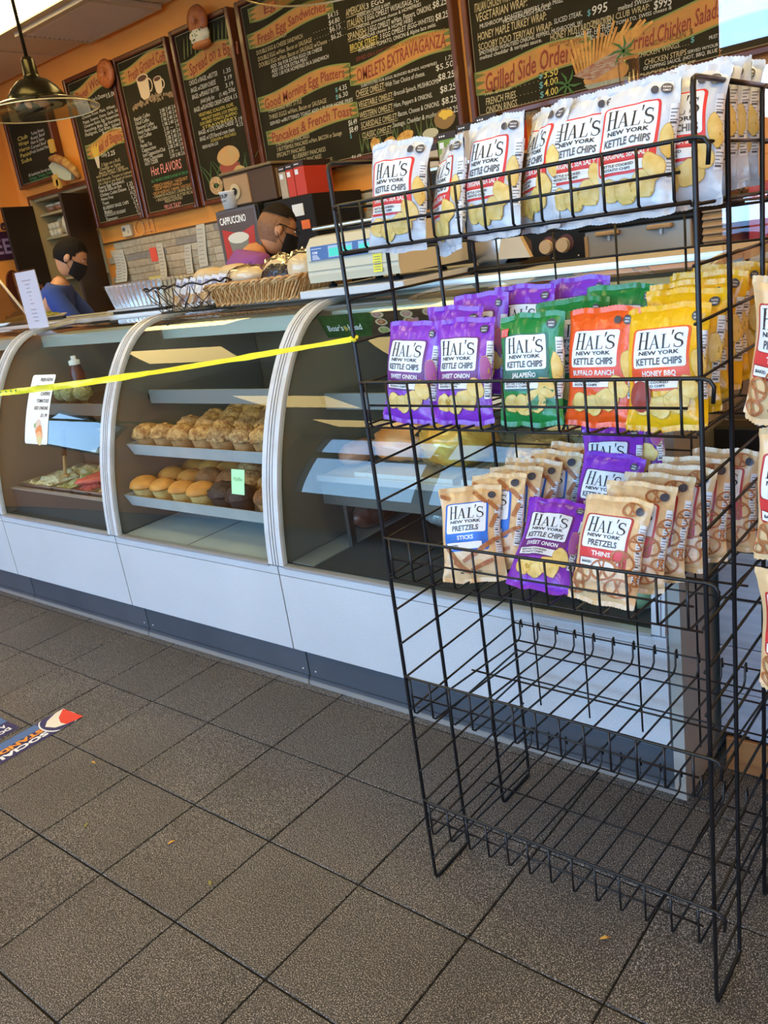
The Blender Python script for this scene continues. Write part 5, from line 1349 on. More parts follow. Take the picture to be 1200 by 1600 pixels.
mb = MB().m(MATS['tape_yellow']).tube([(RX0 + 0.006 * math.cos(a_), -0.200 + 0.006 * math.sin(a_), 1.247 + 0.003 * math.sin(2 * a_)) for a_ in [i * 0.6 for i in range(11)]], 0.0035, 6)
mb.build('knot', t)

# ------------------------------------------------------------------ things on the floor
t = thing('floor_decal', 'blue social distancing floor decal with a red white and blue globe mark', 'sticker', (0.6, -0.3, 0.001))
MN = mat('decal_navy', (0.025, 0.025, 0.11), 0.45); MBl = mat('decal_blue', (0.07, 0.15, 0.34), 0.45)
def fl(a, b, l=0):  # a: along the strip away from its round end, b: across it
    return (0.762 - b, -0.190 - a, 0.0012 + 0.0004 * l)
mb = MB().m(MN); mb.grid(lambda u, v: fl(u, v), 8, 3, 0.050, 0.80, 0.0, 0.125)
mb.m(MBl); mb.grid(lambda u, v: fl(u, v, 1), 6, 2, 0.11, 0.80, 0.078, 0.123)
mb.build('strip', t)
mb = MB()
clipf = lambda a, b, l: fl(a, max(0.0, min(0.125, b)), l)
mb.m(M_PANEL); blob(mb, clipf, 0.055, 0.062, 0.062, 0.078, 2, 0, 0.0, 30)
mb.m(MN); blob(mb, clipf, 0.055, 0.064, 0.056, 0.072, 3, 0, 0.0, 30)
mb.m(mat('decal_cream', (0.75, 0.70, 0.58), 0.45)); mb.add([fl(a, b, 4) for a, b in ((0.0, 0.03), (0.05, 0.012), (0.085, 0.03), (0.10, 0.07), (0.075, 0.10), (0.03, 0.122), (-0.003, 0.124), (0.0, 0.08))], [tuple(range(8))])
mb.m(mat('decal_red', (0.72, 0.05, 0.02), 0.45)); mb.add([fl(a, b, 5) for a, b in ((-0.006, 0.0), (0.02, 0.004), (0.052, 0.012), (0.058, 0.04), (0.042, 0.08), (0.0, 0.122), (-0.004, 0.06))], [tuple(range(7))])
mb.build('globe_mark', t)
mb = MB().m(M_PANEL)
put_text(mb, 'SOCIAL', lambda x, y, l: fl(x, 0.040 - y, l), 0.115, 0.0, 0.026, 0.185, 3, 0.05)
mb.m(mat('decal_orange', (0.80, 0.30, 0.04), 0.45)); put_text(mb, 'STANDING', lambda x, y, l: fl(x, 0.073 - y, l), 0.115, 0.0, 0.026, 0.24, 4, 0.05)
mb.build('lettering', t)
t = thing('floor_decal', 'second blue floor decal cut by the left edge of the photo', 'sticker', (0.53, -0.5, 0.001))
def fl2(a, b, l=0): return (0.602 - b, -0.335 - a, 0.0012 + 0.0004 * l)
mb = MB().m(MN); mb.grid(lambda u, v: fl2(u, v), 6, 3, 0.0, 0.60, 0.0, 0.20); mb.m(MBl); mb.grid(lambda u, v: fl2(u, v, 1), 6, 3, 0.0, 0.60, 0.09, 0.195); mb.build('strip', t)
mb = MB().m(M_PANEL); put_text(mb, 'DO', lambda x, y, l: fl2(x, 0.040 - y, l), 0.02, 0.0, 0.022, 0.045, 3, 0.05); put_text(mb, 'A', lambda x, y, l: fl2(x, 0.072 - y, l), 0.02, 0.0, 0.022, 0.02, 3, 0.05); mb.build('lettering', t)
M_LEAF = mat('dry_leaf', (0.55, 0.30, 0.05), 0.7); M_LEAF2 = mat('green_leaf', (0.22, 0.20, 0.05), 0.7)
for i, (x, y, m_, l) in enumerate(((1.053, -0.33, M_LEAF, 'small dry yellow leaf on the tile nearest the decal'), (1.596, -0.441, M_LEAF, 'small orange dry leaf in the middle of the floor'), (1.807, -0.486, M_LEAF2, 'small olive crumb of leaf on a tile joint'), (2.682, -0.164, M_LEAF, 'tiny brown crumb on the floor before the rack'), (1.313, -0.519, M_LEAF2, 'tiny yellow leaf scrap on a tile at the left'))):
    mb = MB().m(m_); a0 = i * 1.3
    pts = [(x + 0.011 * s * math.cos(a0) + 0.004 * w * math.sin(a0), y + 0.011 * s * math.sin(a0) - 0.004 * w * math.cos(a0), 0.0015 + 0.003 * abs(w)) for s, w in ((-1, 0), (-.3, 1), (.4, .8), (1, 0), (.4, -.8), (-.3, -1))]
    mb.add(pts + [(p[0], p[1], p[2] - 0.001) for p in pts], [(0, 1, 2, 3, 4, 5), (11, 10, 9, 8, 7, 6)] + [(k, k + 6, (k + 1) % 6 + 6, (k + 1) % 6) for k in range(6)])
    tag(mb.build('leaf'), l, 'leaf')
# ------------------------------------------------------------------ chalk menu boards
M_MAHOG = mat('mahogany', (0.13, 0.028, 0.010), 0.35, var=(0.085, 0.018, 0.008), vscale=12, aniso=(1, 1, 0.2), coat=0.2)
M_CHALKB = mat('chalkboard', (0.022, 0.017, 0.007), 0.9, spec=0.15, var=(0.032, 0.026, 0.012), vscale=3)
CH = {'w': mat('chalk_white', (0.62, 0.58, 0.46), 0.9), 't': mat('chalk_tan', (0.50, 0.40, 0.20), 0.9), 'y': mat('chalk_yellow', (0.62, 0.48, 0.10), 0.9), 'b': mat('chalk_blue', (0.14, 0.36, 0.34), 0.9),
      'r': mat('chalk_maroon', (0.22, 0.045, 0.02), 0.9), 'd': mat('chalk_dull_red', (0.20, 0.04, 0.02), 0.9), 'g': mat('chalk_green', (0.06, 0.28, 0.10), 0.9), 'o': mat('chalk_orange', (0.62, 0.30, 0.08), 0.9), 'p': mat('chalk_pink', (0.70, 0.25, 0.20), 0.9)}
M_BAN = mat('banner_ochre', (0.52, 0.23, 0.05), 0.9, var=(0.40, 0.20, 0.05), vscale=9, aniso=(1, 1, 3)); M_BANE = mat('banner_edge', (0.20, 0.24, 0.06), 0.9); M_OLIVE = mat('olive_paint', (0.13, 0.14, 0.03), 0.9)
YB = Y1 - 0.045
BOARDS = [(-3.34, -2.70, 2.205, 2.76, 'small chalkboard of sandwiches at the far left under the pendant lamp'),
          (-2.42, -1.825, 1.80, 2.805, 'narrow chalkboard menu topped by a plain bagel, leftmost of the three tall ones'),
          (-1.805, -1.225, 1.79, 2.80, 'narrow chalkboard coffee menu with two mugs drawn on it'),
          (-1.185, -0.635, 1.79, 2.81, 'narrow chalkboard bagel menu topped by a cream cheese bagel'),
          (-0.575, 0.880, 1.835, 2.81, 'wide chalkboard menu of egg dishes and omelets'),
          (0.930, 2.42, 1.885, 2.81, 'wide chalkboard menu of wraps and fried sides, partly hidden by the top shelf bags')]
bobj = []
for (xa, xb, za, zb, lb) in BOARDS:
    t = thing('menu_board', lb, 'menu board', ((xa + xb) / 2, YB, za), group='chalk menu boards on the back wall')
    MB().m(M_CHALKB).box(xa + 0.02, xb - 0.02, YB, Y1 - 0.002, za + 0.02, zb - 0.02).build('slate', t)
    w = 0.028
    for nm, bx in (('s', (xa, xa + w, za, zb)), ('s', (xb - w, xb, za, zb)), ('r', (xa + w, xb - w, za, za + w)), ('r', (xa + w, xb - w, zb - w, zb))):
        MB().m(M_MAHOG).bbox(bx[0], bx[1], YB - 0.022, Y1 - 0.001, bx[2], bx[3], 0.005).build('frame_rail' if nm == 'r' else 'frame_stile', t)
    ln = MB().m(mat('gilt_line', (0.32, 0.24, 0.12), 0.7)); q = w + 0.006
    for (a, b, c, d) in ((xa + q, xb - q, za + q, za + q + .003), (xa + q, xb - q, zb - q - .003, zb - q), (xa + q, xa + q + .003, za + q, zb - q), (xb - q - .003, xb - q, za + q, zb - q)):
        ln.quad((a, YB - 0.0008, c), (b, YB - 0.0008, c), (b, YB - 0.0008, d), (a, YB - 0.0008, d))
    ln.build('painted_line', t)
    bobj.append(t)
def bm_(x, z, l): return (x, YB - 0.001 - 0.0006 * l, z)
def board_of(x):
    for i, b in enumerate(BOARDS):
        if b[0] - 0.02 <= x <= b[1]: return i
    return 0
# ribbons behind the headings: (board, x0, x1, z, half height, rise)
BAN = [(1, -2.37, -1.86, 2.700, 0.045, 0.025), (1, -2.345, -1.85, 2.335, 0.050, 0.022), (2, -1.765, -1.255, 2.690, 0.048, 0.02), (3, -1.135, -0.67, 2.595, 0.052, 0.02),
       (4, -0.52, 0.135, 2.612, 0.042, 0.018), (4, -0.48, 0.08, 2.735, 0.040, 0.018), (4, -0.52, 0.195, 2.282, 0.044, 0.02), (4, -0.50, 0.205, 2.093, 0.042, 0.016), (4, 0.19, 0.845, 2.278, 0.050, 0.02),
       (5, 0.965, 1.56, 2.072, 0.055, 0.016), (5, 1.70, 2.36, 2.075, 0.055, 0.02)]
def wave_of(b): 
    x0, x1, r = b[1], b[2], b[5]
    return lambda x: r * math.sin((x - x0) / (x1 - x0) * 2 * PI * 0.8 - 2.2)
per = {i: {} for i in range(6)}
def mbof(i, nm): return per[i].setdefault(nm, MB())
for b in BAN:
    i, x0, x1, z, h, r = b; f = wave_of(b)
    m = mbof(i, 'painted_ribbon')
    for mm, e, l in ((M_BANE, 0.007, 0), (M_BAN, 0.0, 1)):
        m.m(mm); n = 20
        vs = []
        for k in range(n + 1):
            q = k / n; x = x0 - e + (x1 - x0 + 2 * e) * q
            hh = h + e - 0.012 * (1 - math.sin(PI * q))
            vs += [bm_(x, z - hh + f(x), l), bm_(x, z + hh + f(x), l)]
        m.add(vs, [(2 * k, 2 * k + 1, 2 * k + 3, 2 * k + 2) for k in range(n)])
    m.m(M_OLIVE)
    for sx, xe in ((-1, x0), (1, x1)):
        for q in range(3):
            za_ = z + f(xe) + (q - 1) * h * 0.6
            m.add([bm_(xe, za_ - 0.012, 2), bm_(xe - sx * 0.06, za_, 2), bm_(xe, za_ + 0.010, 2)], [(0, 1, 2)])
def wave_at(i, x, z):
    c = sorted([(abs(b[3] - z - 0.02), b) for b in BAN if b[0] == i and b[1] - .03 <= x <= b[2] and abs(b[3] - z) < 0.09])
    return (c[0][1], wave_of(c[0][1])) if c else (None, None)
for (x, z, w, h, c, s) in TXT:
    i = board_of(x + 0.02)
    if c == 'r':
        b, f = wave_at(i, x, z)
        h = h * 1.25
        if b: z = b[3] - h * 0.5
        m = mbof(i, 'heading'); m.m(CH['r']); put_text(m, s, bm_, x, z, h, w, 3, 0.012, 0.12, wave=f)
        m.m(mat('chalk_orange_hi', (0.48, 0.18, 0.05), 0.9)); put_text(m, s, bm_, x - 0.004, z + 0.004, h, w, 2.4, 0.02, 0.12, wave=f)
    else:
        m = mbof(i, 'handwriting'); m.m(CH[c])
        xb = BOARDS[i][1] - 0.035
        if x + w > xb and i < 5: w = xb - x
        put_text(m, s, bm_, x, z, h * 0.95, w, 1, 0.0 if h < 0.03 else 0.006, 0.10)
        if s.endswith('OMELET:') or s.endswith('IAN:') or s.endswith('CAN:') or s.endswith('ISH:') or s.endswith('STREET:'):
            m.add([bm_(x, z - 0.008, 1), bm_(x + w, z - 0.008, 1), bm_(x + w, z - 0.0055, 1), bm_(x, z - 0.0055, 1)], [(0, 1, 2, 3)])
# dotted leaders and the upper lines that the photo cuts off
m = mbof(4, 'handwriting'); m.m(CH['w'])
for z in (2.52, 2.49, 2.46):
    for k in range(12): m.quad(*[bm_(-0.02 + k * 0.02 + a, z + k * 0.0 + b, 1) for a, b in ((0, 0), (.003, 0), (.003, .003), (0, .003))])
# pictures
P = lambda n, c, r=0.9, **k: mat('paint_' + n, c, r, **k)
pw = P('cup', (0.66, 0.50, 0.30)); pc2 = P('coffee', (0.10, 0.04, 0.02)); pbean = P('bean', (0.34, 0.24, 0.13), var=(0.18, 0.11, 0.05), vscale=60)
m = mbof(2, 'painted_mugs')
for k in range(60):
    rr2 = random.Random(k); bx = -1.71 + rr2.random() * 0.44; bz = 2.47 + 0.015 + rr2.random() * 0.05 * (1 - abs(bx + 1.49) / 0.3) - 0.01
    m.m(pbean); blob(m, bm_, bx, bz, 0.013, 0.008, 1 + rr2.random(), k, 0.1, 8, rr2.random() * 3)
for cx, cz, w, h in ((-1.545, 2.58, 0.062, 0.085), (-1.395, 2.56, 0.042, 0.058)):
    m.m(pw); m.add([bm_(cx - w, cz + h * .6, 3), bm_(cx - w * .8, cz - h * .6, 3), bm_(cx - w * .4, cz - h * .85, 3), bm_(cx + w * .4, cz - h * .85, 3), bm_(cx + w * .8, cz - h * .6, 3), bm_(cx + w, cz + h * .6, 3)], [(0, 1, 2, 3, 4, 5)])
    ribbon2(m, bm_, [(cx + w * .9 + w * .55 * math.sin(a), cz + h * .45 * math.cos(a)) for a in [k * PI / 6 for k in range(7)]], 0.009, 3)
    blob(m, bm_, cx, cz + h * .6, w, h * .28, 3.4, 1, 0); m.m(pc2); blob(m, bm_, cx, cz + h * .6, w * .82, h * .2, 3.8, 1, 0)
m = mbof(3, 'painted_bagel_sandwich')
m.m(P('leafy', (0.07, 0.13, 0.03)))
for k in range(16):
    a = random.Random(k + 5).uniform(-1.2, 1.2); bx = -1.08 + (k % 8) * 0.052; ribbon2(m, bm_, [(bx + 0.02 * q * math.sin(a) * q * .5, 1.86 + q * 0.045) for q in range(5)], [0.008, 0.011, 0.009, 0.006, 0.002], 1)
m.m(P('bun', (0.66, 0.30, 0.08), var=(0.55, 0.36, 0.14), vscale=9)); blob(m, bm_, -0.865, 2.045, 0.105, 0.055, 4, 1, .1); m.m(P('meat', (0.34, 0.07, 0.04))); blob(m, bm_, -0.875, 1.985, 0.095, 0.035, 3, 2, .1); m.m(P('lower_bun', (0.30, 0.10, 0.03))); blob(m, bm_, -0.885, 1.945, 0.085, 0.035, 2, 3, .1)
m.m(P('seed_bagel', (0.40, 0.20, 0.07), var=(0.60, 0.42, 0.2), vscale=70)); ribbon2(m, bm_, [(-1.03 + 0.045 * math.cos(a), 1.895 + 0.035 * math.sin(a)) for a in [k * PI / 10 for k in range(21)]], 0.038, 3)
m.m(P('bun2', (0.56, 0.36, 0.12))); blob(m, bm_, -0.79, 1.93, 0.06, 0.05, 3.2, 3, .1)
m.m(P('pale_green', (0.14, 0.17, 0.04)))
for k in range(12):
    ribbon2(m, bm_, [(-1.1 + k * 0.036 + 0.006 * q, 2.64 + q * 0.022 + 0.006 * (k % 3)) for q in range(6)], [0.006, 0.009, 0.010, 0.008, 0.005, 0.002], 0)
m = mbof(1, 'painted_fries'); m.m(P('fry_yellow', (0.62, 0.40, 0.05)))
for k in range(9): ribbon2(m, bm_, [(-2.262 + k * 0.007, 2.27), (-2.280 + k * 0.012, 2.33 + 0.012 * (k % 3))], 0.010, 4 + 0.1 * k)
m.m(P('fry_cup', (0.58, 0.50, 0.34))); m.add([bm_(a, b, 5) for a, b in ((-2.265, 2.27), (-2.205, 2.27), (-2.225, 2.195), (-2.25, 2.195))], [(0, 1, 2, 3)])
m = mbof(4, 'painted_food'); m.m(P('leafy2', (0.10, 0.13, 0.03)))
for k in range(22):
    a = random.Random(k).uniform(-1, 1); bx = 0.2 + (k % 11) * 0.05; ribbon2(m, bm_, [(bx + 0.012 * q * a, 1.875 + q * 0.026) for q in range(5)], [0.007, 0.009, 0.007, 0.005, 0.002], 1)
m.m(P('corn', (0.52, 0.20, 0.03), var=(0.7, 0.42, 0.1), vscale=50)); blob(m, bm_, 0.30, 1.90, 0.035, 0.042, 2, 3, .3); blob(m, bm_, 0.40, 1.895, 0.045, 0.030, 2, 4, .3); blob(m, bm_, 0.50, 1.905, 0.060, 0.028, 3, 5, .1, rot=.25)
m.m(P('pan_cake', (0.26, 0.15, 0.05))); blob(m, bm_, 0.76, 1.945, 0.065, 0.045, 3, 5, .1); m.m(P('butter', (0.72, 0.46, 0.06))); blob(m, bm_, 0.775, 1.965, 0.040, 0.022, 4, 9, .6); m.m(P('plate_edge', (0.5, 0.46, 0.3))); blob(m, bm_, 0.665, 1.895, 0.05, 0.024, 2, 9, .1)
m = mbof(5, 'painted_fries'); m.m(P('fry', (0.66, 0.34, 0.08), var=(0.45, 0.20, 0.04), vscale=20))
for k in range(20):
    a = 1.9 - k * 0.075; r0 = 0.03; cx, cz = 1.60, 2.02; L_ = 0.12 + 0.03 * math.sin(k * 2)
    bx = 1.49 + k * 0.013; bz = 1.985 + k * 0.0035
    ribbon2(m, bm_, [(bx, bz), (bx + L_ * 0.5 * math.cos(a), bz + L_ * 0.6 * math.sin(a)), (bx + L_ * math.cos(a) * 0.9, bz + L_ * math.sin(a))], [0.012, 0.013, 0.011], 4 + 0.05 * k)
m.m(P('basket_paper', (0.40, 0.33, 0.22), var=(0.30, 0.10, 0.05), vscale=30, aniso=(1, 1, 4))); m.add([bm_(a, b, 6) for a, b in ((1.47, 1.985), (1.74, 2.06), (1.70, 1.985), (1.56, 1.945))], [(0, 1, 2, 3)])
m.m(P('sandwich', (0.42, 0.18, 0.05), var=(0.60, 0.32, 0.10), vscale=14)); blob(m, bm_, 1.63, 1.955, 0.115, 0.038, 5, 4, .2, rot=.1)
m.m(P('grey_blue_paper', (0.26, 0.28, 0.20), var=(0.36, 0.36, 0.26), vscale=26, aniso=(4, 1, 1))); m.add([bm_(a, b, 6) for a, b in ((1.52, 1.935), (1.72, 1.93), (1.76, 1.89), (1.56, 1.89))], [(0, 1, 2, 3)])
m.m(P('herb', (0.06, 0.14, 0.03)))
for k in range(14):
    a = 0.5 + k * 0.42; ox, oz = ((1.71, 2.03), (1.44, 1.955))[k % 2]
    ribbon2(m, bm_, [(ox, oz), (ox + 0.035 * math.cos(a), oz + 0.03 * math.sin(a)), (ox + 0.07 * math.cos(a + .2), oz + 0.06 * math.sin(a + .2))], [0.006, 0.011, 0.002], 7)
m = mbof(0, 'handwriting')
for i in range(6):
    for nm, mm in per[i].items(): mm.build(nm, bobj[i], fix=False)
# carved bagels and plate fixed on the boards: things of their own
M_BAGEL = mat('bagel_brown', (0.42, 0.115, 0.022), 0.5, var=(0.30, 0.07, 0.015), vscale=30, bump=0.4, bscale=60)
def torus(mb, c, R, r, squash=1.0, n=28, k=12, axis='Y', amp=0.0):
    vs = []
    for i in range(n):
        a = 2 * PI * i / n
        for j in range(k):
            b = 2 * PI * j / k; q = 1 + amp * noise.noise(Vector((math.cos(a) * 3, math.sin(a) * 3, b)))
            rr_ = R + r * q * math.cos(b); h = r * squash * q * math.sin(b)
            p = (rr_ * math.cos(a), h, rr_ * math.sin(a)) if axis == 'Y' else (rr_ * math.cos(a), rr_ * math.sin(a), h)
            vs.append((c[0] + p[0], c[1] + p[1], c[2] + p[2]))
    mb.smooth = True
    mb.add(vs, [(i * k + j, i * k + (j + 1) % k, ((i + 1) % n) * k + (j + 1) % k, ((i + 1) % n) * k + j) for i in range(n) for j in range(k)])
t = thing('model_bagel', 'brown model bagel on the top corner of the leftmost tall chalkboard', 'bagel', (-1.855, YB - 0.05, 2.725))
mb = MB().m(M_BAGEL); torus(mb, (-1.855, YB - 0.046, 2.725), 0.048, 0.042, 0.5); mb.build('ring', t)
mb = MB().m(mat('seed_dark', (0.10, 0.03, 0.01), 0.7))
for k in range(14): a = k * 0.9; mb.ball((-1.855 + (0.03 + 0.004 * k % 0.04) * math.cos(a), YB - 0.068, 2.725 + (0.03 + 0.004 * k % 0.04) * math.sin(a)), (0.004, 0.003, 0.002), 6, 4)
mb.build('seeds', t)
t = thing('model_bagel', 'halved model bagel with cream cheese on top of the third tall chalkboard', 'bagel', (-0.872, YB - 0.05, 2.76))
mb = MB().m(M_BAGEL); torus(mb, (-0.865, YB - 0.050, 2.79), 0.045, 0.040, 0.6); mb.build('upper_half', t)
mb = MB().m(mat('cream_cheese', (0.72, 0.66, 0.42), 0.6, bump=0.3, bscale=40)); mb.ball((-0.872, YB - 0.045, 2.715), (0.085, 0.035, 0.052), 20, 12, 0.15, 6); mb.build('filling', t)
mb = MB().m(mat('chive', (0.08, 0.16, 0.03), 0.7))
for k in range(12): a = random.Random(k); mb.ball((-0.93 + a.random() * 0.12, YB - 0.078, 2.685 + a.random() * 0.06), (0.006, 0.004, 0.004), 6, 4)
mb.build('chives', t)
mb = MB().m(mat('bagel_under', (0.50, 0.17, 0.04), 0.5)); mb.ball((-0.875, YB - 0.040, 2.668), (0.080, 0.035, 0.024), 20, 10); mb.build('lower_half', t)
t = thing('model_sandwich', 'painted model sub sandwich on a plate at the corner of the small chalkboard', 'sandwich', (-2.64, YB - 0.03, 2.23))
mb = MB().m(mat('plate_pale', (0.46, 0.50, 0.34), 0.4)).prism([(-2.80, 2.30), (-2.76, 2.235), (-2.70, 2.20), (-2.62, 2.17), (-2.55, 2.165), (-2.53, 2.20), (-2.56, 2.27), (-2.64, 2.31), (-2.72, 2.325)], YB - 0.05, YB - 0.02); mb.build('plate', t)
mb = MB().m(mat('sub_bread', (0.50, 0.30, 0.07), 0.7, var=(0.30, 0.10, 0.03), vscale=40)).tube([(-2.74, YB - 0.055, 2.34), (-2.66, YB - 0.06, 2.33), (-2.56, YB - 0.06, 2.29), (-2.47, YB - 0.055, 2.22), (-2.44, YB - 0.05, 2.16)], [0.02, 0.032, 0.034, 0.03, 0.015], 10); mb.build('bread', t)
mb = MB().m(mat('chip_pile', (0.56, 0.34, 0.06), 0.6))
for cx, cz, r_ in ((-2.74, 2.19, 0.045), (-2.71, 2.16, 0.035), (-2.68, 2.42, 0.05)): mb.prism([(cx + r_ * math.cos(a) * (1 if k % 2 else .7), cz + r_ * 1.2 * math.sin(a) * (1 if k % 2 else .8)) for k, a in enumerate([q * PI / 4 for q in range(8)])], YB - 0.062, YB - 0.05)
mb.build('chips', t)

# ------------------------------------------------------------------ pendant lamps
M_BRONZE = mat('dark_bronze', (0.035, 0.03, 0.015), 0.25, 0.8)
M_LGLASS = glass_mat('lamp_glass', (0.90, 0.87, 0.72), 1.45, 0.03, 1.2)
def pendant(x, y, z, label):
    t = thing('pendant_lamp', label, 'lamp', (x, y, z), group='glass disc pendant lamps')
    MB().m(M_BRONZE).tube([(x, y, z + 0.15), (x, y, H)], 0.0065, 8).lathe([(0.05, H - 0.012), (0.05, H)], 16, (x, y, 0)).build('stem', t)
    MB().m(M_BRONZE).lathe([(0.0, 0.16), (0.016, 0.158), (0.024, 0.145), (0.027, 0.10), (0.030, 0.088), (0.055, 0.080), (0.080, 0.058), (0.100, 0.030), (0.104, 0.010), (0.102, 0.0), (0.094, -0.004), (0.094, 0.0), (0.0, 0.04)], 32, (x, y, z)).build('cap', t)
    MB().m(M_LGLASS).lathe([(0.104, 0.014), (0.16, 0.004), (0.205, -0.014), (0.213, -0.020)], 48, (x, y, z)).build('glass_disc', t)
    t2 = MB().m(mat('glass_rim', (0.80, 0.72, 0.40), 0.15, 0.3)); torus(t2, (x, y, z - 0.0205), 0.213, 0.0022, 1.0, 56, 6, 'Z'); t2.build('disc_rim', t)
    MB().m(mat('bulb_off', (0.45, 0.50, 0.42), 0.2)).lathe([(0.0, -0.012), (0.05, -0.014), (0.084, -0.006), (0.088, 0.004)], 28, (x, y, z)).build('bulb', t)
    MB().m(M_BRONZE).box(x - 0.092, x + 0.092, y - 0.005, y + 0.005, z - 0.019, z - 0.013).build('crossbar', t)
    return t
pendant(0.316, 0.5, 2.055, 'pendant lamp with a clear glass disc at the upper left')
pendant(1.735, 0.5, 2.085, 'pendant lamp at the top edge, only its glass disc rim in view')

# ------------------------------------------------------------------ on top of the cases
ZT = 1.2555
# standing card
t = thing('card_holder', 'white standing price card on the case beside the worker in blue', 'sign', (-0.50, 0.72, ZT))
MB().m(mat('card', (0.60, 0.63, 0.74), 0.6)).box(-0.565, -0.385, 0.712, 0.716, ZT, ZT + 0.258).build('card', t)
MB().m(glass_mat('acrylic', (0.98, 0.98, 0.98), 1.45)).box(-0.575, -0.375, 0.706, 0.710, ZT - 0.002, ZT + 0.264).box(-0.575, -0.375, 0.66, 0.76, ZT - 0.003, ZT - 0.0005).build('holder', t)
mb = MB().m(mat('grey_ink', (0.20, 0.21, 0.28), 0.7))
cd = lambda x, z, l: (x, 0.7115 - 0.0004 * l, z)
for i, s_ in enumerate(('KETTLE SALAD', 'GARDEN', 'GREEK', 'CAESAR', 'OR', 'ADD', 'GRILLED', 'CHICKEN')):
    pass
for i, w_ in enumerate((0.085, 0.045, 0.038, 0.048, 0.014, 0.018, 0.04, 0.05, 0.05, 0.05, 0.045)):
    z = ZT + 0.215 - i * 0.0175 - (0.01 if i > 6 else 0)
    for q in range(max(2, int(w_ / 0.008))): mb.quad(*[cd(-0.475 - w_ / 2 + q * w_ / max(2, int(w_ / 0.008)) + a, z + b, 1) for a, b in ((0, 0), (.0045, 0), (.0045, .005), (0, .005))])
mb.build('faint_print', t)
# flat strip and blade on the ledge in front of the worker
t = thing('knife', 'long dark knife lying on the ledge in front of the worker in blue', 'knife', (-0.62, 1.0, 1.265))
MB().m(M_BLACK).bbox(-0.86, -0.70, 0.975, 1.00, 1.266, 1.284, 0.005).build('handle', t)
MB().m(M_DKSTEEL).prism([(-0.70, 0.972), (-0.40, 0.985), (-0.34, 1.0), (-0.70, 1.005)], 1.268, 1.271, 'XY').build('blade', t)
# small food platter and clear lid at the far left
t = thing('food_platter', 'shallow platter of green and yellow salad at the far left of the counter top', 'platter', (-1.25, 1.09, 1.265))
MB().m(M_WHITE).lathe([(0.0, 0.002), (0.17, 0.003), (0.20, 0.018), (0.203, 0.018), (0.172, 0.0), (0.0, 0.0)], 30, (-1.25, 1.10, 1.265)).build('plate', t)
MB().m(mat('mixed_salad', (0.60, 0.46, 0.12), 0.6, var=(0.16, 0.30, 0.05), vscale=45, bump=0.8, bscale=80)).ball((-1.25, 1.10, 1.277), (0.16, 0.16, 0.03), 28, 14, 0.3, 7).build('salad', t)
t = thing('sneeze_panel', 'tilted dark tinted acrylic guard at the far left of the counter top', 'guard', (-1.08, 0.95, ZT))
MB().m(glass_mat('smoked_acrylic', (0.50, 0.46, 0.40), 1.5, 0.0, 1.5)).prism([(-1.36, 1.262), (-0.90, 1.262), (-1.20, 1.56), (-1.36, 1.60)], 0.925, 0.930).build('pane', t)
MB().m(M_TRIM).prism([(-0.905, 1.262), (-0.895, 1.262), (-1.195, 1.563), (-1.205, 1.563)], 0.922, 0.933).build('edge', t)
# stacked foil pans
t = thing('foil_pans', 'stack of ribbed foil roasting pans on the counter top', 'pan', (-0.03, 1.08, 1.262))
M_FOIL = mat('foil', (0.75, 0.75, 0.75), 0.25, 0.95, bump=0.15, bscale=20)
mb = MB().m(M_FOIL)
def foil(z0, dz):
    w, d = 0.215, 0.14; c = (-0.035, 1.10); n = 92; vs = []
    def loop(sc, z, rib):
        out = []
        for i in range(n):
            a = i / n * 4; s_ = int(a); f = a - s_
            if s_ == 0: p = (-w + 2 * w * f, -d)
            elif s_ == 1: p = (w, -d + 2 * d * f)
            elif s_ == 2: p = (w - 2 * w * f, d)
            else: p = (-w, d - 2 * d * f)
            q = sc - (0.035 if (i % 2 and rib) else 0)
            out.append((c[0] + p[0] * q, c[1] + p[1] * q, z))
        return out
    vs = loop(1.03, z0 + dz, False) + loop(0.99, z0 + dz - 0.001, True) + loop(0.88, z0, True)
    fs = [(r * n + i, r * n + (i + 1) % n, (r + 1) * n + (i + 1) % n, (r + 1) * n + i) for r in range(2) for i in range(n)] + [tuple(range(2 * n, 3 * n))]
    mb.add(vs, fs)
foil(1.285, 0.10); foil(1.289, 0.106)
mb.build('pan', t)
MB().m(M_BLACK).box(-0.24, 0.17, 0.97, 1.23, 1.264, 1.274).build('base_tray', t)
MB().m(mat('cardboard_lid', (0.50, 0.50, 0.48), 0.4, 0.5)).box(-0.26, 0.19, 0.955, 1.245, 1.275, 1.283).build('lid', t)
# scalloped black wire basket with packets
bx0, bx1, by0, by1 = 0.39, 0.80, 0.715, 0.90
t = thing('wire_basket', 'black scalloped wire basket of wrapped cookies on the muffin case', 'basket', ((bx0 + bx1) / 2, 0.8, ZT + 0.004))
mb = MB().m(M_WIRE); cxb, cyb = (bx0 + bx1) / 2, (by0 + by1) / 2; Wb, Db = (bx1 - bx0) / 2, (by1 - by0) / 2
def bk(th, f):   # rounded rectangle rim point, f 0 bottom..1 top
    k = 0.80 + 0.32 * f
    c, s = math.cos(th), math.sin(th)
    q = 1 / max(abs(c), abs(s)) ** 0.75
    return (cxb + Wb * c * q * k, cyb + Db * s * q * k, ZT + 0.006 + 0.098 * f)
NB = 14
for ring in (0.0, 0.02): mb.tube([bk(2 * PI * i / 60, ring) for i in range(60)], 0.003, 6, closed=True)
mb.tube([(lambda p: (p[0], p[1], p[2] + 0.012 * abs(math.sin(i / 132 * PI * NB))))(bk(2 * PI * i / 132, 0.93)) for i in range(132)], 0.0036, 6, closed=True)
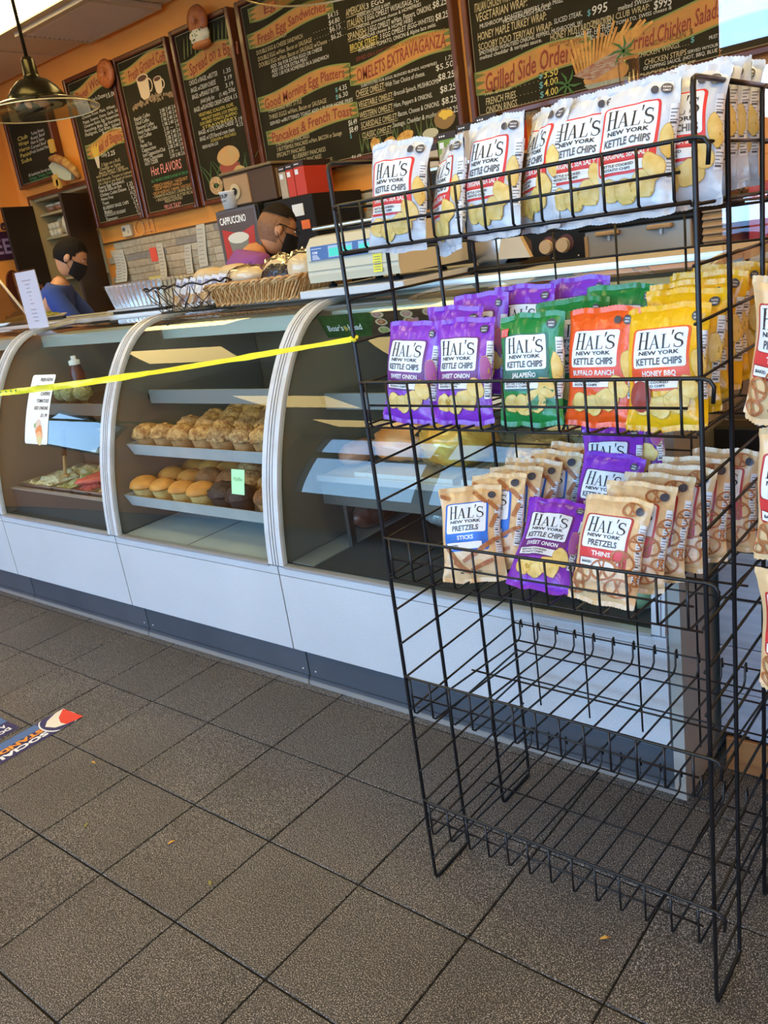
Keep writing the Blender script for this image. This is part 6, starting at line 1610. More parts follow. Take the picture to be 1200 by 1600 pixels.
for i in range(NB):
    for s_ in (1, -1):
        mb.tube([(lambda q: bk(2 * PI * (i + 0.5 + s_ * 0.95 * math.sin(q * PI / 2)) / NB, q * 0.93))(j / 8) for j in range(9)], 0.0019, 5)
for k in range(5): y = by0 + 0.035 + k * 0.032; mb.tube([(bx0 + 0.04, y, ZT + 0.005), (bx1 - 0.04, y, ZT + 0.005)], 0.002, 5)
mb.build('wire_frame', t)
cook = [mat('cookie_tan', (0.50, 0.30, 0.12), 0.6, var=(0.38, 0.20, 0.07), vscale=30), mat('cookie_dark', (0.16, 0.08, 0.05), 0.6, var=(0.30, 0.18, 0.12), vscale=40)]
for i in range(7):
    px = 0.465 + i * 0.045; rz = -0.25 + 0.07 * i
    t = thing('wrapped_cookie', 'white labelled packet of cookies in the wire basket, %s' % ('leftmost', 'second from left', 'third from left', 'middle', 'third from right', 'second from right', 'rightmost')[i], 'cookie packet', (px, 0.80, ZT + 0.012), group='cookie packets in the wire basket', rot=(-0.35, 0.22, rz))
    MB().m(cook[i % 2 if i else 0]).prism([(0.028 * math.cos(a), 0.045 + 0.030 * math.sin(a)) for a in [k * PI / 7 for k in range(14)]], -0.010, 0.010).build('cookie', t, world=False)
    MB().m(mat('packet_label', (0.62, 0.62, 0.66), 0.5)).box(-0.018, 0.018, -0.014, 0.014, 0.055, 0.118).m(mat('packet_print', (0.25, 0.25, 0.4), 0.6)).box(-0.012, 0.012, -0.0148, -0.014, 0.085, 0.105).build('label', t, world=False)
    MB().m(M_FILM).ball((0, 0, 0.055), (0.036, 0.016, 0.062), 14, 10, 0.15, 4, i).build('wrapper', t, world=False)
# flat loaves on foil behind
t = thing('bread_rolls', 'two pale wrapped rolls on a foil tray behind the wire basket', 'bread', (0.42, 1.1, 1.262))
for i, (x, y) in enumerate(((0.36, 1.10), (0.52, 1.10))): MB().m(mat('roll_pale', (0.58, 0.40, 0.20), 0.6, var=(0.66, 0.50, 0.30), vscale=14)).ball((x, y, 1.375), (0.085, 0.07, 0.035), 20, 12, 0.12, 3, i).build('roll', t)
mb = MB().m(M_FOIL).box(0.25, 0.66, 1.0, 1.22, 1.264, 1.345); mb.build('foil_tray', t)
# wicker basket
wx0, wx1, wy0, wy1, wz0, wz1 = 0.735, 1.265, 0.72, 1.05, 1.2655, 1.339
t = thing('wicker_basket', 'long woven wicker basket of wrapped sandwiches', 'basket', ((wx0 + wx1) / 2, 0.88, wz0))
M_WICK = mat('wicker', (0.50, 0.26, 0.085), 0.6, var=(0.34, 0.15, 0.04), vscale=50); M_WICK2 = mat('wicker_pale', (0.66, 0.42, 0.18), 0.6, var=(0.50, 0.26, 0.09), vscale=60)
def wk(th, f):
    c, s = math.cos(th), math.sin(th); q = 1 / max(abs(c), abs(s)) ** 0.8; k = 0.86 + 0.14 * f
    return Vector(((wx0 + wx1) / 2 + (wx1 - wx0) / 2 * c * q * k, (wy0 + wy1) / 2 + (wy1 - wy0) / 2 * s * q * k, wz0 + (wz1 - wz0) * f))
mb = MB().m(M_WICK)
mb.grid(lambda u, v: tuple(wk(2 * PI * u, 0.02 + 0.9 * v)), 60, 2)
mb.add([tuple(wk(2 * PI * i / 40, 0.02)) for i in range(40)], [tuple(range(40))])
mb.build('lining', t)
mb = MB()
for i in range(150):
    mb.m(M_WICK if i % 3 else M_WICK2); th = 2 * PI * i / 150
    pts = []
    for j in range(5):
        f = 0.04 + 0.88 * j / 4; p = wk(th + 0.025 * j, f); c_o = Vector(((wx0 + wx1) / 2, (wy0 + wy1) / 2, p.z)); d = (p - c_o).normalized()
        pts.append(p + d * (0.005 if (j + i) % 2 else 0.001))
    mb.tube(pts, 0.0045, 5, caps=False)
o = mb.build('weave', t); o['kind'] = 'stuff'
mb = MB()
for q, (f, r_) in enumerate(((0.90, 0.007), (1.0, 0.009), (0.06, 0.007))):
    for ph in (0, PI):
        mb.m(M_WICK2 if ph else M_WICK); mb.tube([wk(2 * PI * i / 160, f) + Vector((0, 0, r_ * 0.7 * math.sin(i * 1.25 + ph))) + Vector((math.cos(2 * PI * i / 160), math.sin(2 * PI * i / 160), 0)) * (r_ * 0.7 * math.cos(i * 1.25 + ph)) for i in range(160)], r_ * 0.62, 5, closed=True)
mb.build('braided_rim', t)
rolls = [(0.86, 0.86, 0.075, 0.055, 0.040, .2), (0.99, 0.90, 0.07, 0.05, 0.055, -.2), (1.13, 0.90, 0.085, 0.05, 0.050, .4), (1.19, 0.82, 0.06, 0.05, 0.065, .1), (0.93, 0.98, 0.08, 0.045, 0.06, .1)]
for i, (x, y, rx, ry, rz_, a) in enumerate(rolls):
    t = thing('wrapped_sandwich', 'roll in clear film in the wicker basket, %s' % ('leftmost in front', 'second from left', 'third from left', 'rightmost', 'rear one')[i], 'sandwich', (x, y, ZT + 0.058), rotz=a, group='wrapped rolls in the wicker basket')
    MB().m(mat('sandwich_roll', (0.66, 0.48, 0.26), 0.6, var=(0.78, 0.64, 0.44), vscale=10)).ball((0, 0, 0.045), (rx, ry, rz_ * 0.8), 20, 12, 0.12, 3, i).build('roll', t, world=False)
    MB().m(M_FILM).ball((0, 0, 0.048), (rx * 1.12, ry * 1.1, rz_ * 0.98), 22, 14, 0.22, 7, i + 4).build('wrapper', t, world=False)
t = thing('foil_pouch', 'dark crinkled foil pouch among the wrapped rolls in the wicker basket', 'pouch', (1.09, 0.80, ZT + 0.06))
MB().m(mat('dark_foil', (0.05, 0.05, 0.06), 0.22, 0.7, bump=0.8, bscale=40)).ball((1.09, 0.79, ZT + 0.09), (0.075, 0.03, 0.042), 18, 12, 0.3, 6).build('pouch', t)

# ------------------------------------------------------------------ scale
t = thing('scale_board', 'pale grey board carrying the scale on the case top', 'board', (1.55, 0.95, 1.2625))
MB().m(M_LAM).bbox(1.275, 1.72, 0.70, 1.28, 1.2635, 1.288, 0.002).build('board', t)
t = thing('scale', 'cream coloured deli scale with blue display panel', 'scale', (1.55, 0.95, 1.288))
M_CREAM = mat('cream_plastic', (0.56, 0.52, 0.38), 0.45)
sx0, sx1, sy0, sy1 = 1.315, 1.70, 0.715, 1.10
mb = MB().m(M_CREAM)
pr = [(sy0 + 0.005, 1.310), (sy0, 1.335), (sy0 + 0.01, 1.425), (sy0 + 0.035, 1.452), (sy0 + 0.07, 1.458), (sy1, 1.458), (sy1, 1.310)]
mb.prism(pr, sx0, sx1, 'YZ'); mb.build('housing', t)
MB().m(mat('cream_shadow', (0.30, 0.28, 0.20), 0.6)).box(sx0 + 0.002, sx1 - 0.002, sy0 - 0.0012, sy0 + 0.01, 1.346, 1.349).box(sx0 + 0.01, sx1 - 0.01, sy0 - 0.0, sy0 + 0.01, 1.378, 1.380).build('seam', t)
fy = lambda z: sy0 - 0.0012 + (z - 1.335) * (0.01 / 0.09)
sp = lambda x, z, l: (x, fy(z) - 0.0006 * l, z)
MB().m(mat('display_blue', (0.035, 0.11, 0.30), 0.35)).quad(sp(1.335, 1.378, 1), sp(1.68, 1.378, 1), sp(1.68, 1.425, 1), sp(1.335, 1.425, 1)).build('display_panel', t)
mb = MB()
for x0_, x1_ in ((1.415, 1.520), (1.545, 1.670)):
    mb.m(mat('display_frame', (0.32, 0.45, 0.60), 0.4)).quad(sp(x0_, 1.385, 2), sp(x1_, 1.385, 2), sp(x1_, 1.421, 2), sp(x0_, 1.421, 2))
    mb.m(mat('lcd_green', (0.02, 0.26, 0.20), 0.2, emit=(0.05, 0.75, 0.55), estr=0.5)).quad(sp(x0_ + 0.004, 1.388, 3), sp(x1_ - 0.004, 1.388, 3), sp(x1_ - 0.004, 1.413, 3), sp(x0_ + 0.004, 1.413, 3))
mb.build('screen', t)
mb = MB().m(M_PANEL); put_text(mb, 'CAS', sp, 1.343, 1.402, 0.007, 0.024, 2, 0.04)
for q in range(4): mb.quad(*[sp(1.343 + a, 1.384 + q * 0.004 + b, 2) for a, b in ((0, 0), (.034 - .004 * q, 0), (.034 - .004 * q, .0016), (0, .0016))])
mb.quad(*[sp(a, b, 2) for a, b in ((1.34, 1.416), (1.385, 1.416), (1.385, 1.4175), (1.34, 1.4175))]); mb.build('display_print', t)
mb = MB().m(mat('notice_yellow', (0.75, 0.68, 0.03), 0.5)).quad(sp(1.600, 1.322, 1), sp(1.636, 1.322, 1), sp(1.636, 1.376, 1), sp(1.600, 1.376, 1)); mb.m(M_GREY)
for q in range(6): mb.quad(*[sp(1.605 + a, 1.329 + q * 0.0075 + b, 2) for a, b in ((0, 0), (.026, 0), (.026, .002), (0, .002))])
mb.build('notice_sticker', t)
MB().m(M_STEEL).bbox(sx0 - 0.01, sx1 - 0.02, sy0 + 0.06, sy1 + 0.10, 1.475, 1.487, 0.004).m(M_BLACK).box(sx0 + 0.08, sx1 - 0.1, sy0 + 0.12, sy1 - 0.02, 1.458, 1.475).build('weigh_plate', t)
for x in (1.36, 1.64):
    for y in (0.78, 1.03): MB().m(M_BLACK).lathe([(0.016, 0), (0.014, 0.01), (0.006, 0.012), (0.006, 0.022)], 14, (x, y, 1.288)).build('foot', t)

# stone slab ledge at the right and small equipment behind it
M_WOODC = mat('tan_wood', (0.50, 0.33, 0.17), 0.5, var=(0.42, 0.26, 0.12), vscale=6, aniso=(1, 6, 1))
t = thing('back_counter', 'long steel back counter along the wall behind the workers', 'counter', (0.0, 2.2, 0))
MB().m(M_DKSTEEL).box(-0.98, 2.7, 2.01, 2.48, 0.10, 1.00).build('cabinet', t)
MB().m(M_STEEL).bbox(-1.0, 2.72, 1.99, 2.49, 1.00, 1.04, 0.004).build('worktop', t)
MB().m(M_BLACK).box(-0.94, 2.65, 2.06, 2.45, 0.0, 0.10).build('plinth', t)
# ------------------------------------------------------------------ machines on the back counter
t = thing('cappuccino_machine', 'black cappuccino machine with a red lit cup picture behind the wicker basket', 'coffee machine', (-0.40, 2.2, 1.04))
MB().m(M_BLACK).bbox(-0.575, -0.235, 2.02, 2.46, 1.041, 1.705, 0.006).build('housing', t)
cp = lambda x, z, l: (x, 2.0195 - 0.001 * l - 0.010, z)
MB().m(M_DKSTEEL).box(-0.570, -0.240, 2.004, 2.02, 1.38, 1.70).build('door_frame', t)
mb = MB().m(mat('cap_print_dark', (0.05, 0.035, 0.03), 0.3, emit=(0.25, 0.20, 0.16), estr=0.15)).grid(lambda u, v: cp(-0.560 + 0.305 * u, 1.40 + 0.285 * v, 6), 2, 2)
mb.m(mat('cap_print_red', (0.45, 0.03, 0.02), 0.3, emit=(0.8, 0.06, 0.04), estr=0.08)).add([cp(a, b, 7) for a, b in ((-0.545, 1.40), (-0.30, 1.40), (-0.27, 1.60), (-0.40, 1.565), (-0.54, 1.60))], [(0, 1, 2, 3, 4)])
mb.m(mat('cap_print_cup', (0.10, 0.09, 0.06), 0.3, emit=(0.5, 0.5, 0.4), estr=0.2)).add([cp(a, b, 8) for a, b in ((-0.50, 1.54), (-0.47, 1.42), (-0.36, 1.42), (-0.33, 1.54))], [(0, 1, 2, 3)])
mb.m(mat('cap_print_foam', (0.45, 0.42, 0.33), 0.4, emit=(0.8, 0.75, 0.6), estr=0.3)); blob(mb, cp, -0.415, 1.545, 0.088, 0.030, 9, 2, 0.1)
mb.m(mat('cap_print_text', (0.7, 0.68, 0.62), 0.4, emit=(1, 1, 0.9), estr=0.4)); put_text(mb, 'CAPPUCCINO', cp, -0.545, 1.625, 0.040, 0.22, 9, 0.01)
mb.build('picture_panel', t)
MB().m(M_DKSTEEL).box(-0.56, -0.25, 1.975, 2.02, 1.045, 1.06).box(-0.45, -0.36, 1.99, 2.02, 1.32, 1.37).build('drip_tray', t)
t = thing('metal_case', 'dark metal appliance beside the cappuccino machine with paper notes on it', 'appliance', (-0.02, 2.25, 1.04))
MB().m(M_BLACK).bbox(-0.22, 0.15, 2.05, 2.46, 1.041, 1.700, 0.005).build('housing', t)
MB().m(M_PAPER).box(0.0, 0.08, 2.045, 2.0495, 1.60, 1.66).m(mat('orange_tag', (0.85, 0.16, 0.02), 0.5)).box(0.05, 0.11, 2.045, 2.0495, 1.53, 1.575).build('notes', t)
t = thing('toaster_oven', 'tan and dark box shaped warmer on top of the cappuccino machine', 'appliance', (-0.30, 2.2, 1.706))
MB().m(mat('warmer_dark', (0.07, 0.035, 0.015), 0.5)).bbox(-0.53, -0.12, 2.06, 2.42, 1.708, 1.885, 0.006).build('housing', t)
MB().m(mat('warmer_tan', (0.40, 0.24, 0.11), 0.5)).box(-0.51, -0.31, 2.052, 2.06, 1.72, 1.87).box(-0.121, -0.1175, 2.09, 2.40, 1.72, 1.865).build('panel', t)
MB().m(mat('warmer_rim', (0.20, 0.14, 0.07), 0.5)).bbox(-0.54, -0.11, 2.05, 2.43, 1.885, 1.90, 0.004).build('lid', t)
MB().m(mat('warmer_cream', (0.55, 0.42, 0.24), 0.5)).lathe([(0.042, -0.006), (0.04, 0), (0.0, 0.0)], 20, (-0.42, 2.050, 1.79), 'Y').m(M_BLACK).lathe([(0.020, -0.010), (0.018, -0.008), (0.0, -0.008)], 16, (-0.42, 2.050, 1.79), 'Y').build('dial', t)
t = thing('soup_cup', 'white paper soup cup standing before the tan warmer', 'cup', (-0.46, 2.03, 1.706))
MB().m(M_PAPER).lathe([(0.0, 0), (0.040, 0), (0.054, 0.085), (0.057, 0.088), (0.057, 0.093), (0.0, 0.093)], 24, (-0.475, 1.985 + 0.06, 1.7065)).build('cup', t)
mb = MB().m(M_INK)
cyl = lambda x, z, l: (-0.475 + (0.0405 + (z - 1.7065) * 0.165 + .0012) * math.sin(x / 0.05), 2.045 - (0.0405 + (z - 1.7065) * 0.165 + .0012) * math.cos(x / 0.05), z)
put_text(mb, 'SOUP', cyl, -0.026, 1.765, 0.020, 0.060, 0, 0.03); put_text(mb, 'of the DAY', cyl, -0.02, 1.745, 0.009, 0.04, 0, 0.02); mb.build('lettering', t)
def pod_box(x0, x1, y0, y1, z0, z1, body, lid, label, cat='box'):
    t = thing('pod_box', label, cat, ((x0 + x1) / 2, (y0 + y1) / 2, z0), group='boxes standing on the machines')
    MB().m(body).bbox(x0, x1, y0, y1, z0 + 0.001, z1 - 0.028, 0.002).build('carton', t)
    MB().m(lid).bbox(x0 - 0.001, x1 + 0.001, y0 - 0.001, y1 + 0.001, z1 - 0.030, z1, 0.002).build('lid', t)
    mb = MB().m(M_PANEL); f = lambda x, z, l: (x, y0 - 0.0025, z)
    for q in range(3): mb.quad(*[f(x0 + 0.012 + a, z1 - 0.018 + b, 0) for a, b in ((q * 0.012, 0), (q * 0.012 + .008, 0), (q * 0.012 + .008, .006), (q * 0.012, .006))])
    mb.quad(*[f(a, b, 0) for a, b in ((x0 + .01, z1 - .065), (x0 + .035, z1 - .065), (x0 + .035, z1 - .04), (x0 + .01, z1 - .04))]); mb.build('print', t)
RED = mat('carton_red', (0.55, 0.04, 0.02), 0.5); CRM = mat('carton_cream', (0.46, 0.36, 0.24), 0.5); GRN = mat('carton_green', (0.18, 0.32, 0.04), 0.5); BRN = mat('carton_lid', (0.025, 0.012, 0.01), 0.5)
pod_box(-0.095, -0.045, 2.08, 2.30, 1.701, 1.865, CRM, BRN, 'narrow cream coffee carton, left of the three beside the warmer')
pod_box(-0.040, 0.015, 2.08, 2.30, 1.701, 1.868, RED, BRN, 'narrow red coffee carton in the middle of the three beside the warmer')
pod_box(0.020, 0.095, 2.08, 2.30, 1.701, 1.872, RED, BRN, 'wider red coffee carton, right of the three beside the warmer')
t = thing('brewer', 'black coffee brewer with a yellow note behind the first crisp bags', 'coffee machine', (1.0, 2.2, 1.04))
MB().m(M_BLACK).bbox(0.64, 1.40, 2.02, 2.44, 1.041, 1.68, 0.008).build('housing', t)
mb = MB().m(M_PANEL); put_text(mb, 'BUNN', lambda x, z, l: (x, 2.018, z), 0.66, 1.60, 0.018, 0.075, 0, 0.03); mb.build('lettering', t)
MB().m(mat('note_yellow', (0.72, 0.58, 0.05), 0.7)).box(0.645, 0.80, 2.012, 2.018, 1.655, 1.735).build('note', t)
MB().m(M_STEEL).bbox(0.80, 1.38, 2.04, 2.42, 1.680, 1.700, 0.004).build('top_plate', t)
pod_box(0.87, 0.965, 2.06, 2.32, 1.701, 1.800, CRM, BRN, 'green and black tea carton on the brewer, leftmost')
pod_box(0.97, 1.075, 2.06, 2.32, 1.701, 1.835, GRN, BRN, 'green fronted tea carton on the brewer')
pod_box(1.08, 1.175, 2.06, 2.32, 1.701, 1.85, CRM, BRN, 'cream tea carton on the brewer, third from left')
pod_box(1.18, 1.29, 2.06, 2.32, 1.701, 1.865, RED, BRN, 'red topped tea carton on the brewer, rightmost')
t = thing('lid_pan', 'shiny steel steam pan lid leaning behind the scale', 'pan', (1.30, 2.02, 1.04))
mb = MB().m(M_STEEL).bbox(1.20, 1.385, 1.995, 2.01, 1.10, 1.37, 0.006); torusm = [(1.235 + 0.0, 1.20), (1.35, 1.20), (1.35, 1.34), (1.235, 1.34)]
mb.tube([(a, 1.992, b) for a, b in ((1.25, 1.19), (1.335, 1.19), (1.352, 1.205), (1.352, 1.33), (1.335, 1.345), (1.25, 1.345), (1.232, 1.33), (1.232, 1.205))], 0.006, 6, closed=True); mb.build('pan', t)
MB().m(M_DKSTEEL).box(1.2, 1.38, 1.995, 2.018, 1.041, 1.10).build('stand', t)
t = thing('oven', 'black fronted warming oven with two round cream knobs', 'oven', (1.52, 2.2, 1.04))
MB().m(M_DKSTEEL).bbox(1.395, 1.69, 2.03, 2.42, 1.041, 1.40, 0.005).build('housing', t)
MB().m(M_BLACK).box(1.40, 1.685, 2.022, 2.03, 1.20, 1.385).build('control_panel', t)
for x in (1.505, 1.585):
    MB().m(mat('knob_cream', (0.66, 0.50, 0.32), 0.5)).lathe([(0.028, -0.022), (0.028, -0.003), (0.034, 0.0)], 24, (x, 2.021, 1.285), 'Y').m(M_MAHOG).lathe([(0.036, -0.003), (0.036, 0.0)], 24, (x + 0.012, 2.022, 1.292), 'Y').build('knob', t)
for x in (1.44, 1.53, 1.65): MB().m(M_STEEL).lathe([(0.004, -0.002), (0.0, -0.004)], 8, (x, 2.021, 1.235), 'Y').build('screw', t)
t = thing('slicer', 'dark steel meat slicer on the ledge behind the scale', 'slicer', (1.86, 1.15, 1.262))
MB().m(M_BLACK).bbox(1.72, 1.93, 1.05, 1.25, 1.263, 1.285, 0.006).m(M_DKSTEEL).bbox(1.76, 1.90, 1.10, 1.20, 1.285, 1.36, 0.02).build('base', t)
MB().m(M_STEEL).lathe([(0.0, -0.004), (0.075, -0.002), (0.078, 0.0), (0.075, 0.002), (0.0, 0.004)], 28, (1.80, 1.09, 1.345), 'Y').build('blade', t)
MB().m(mat('guard_cream', (0.55, 0.44, 0.28), 0.5)).prism([(1.83, 1.30), (1.95, 1.295), (1.90, 1.40), (1.86, 1.41)], 1.075, 1.095).build('guard', t)
t = thing('undercounter_cooler', 'grey steel cooler with tan handles behind the meat case', 'cooler', (1.95, 2.2, 0))
MB().m(mat('cooler_grey', (0.42, 0.40, 0.36), 0.4, 0.3, var=(0.36, 0.34, 0.30), vscale=3)).bbox(1.74, 2.17, 1.90, 2.44, 1.041, 1.330, 0.005).build('cabinet', t)
MB().m(M_BLACK).bbox(1.72, 2.20, 1.88, 2.46, 1.330, 1.43, 0.006).build('top_slab', t)
for x in (1.80, 2.01): MB().m(M_WOODC).bbox(x, x + 0.095, 1.865, 1.90, 1.305, 1.322, 0.004).m(M_STEEL).box(x + 0.045, x + 0.055, 1.885, 1.899, 1.285, 1.305).build('handle', t)
MB().m(M_WOODC).box(1.742, 1.756, 1.893, 1.90, 1.06, 1.31).build('edge_strip', t)
t = thing('louvered_box', 'tan slatted wooden box right of the cooler', 'box', (2.26, 2.0, 1.04))
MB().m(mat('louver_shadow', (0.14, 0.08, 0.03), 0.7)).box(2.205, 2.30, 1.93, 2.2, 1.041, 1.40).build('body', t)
for k in range(13): MB().m(M_WOODC).add([(2.205, 1.915, 1.06 + k * 0.026), (2.30, 1.915, 1.06 + k * 0.026), (2.30, 1.93, 1.075 + k * 0.026), (2.205, 1.93, 1.075 + k * 0.026), (2.205, 1.915, 1.054 + k * 0.026), (2.30, 1.915, 1.054 + k * 0.026), (2.30, 1.93, 1.069 + k * 0.026), (2.205, 1.93, 1.069 + k * 0.026)],
    [(0, 1, 2, 3), (7, 6, 5, 4), (0, 4, 5, 1), (2, 6, 7, 3), (1, 5, 6, 2), (0, 3, 7, 4)]).build('slat', t)
t = thing('cup_stack', 'tall clear plastic cup column standing before the fries drawing', 'cup', (1.93, 1.95, 1.44))
MB().m(glass_mat('clear_cup', (0.93, 0.90, 0.84), 1.5, 0.02, 2.5)).lathe([(0.0, 0.0), (0.032, 0.0), (0.034, 0.30), (0.040, 0.49), (0.042, 0.495)], 24, (1.93, 1.97, 1.431)).build('cups', t)

# ------------------------------------------------------------------ wall bits over the backsplash
t = thing('thermostat', 'cream thermostat on the orange wall below the leftmost tall chalkboard', 'thermostat', (-2.12, Y1, 1.72))
MB().m(mat('thermo_cream', (0.62, 0.52, 0.34), 0.5)).bbox(-2.165, -2.06, Y1 - 0.03, Y1 - 0.001, 1.705, 1.785, 0.004).m(M_GREY).box(-2.15, -2.12, Y1 - 0.0315, Y1 - 0.030, 1.745, 1.768).build('case', t)
MB().m(M_GREY).box(-2.095, -2.08, Y1 - 0.0315, Y1 - 0.030, 1.735, 1.738).box(-2.09, -2.087, Y1 - 0.0315, Y1 - 0.030, 1.725, 1.75).build('button', t)
t = thing('cord_bracket', 'orange painted cable loops and junction plate beside the thermostat', 'bracket', (-1.93, Y1, 1.74))
mb = MB().m(mat('painted_conduit', (0.78, 0.38, 0.12), 0.5)); mb.tube([(-1.97 + 0.055 * math.cos(a), Y1 - 0.012, 1.745 + 0.05 * math.sin(a)) for a in [k * PI / 10 for k in range(20)]], 0.004, 6, closed=True)
mb.box(-1.94, -1.80, Y1 - 0.012, Y1 - 0.006, 1.775, 1.781).box(-1.94, -1.80, Y1 - 0.012, Y1 - 0.006, 1.715, 1.721).box(-1.93, -1.924, Y1 - 0.012, Y1 - 0.001, 1.70, 1.79).box(-1.86, -1.854, Y1 - 0.012, Y1 - 0.001, 1.70, 1.79).box(-1.808, -1.802, Y1 - 0.012, Y1 - 0.001, 1.70, 1.79); mb.build('cable', t)
slips = [(-2.36, 1.40, 0.10, 0.20, 'pair of curled paper receipts at the left end of the backsplash'), (-2.27, 1.40, 0.06, 0.22, 'curled receipt next to the left end of the backsplash'), (-1.80, 1.38, 0.075, 0.24, 'long paper receipt left of the middle of the backsplash, beside the red note'),
         (-1.50, 1.36, 0.07, 0.22, 'paper receipt right of the middle of the backsplash'), (-1.35, 1.42, 0.09, 0.27, 'longest curled paper receipt near the cappuccino machine')]
for i, (x, z, w, h, lb) in enumerate(slips):
    t = thing('receipt', lb, 'paper', (x, Y1 - 0.03, z), group='receipts pinned to the backsplash')
    MB().m(mat('receipt_paper', (0.58, 0.53, 0.42), 0.8)).grid(lambda u, v: (x + w * u + 0.015 * math.sin(v * 3 + i), Y1 - 0.020 - 0.030 * (1 - v) ** 2 * (1 + .5 * math.sin(i)), z + h * v), 3, 10).build('slip', t)
    mb = MB().m(mat('receipt_ink', (0.30, 0.27, 0.22), 0.8))
    for q in range(9): mb.grid(lambda u, v: (x + w * (0.15 + 0.6 * u) + 0.015 * math.sin((q / 10 + .08) * 3 + i), Y1 - 0.0225 - 0.030 * (1 - (q / 10 + .08)) ** 2 * (1 + .5 * math.sin(i)), z + h * (q / 10 + .08) + 0.004 * v), 1, 1)
    mb.build('print', t)
t = thing('note', 'red note on the backsplash', 'note', (-1.87, Y1 - 0.02, 1.55)); MB().m(mat('note_red', (0.80, 0.10, 0.06), 0.7)).box(-1.905, -1.825, Y1 - 0.018, Y1 - 0.0165, 1.505, 1.600).build('slip', t)
t = thing('note', 'yellow note at the foot of the backsplash', 'note', (-1.87, Y1 - 0.02, 1.35)); MB().m(mat('note_yellow2', (0.72, 0.60, 0.18), 0.7)).box(-1.985, -1.79, Y1 - 0.018, Y1 - 0.0165, 1.325, 1.405).build('slip', t)

# ------------------------------------------------------------------ china cupboard with open dark doors
M_EBON = mat('ebony_veneer', (0.018, 0.009, 0.004), 0.5, var=(0.028, 0.014, 0.006), vscale=5, aniso=(1, 1, 0.2), bump=0.1, bscale=30)
t = thing('cupboard', 'recessed cupboard of crockery with two open dark doors at the left', 'cupboard', (-2.885, 2.75, 0.0))
M_CUPB = mat('cupboard_inside', (0.42, 0.30, 0.13), 0.6)
MB().m(M_CUPB).box(-3.30, -3.28, 2.47, 2.99, 0.0, 2.12).box(-2.49, -2.47, 2.50, 2.99, 0.0, 2.12).box(-3.28, -2.49, 2.975, 2.99, 0.0, 2.12).box(-3.28, -2.49, 2.50, 2.975, 2.10, 2.12).build('carcass', t)
MB().m(M_MAHOG).box(-3.33, -2.44, 2.47, 2.4995, 2.12, 2.15).box(-3.33, -3.30, 2.47, 2.4995, 0, 2.12).build('surround', t)
for z in (1.18, 1.50, 1.825, 2.005): MB().m(mat('shelf_board', (0.46, 0.34, 0.16), 0.5)).box(-3.28, -2.49, 2.52, 2.97, z - 0.018, z).build('shelf', t)
MB().m(M_EBON).prism([(-3.30, 2.47), (-3.275, 2.47), (-3.215, 2.18), (-3.24, 2.175)], 0.95, 2.075, 'XY').build('door', t)
MB().m(M_EBON).prism([(-2.47, 2.47), (-2.495, 2.47), (-2.365, 2.155), (-2.34, 2.16)], 0.95, 2.055, 'XY').build('door', t)
MB().m(M_STEEL).box(-2.52, -2.50, 2.25, 2.27, 1.05, 1.47).build('door_pull', t)
r5 = random.Random(9)
for i in range(5):
    x = -3.25 + i * 0.055; R_ = 0.066 + 0.006 * (i % 3)
    t = thing('plate', 'cream plate standing on edge on the middle cupboard shelf, %s of five' % ('first', 'second', 'third', 'fourth', 'fifth')[i], 'plate', (x, 2.7, 1.826), group='plates on edge in the cupboard')
    MB().m(mat('cream_china', (0.66, 0.54, 0.34), 0.3)).lathe([(0.0, 0.006), (R_ * 0.6, 0.004), (R_, -0.010), (R_ + 0.002, -0.008), (R_ * 0.62, 0.010), (0.0, 0.012)], 28, (x + 0.12, 2.62, 1.826 + R_ + 0.002), 'Y' if i % 2 else 'X').build('plate_body', t)
for i in range(6):
    x = -3.245 + (i % 3) * 0.055; t = thing('cup', 'small china cup at the left of the middle cupboard shelf, %s of six' % ('first', 'second', 'third', 'fourth', 'fifth', 'sixth')[i], 'cup', (x, 2.6, 1.826 + 0.055 * (i // 3)), group='cups in the cupboard')
    MB().m(MATS['cream_china']).lathe([(0.0, 0.0), (0.018, 0.0), (0.024, 0.02), (0.026, 0.05), (0.023, 0.05), (0.0, 0.008)], 16, (x, 2.57, 1.8265 + 0.052 * (i // 3))).build('cup_body', t)
for i in range(4):
    x = -3.20 + i * 0.13; t = thing('bowl', 'brown rimmed bowl on the top cupboard shelf, %s of four' % ('first', 'second', 'third', 'fourth')[i], 'bowl', (x, 2.6, 2.006), group='bowls on the top cupboard shelf')
    MB().m(mat('brown_china', (0.30, 0.12, 0.05), 0.35)).lathe([(0.0, 0.0), (0.03, 0.0), (0.062, 0.04), (0.058, 0.042), (0.0, 0.006)], 22, (x, 2.60, 2.0055)).m(MATS['cream_china']).lathe([(0.03, 0.044), (0.05, 0.048), (0.052, 0.060), (0.0, 0.072)], 20, (x, 2.60, 2.0055)).build('bowl_body', t)
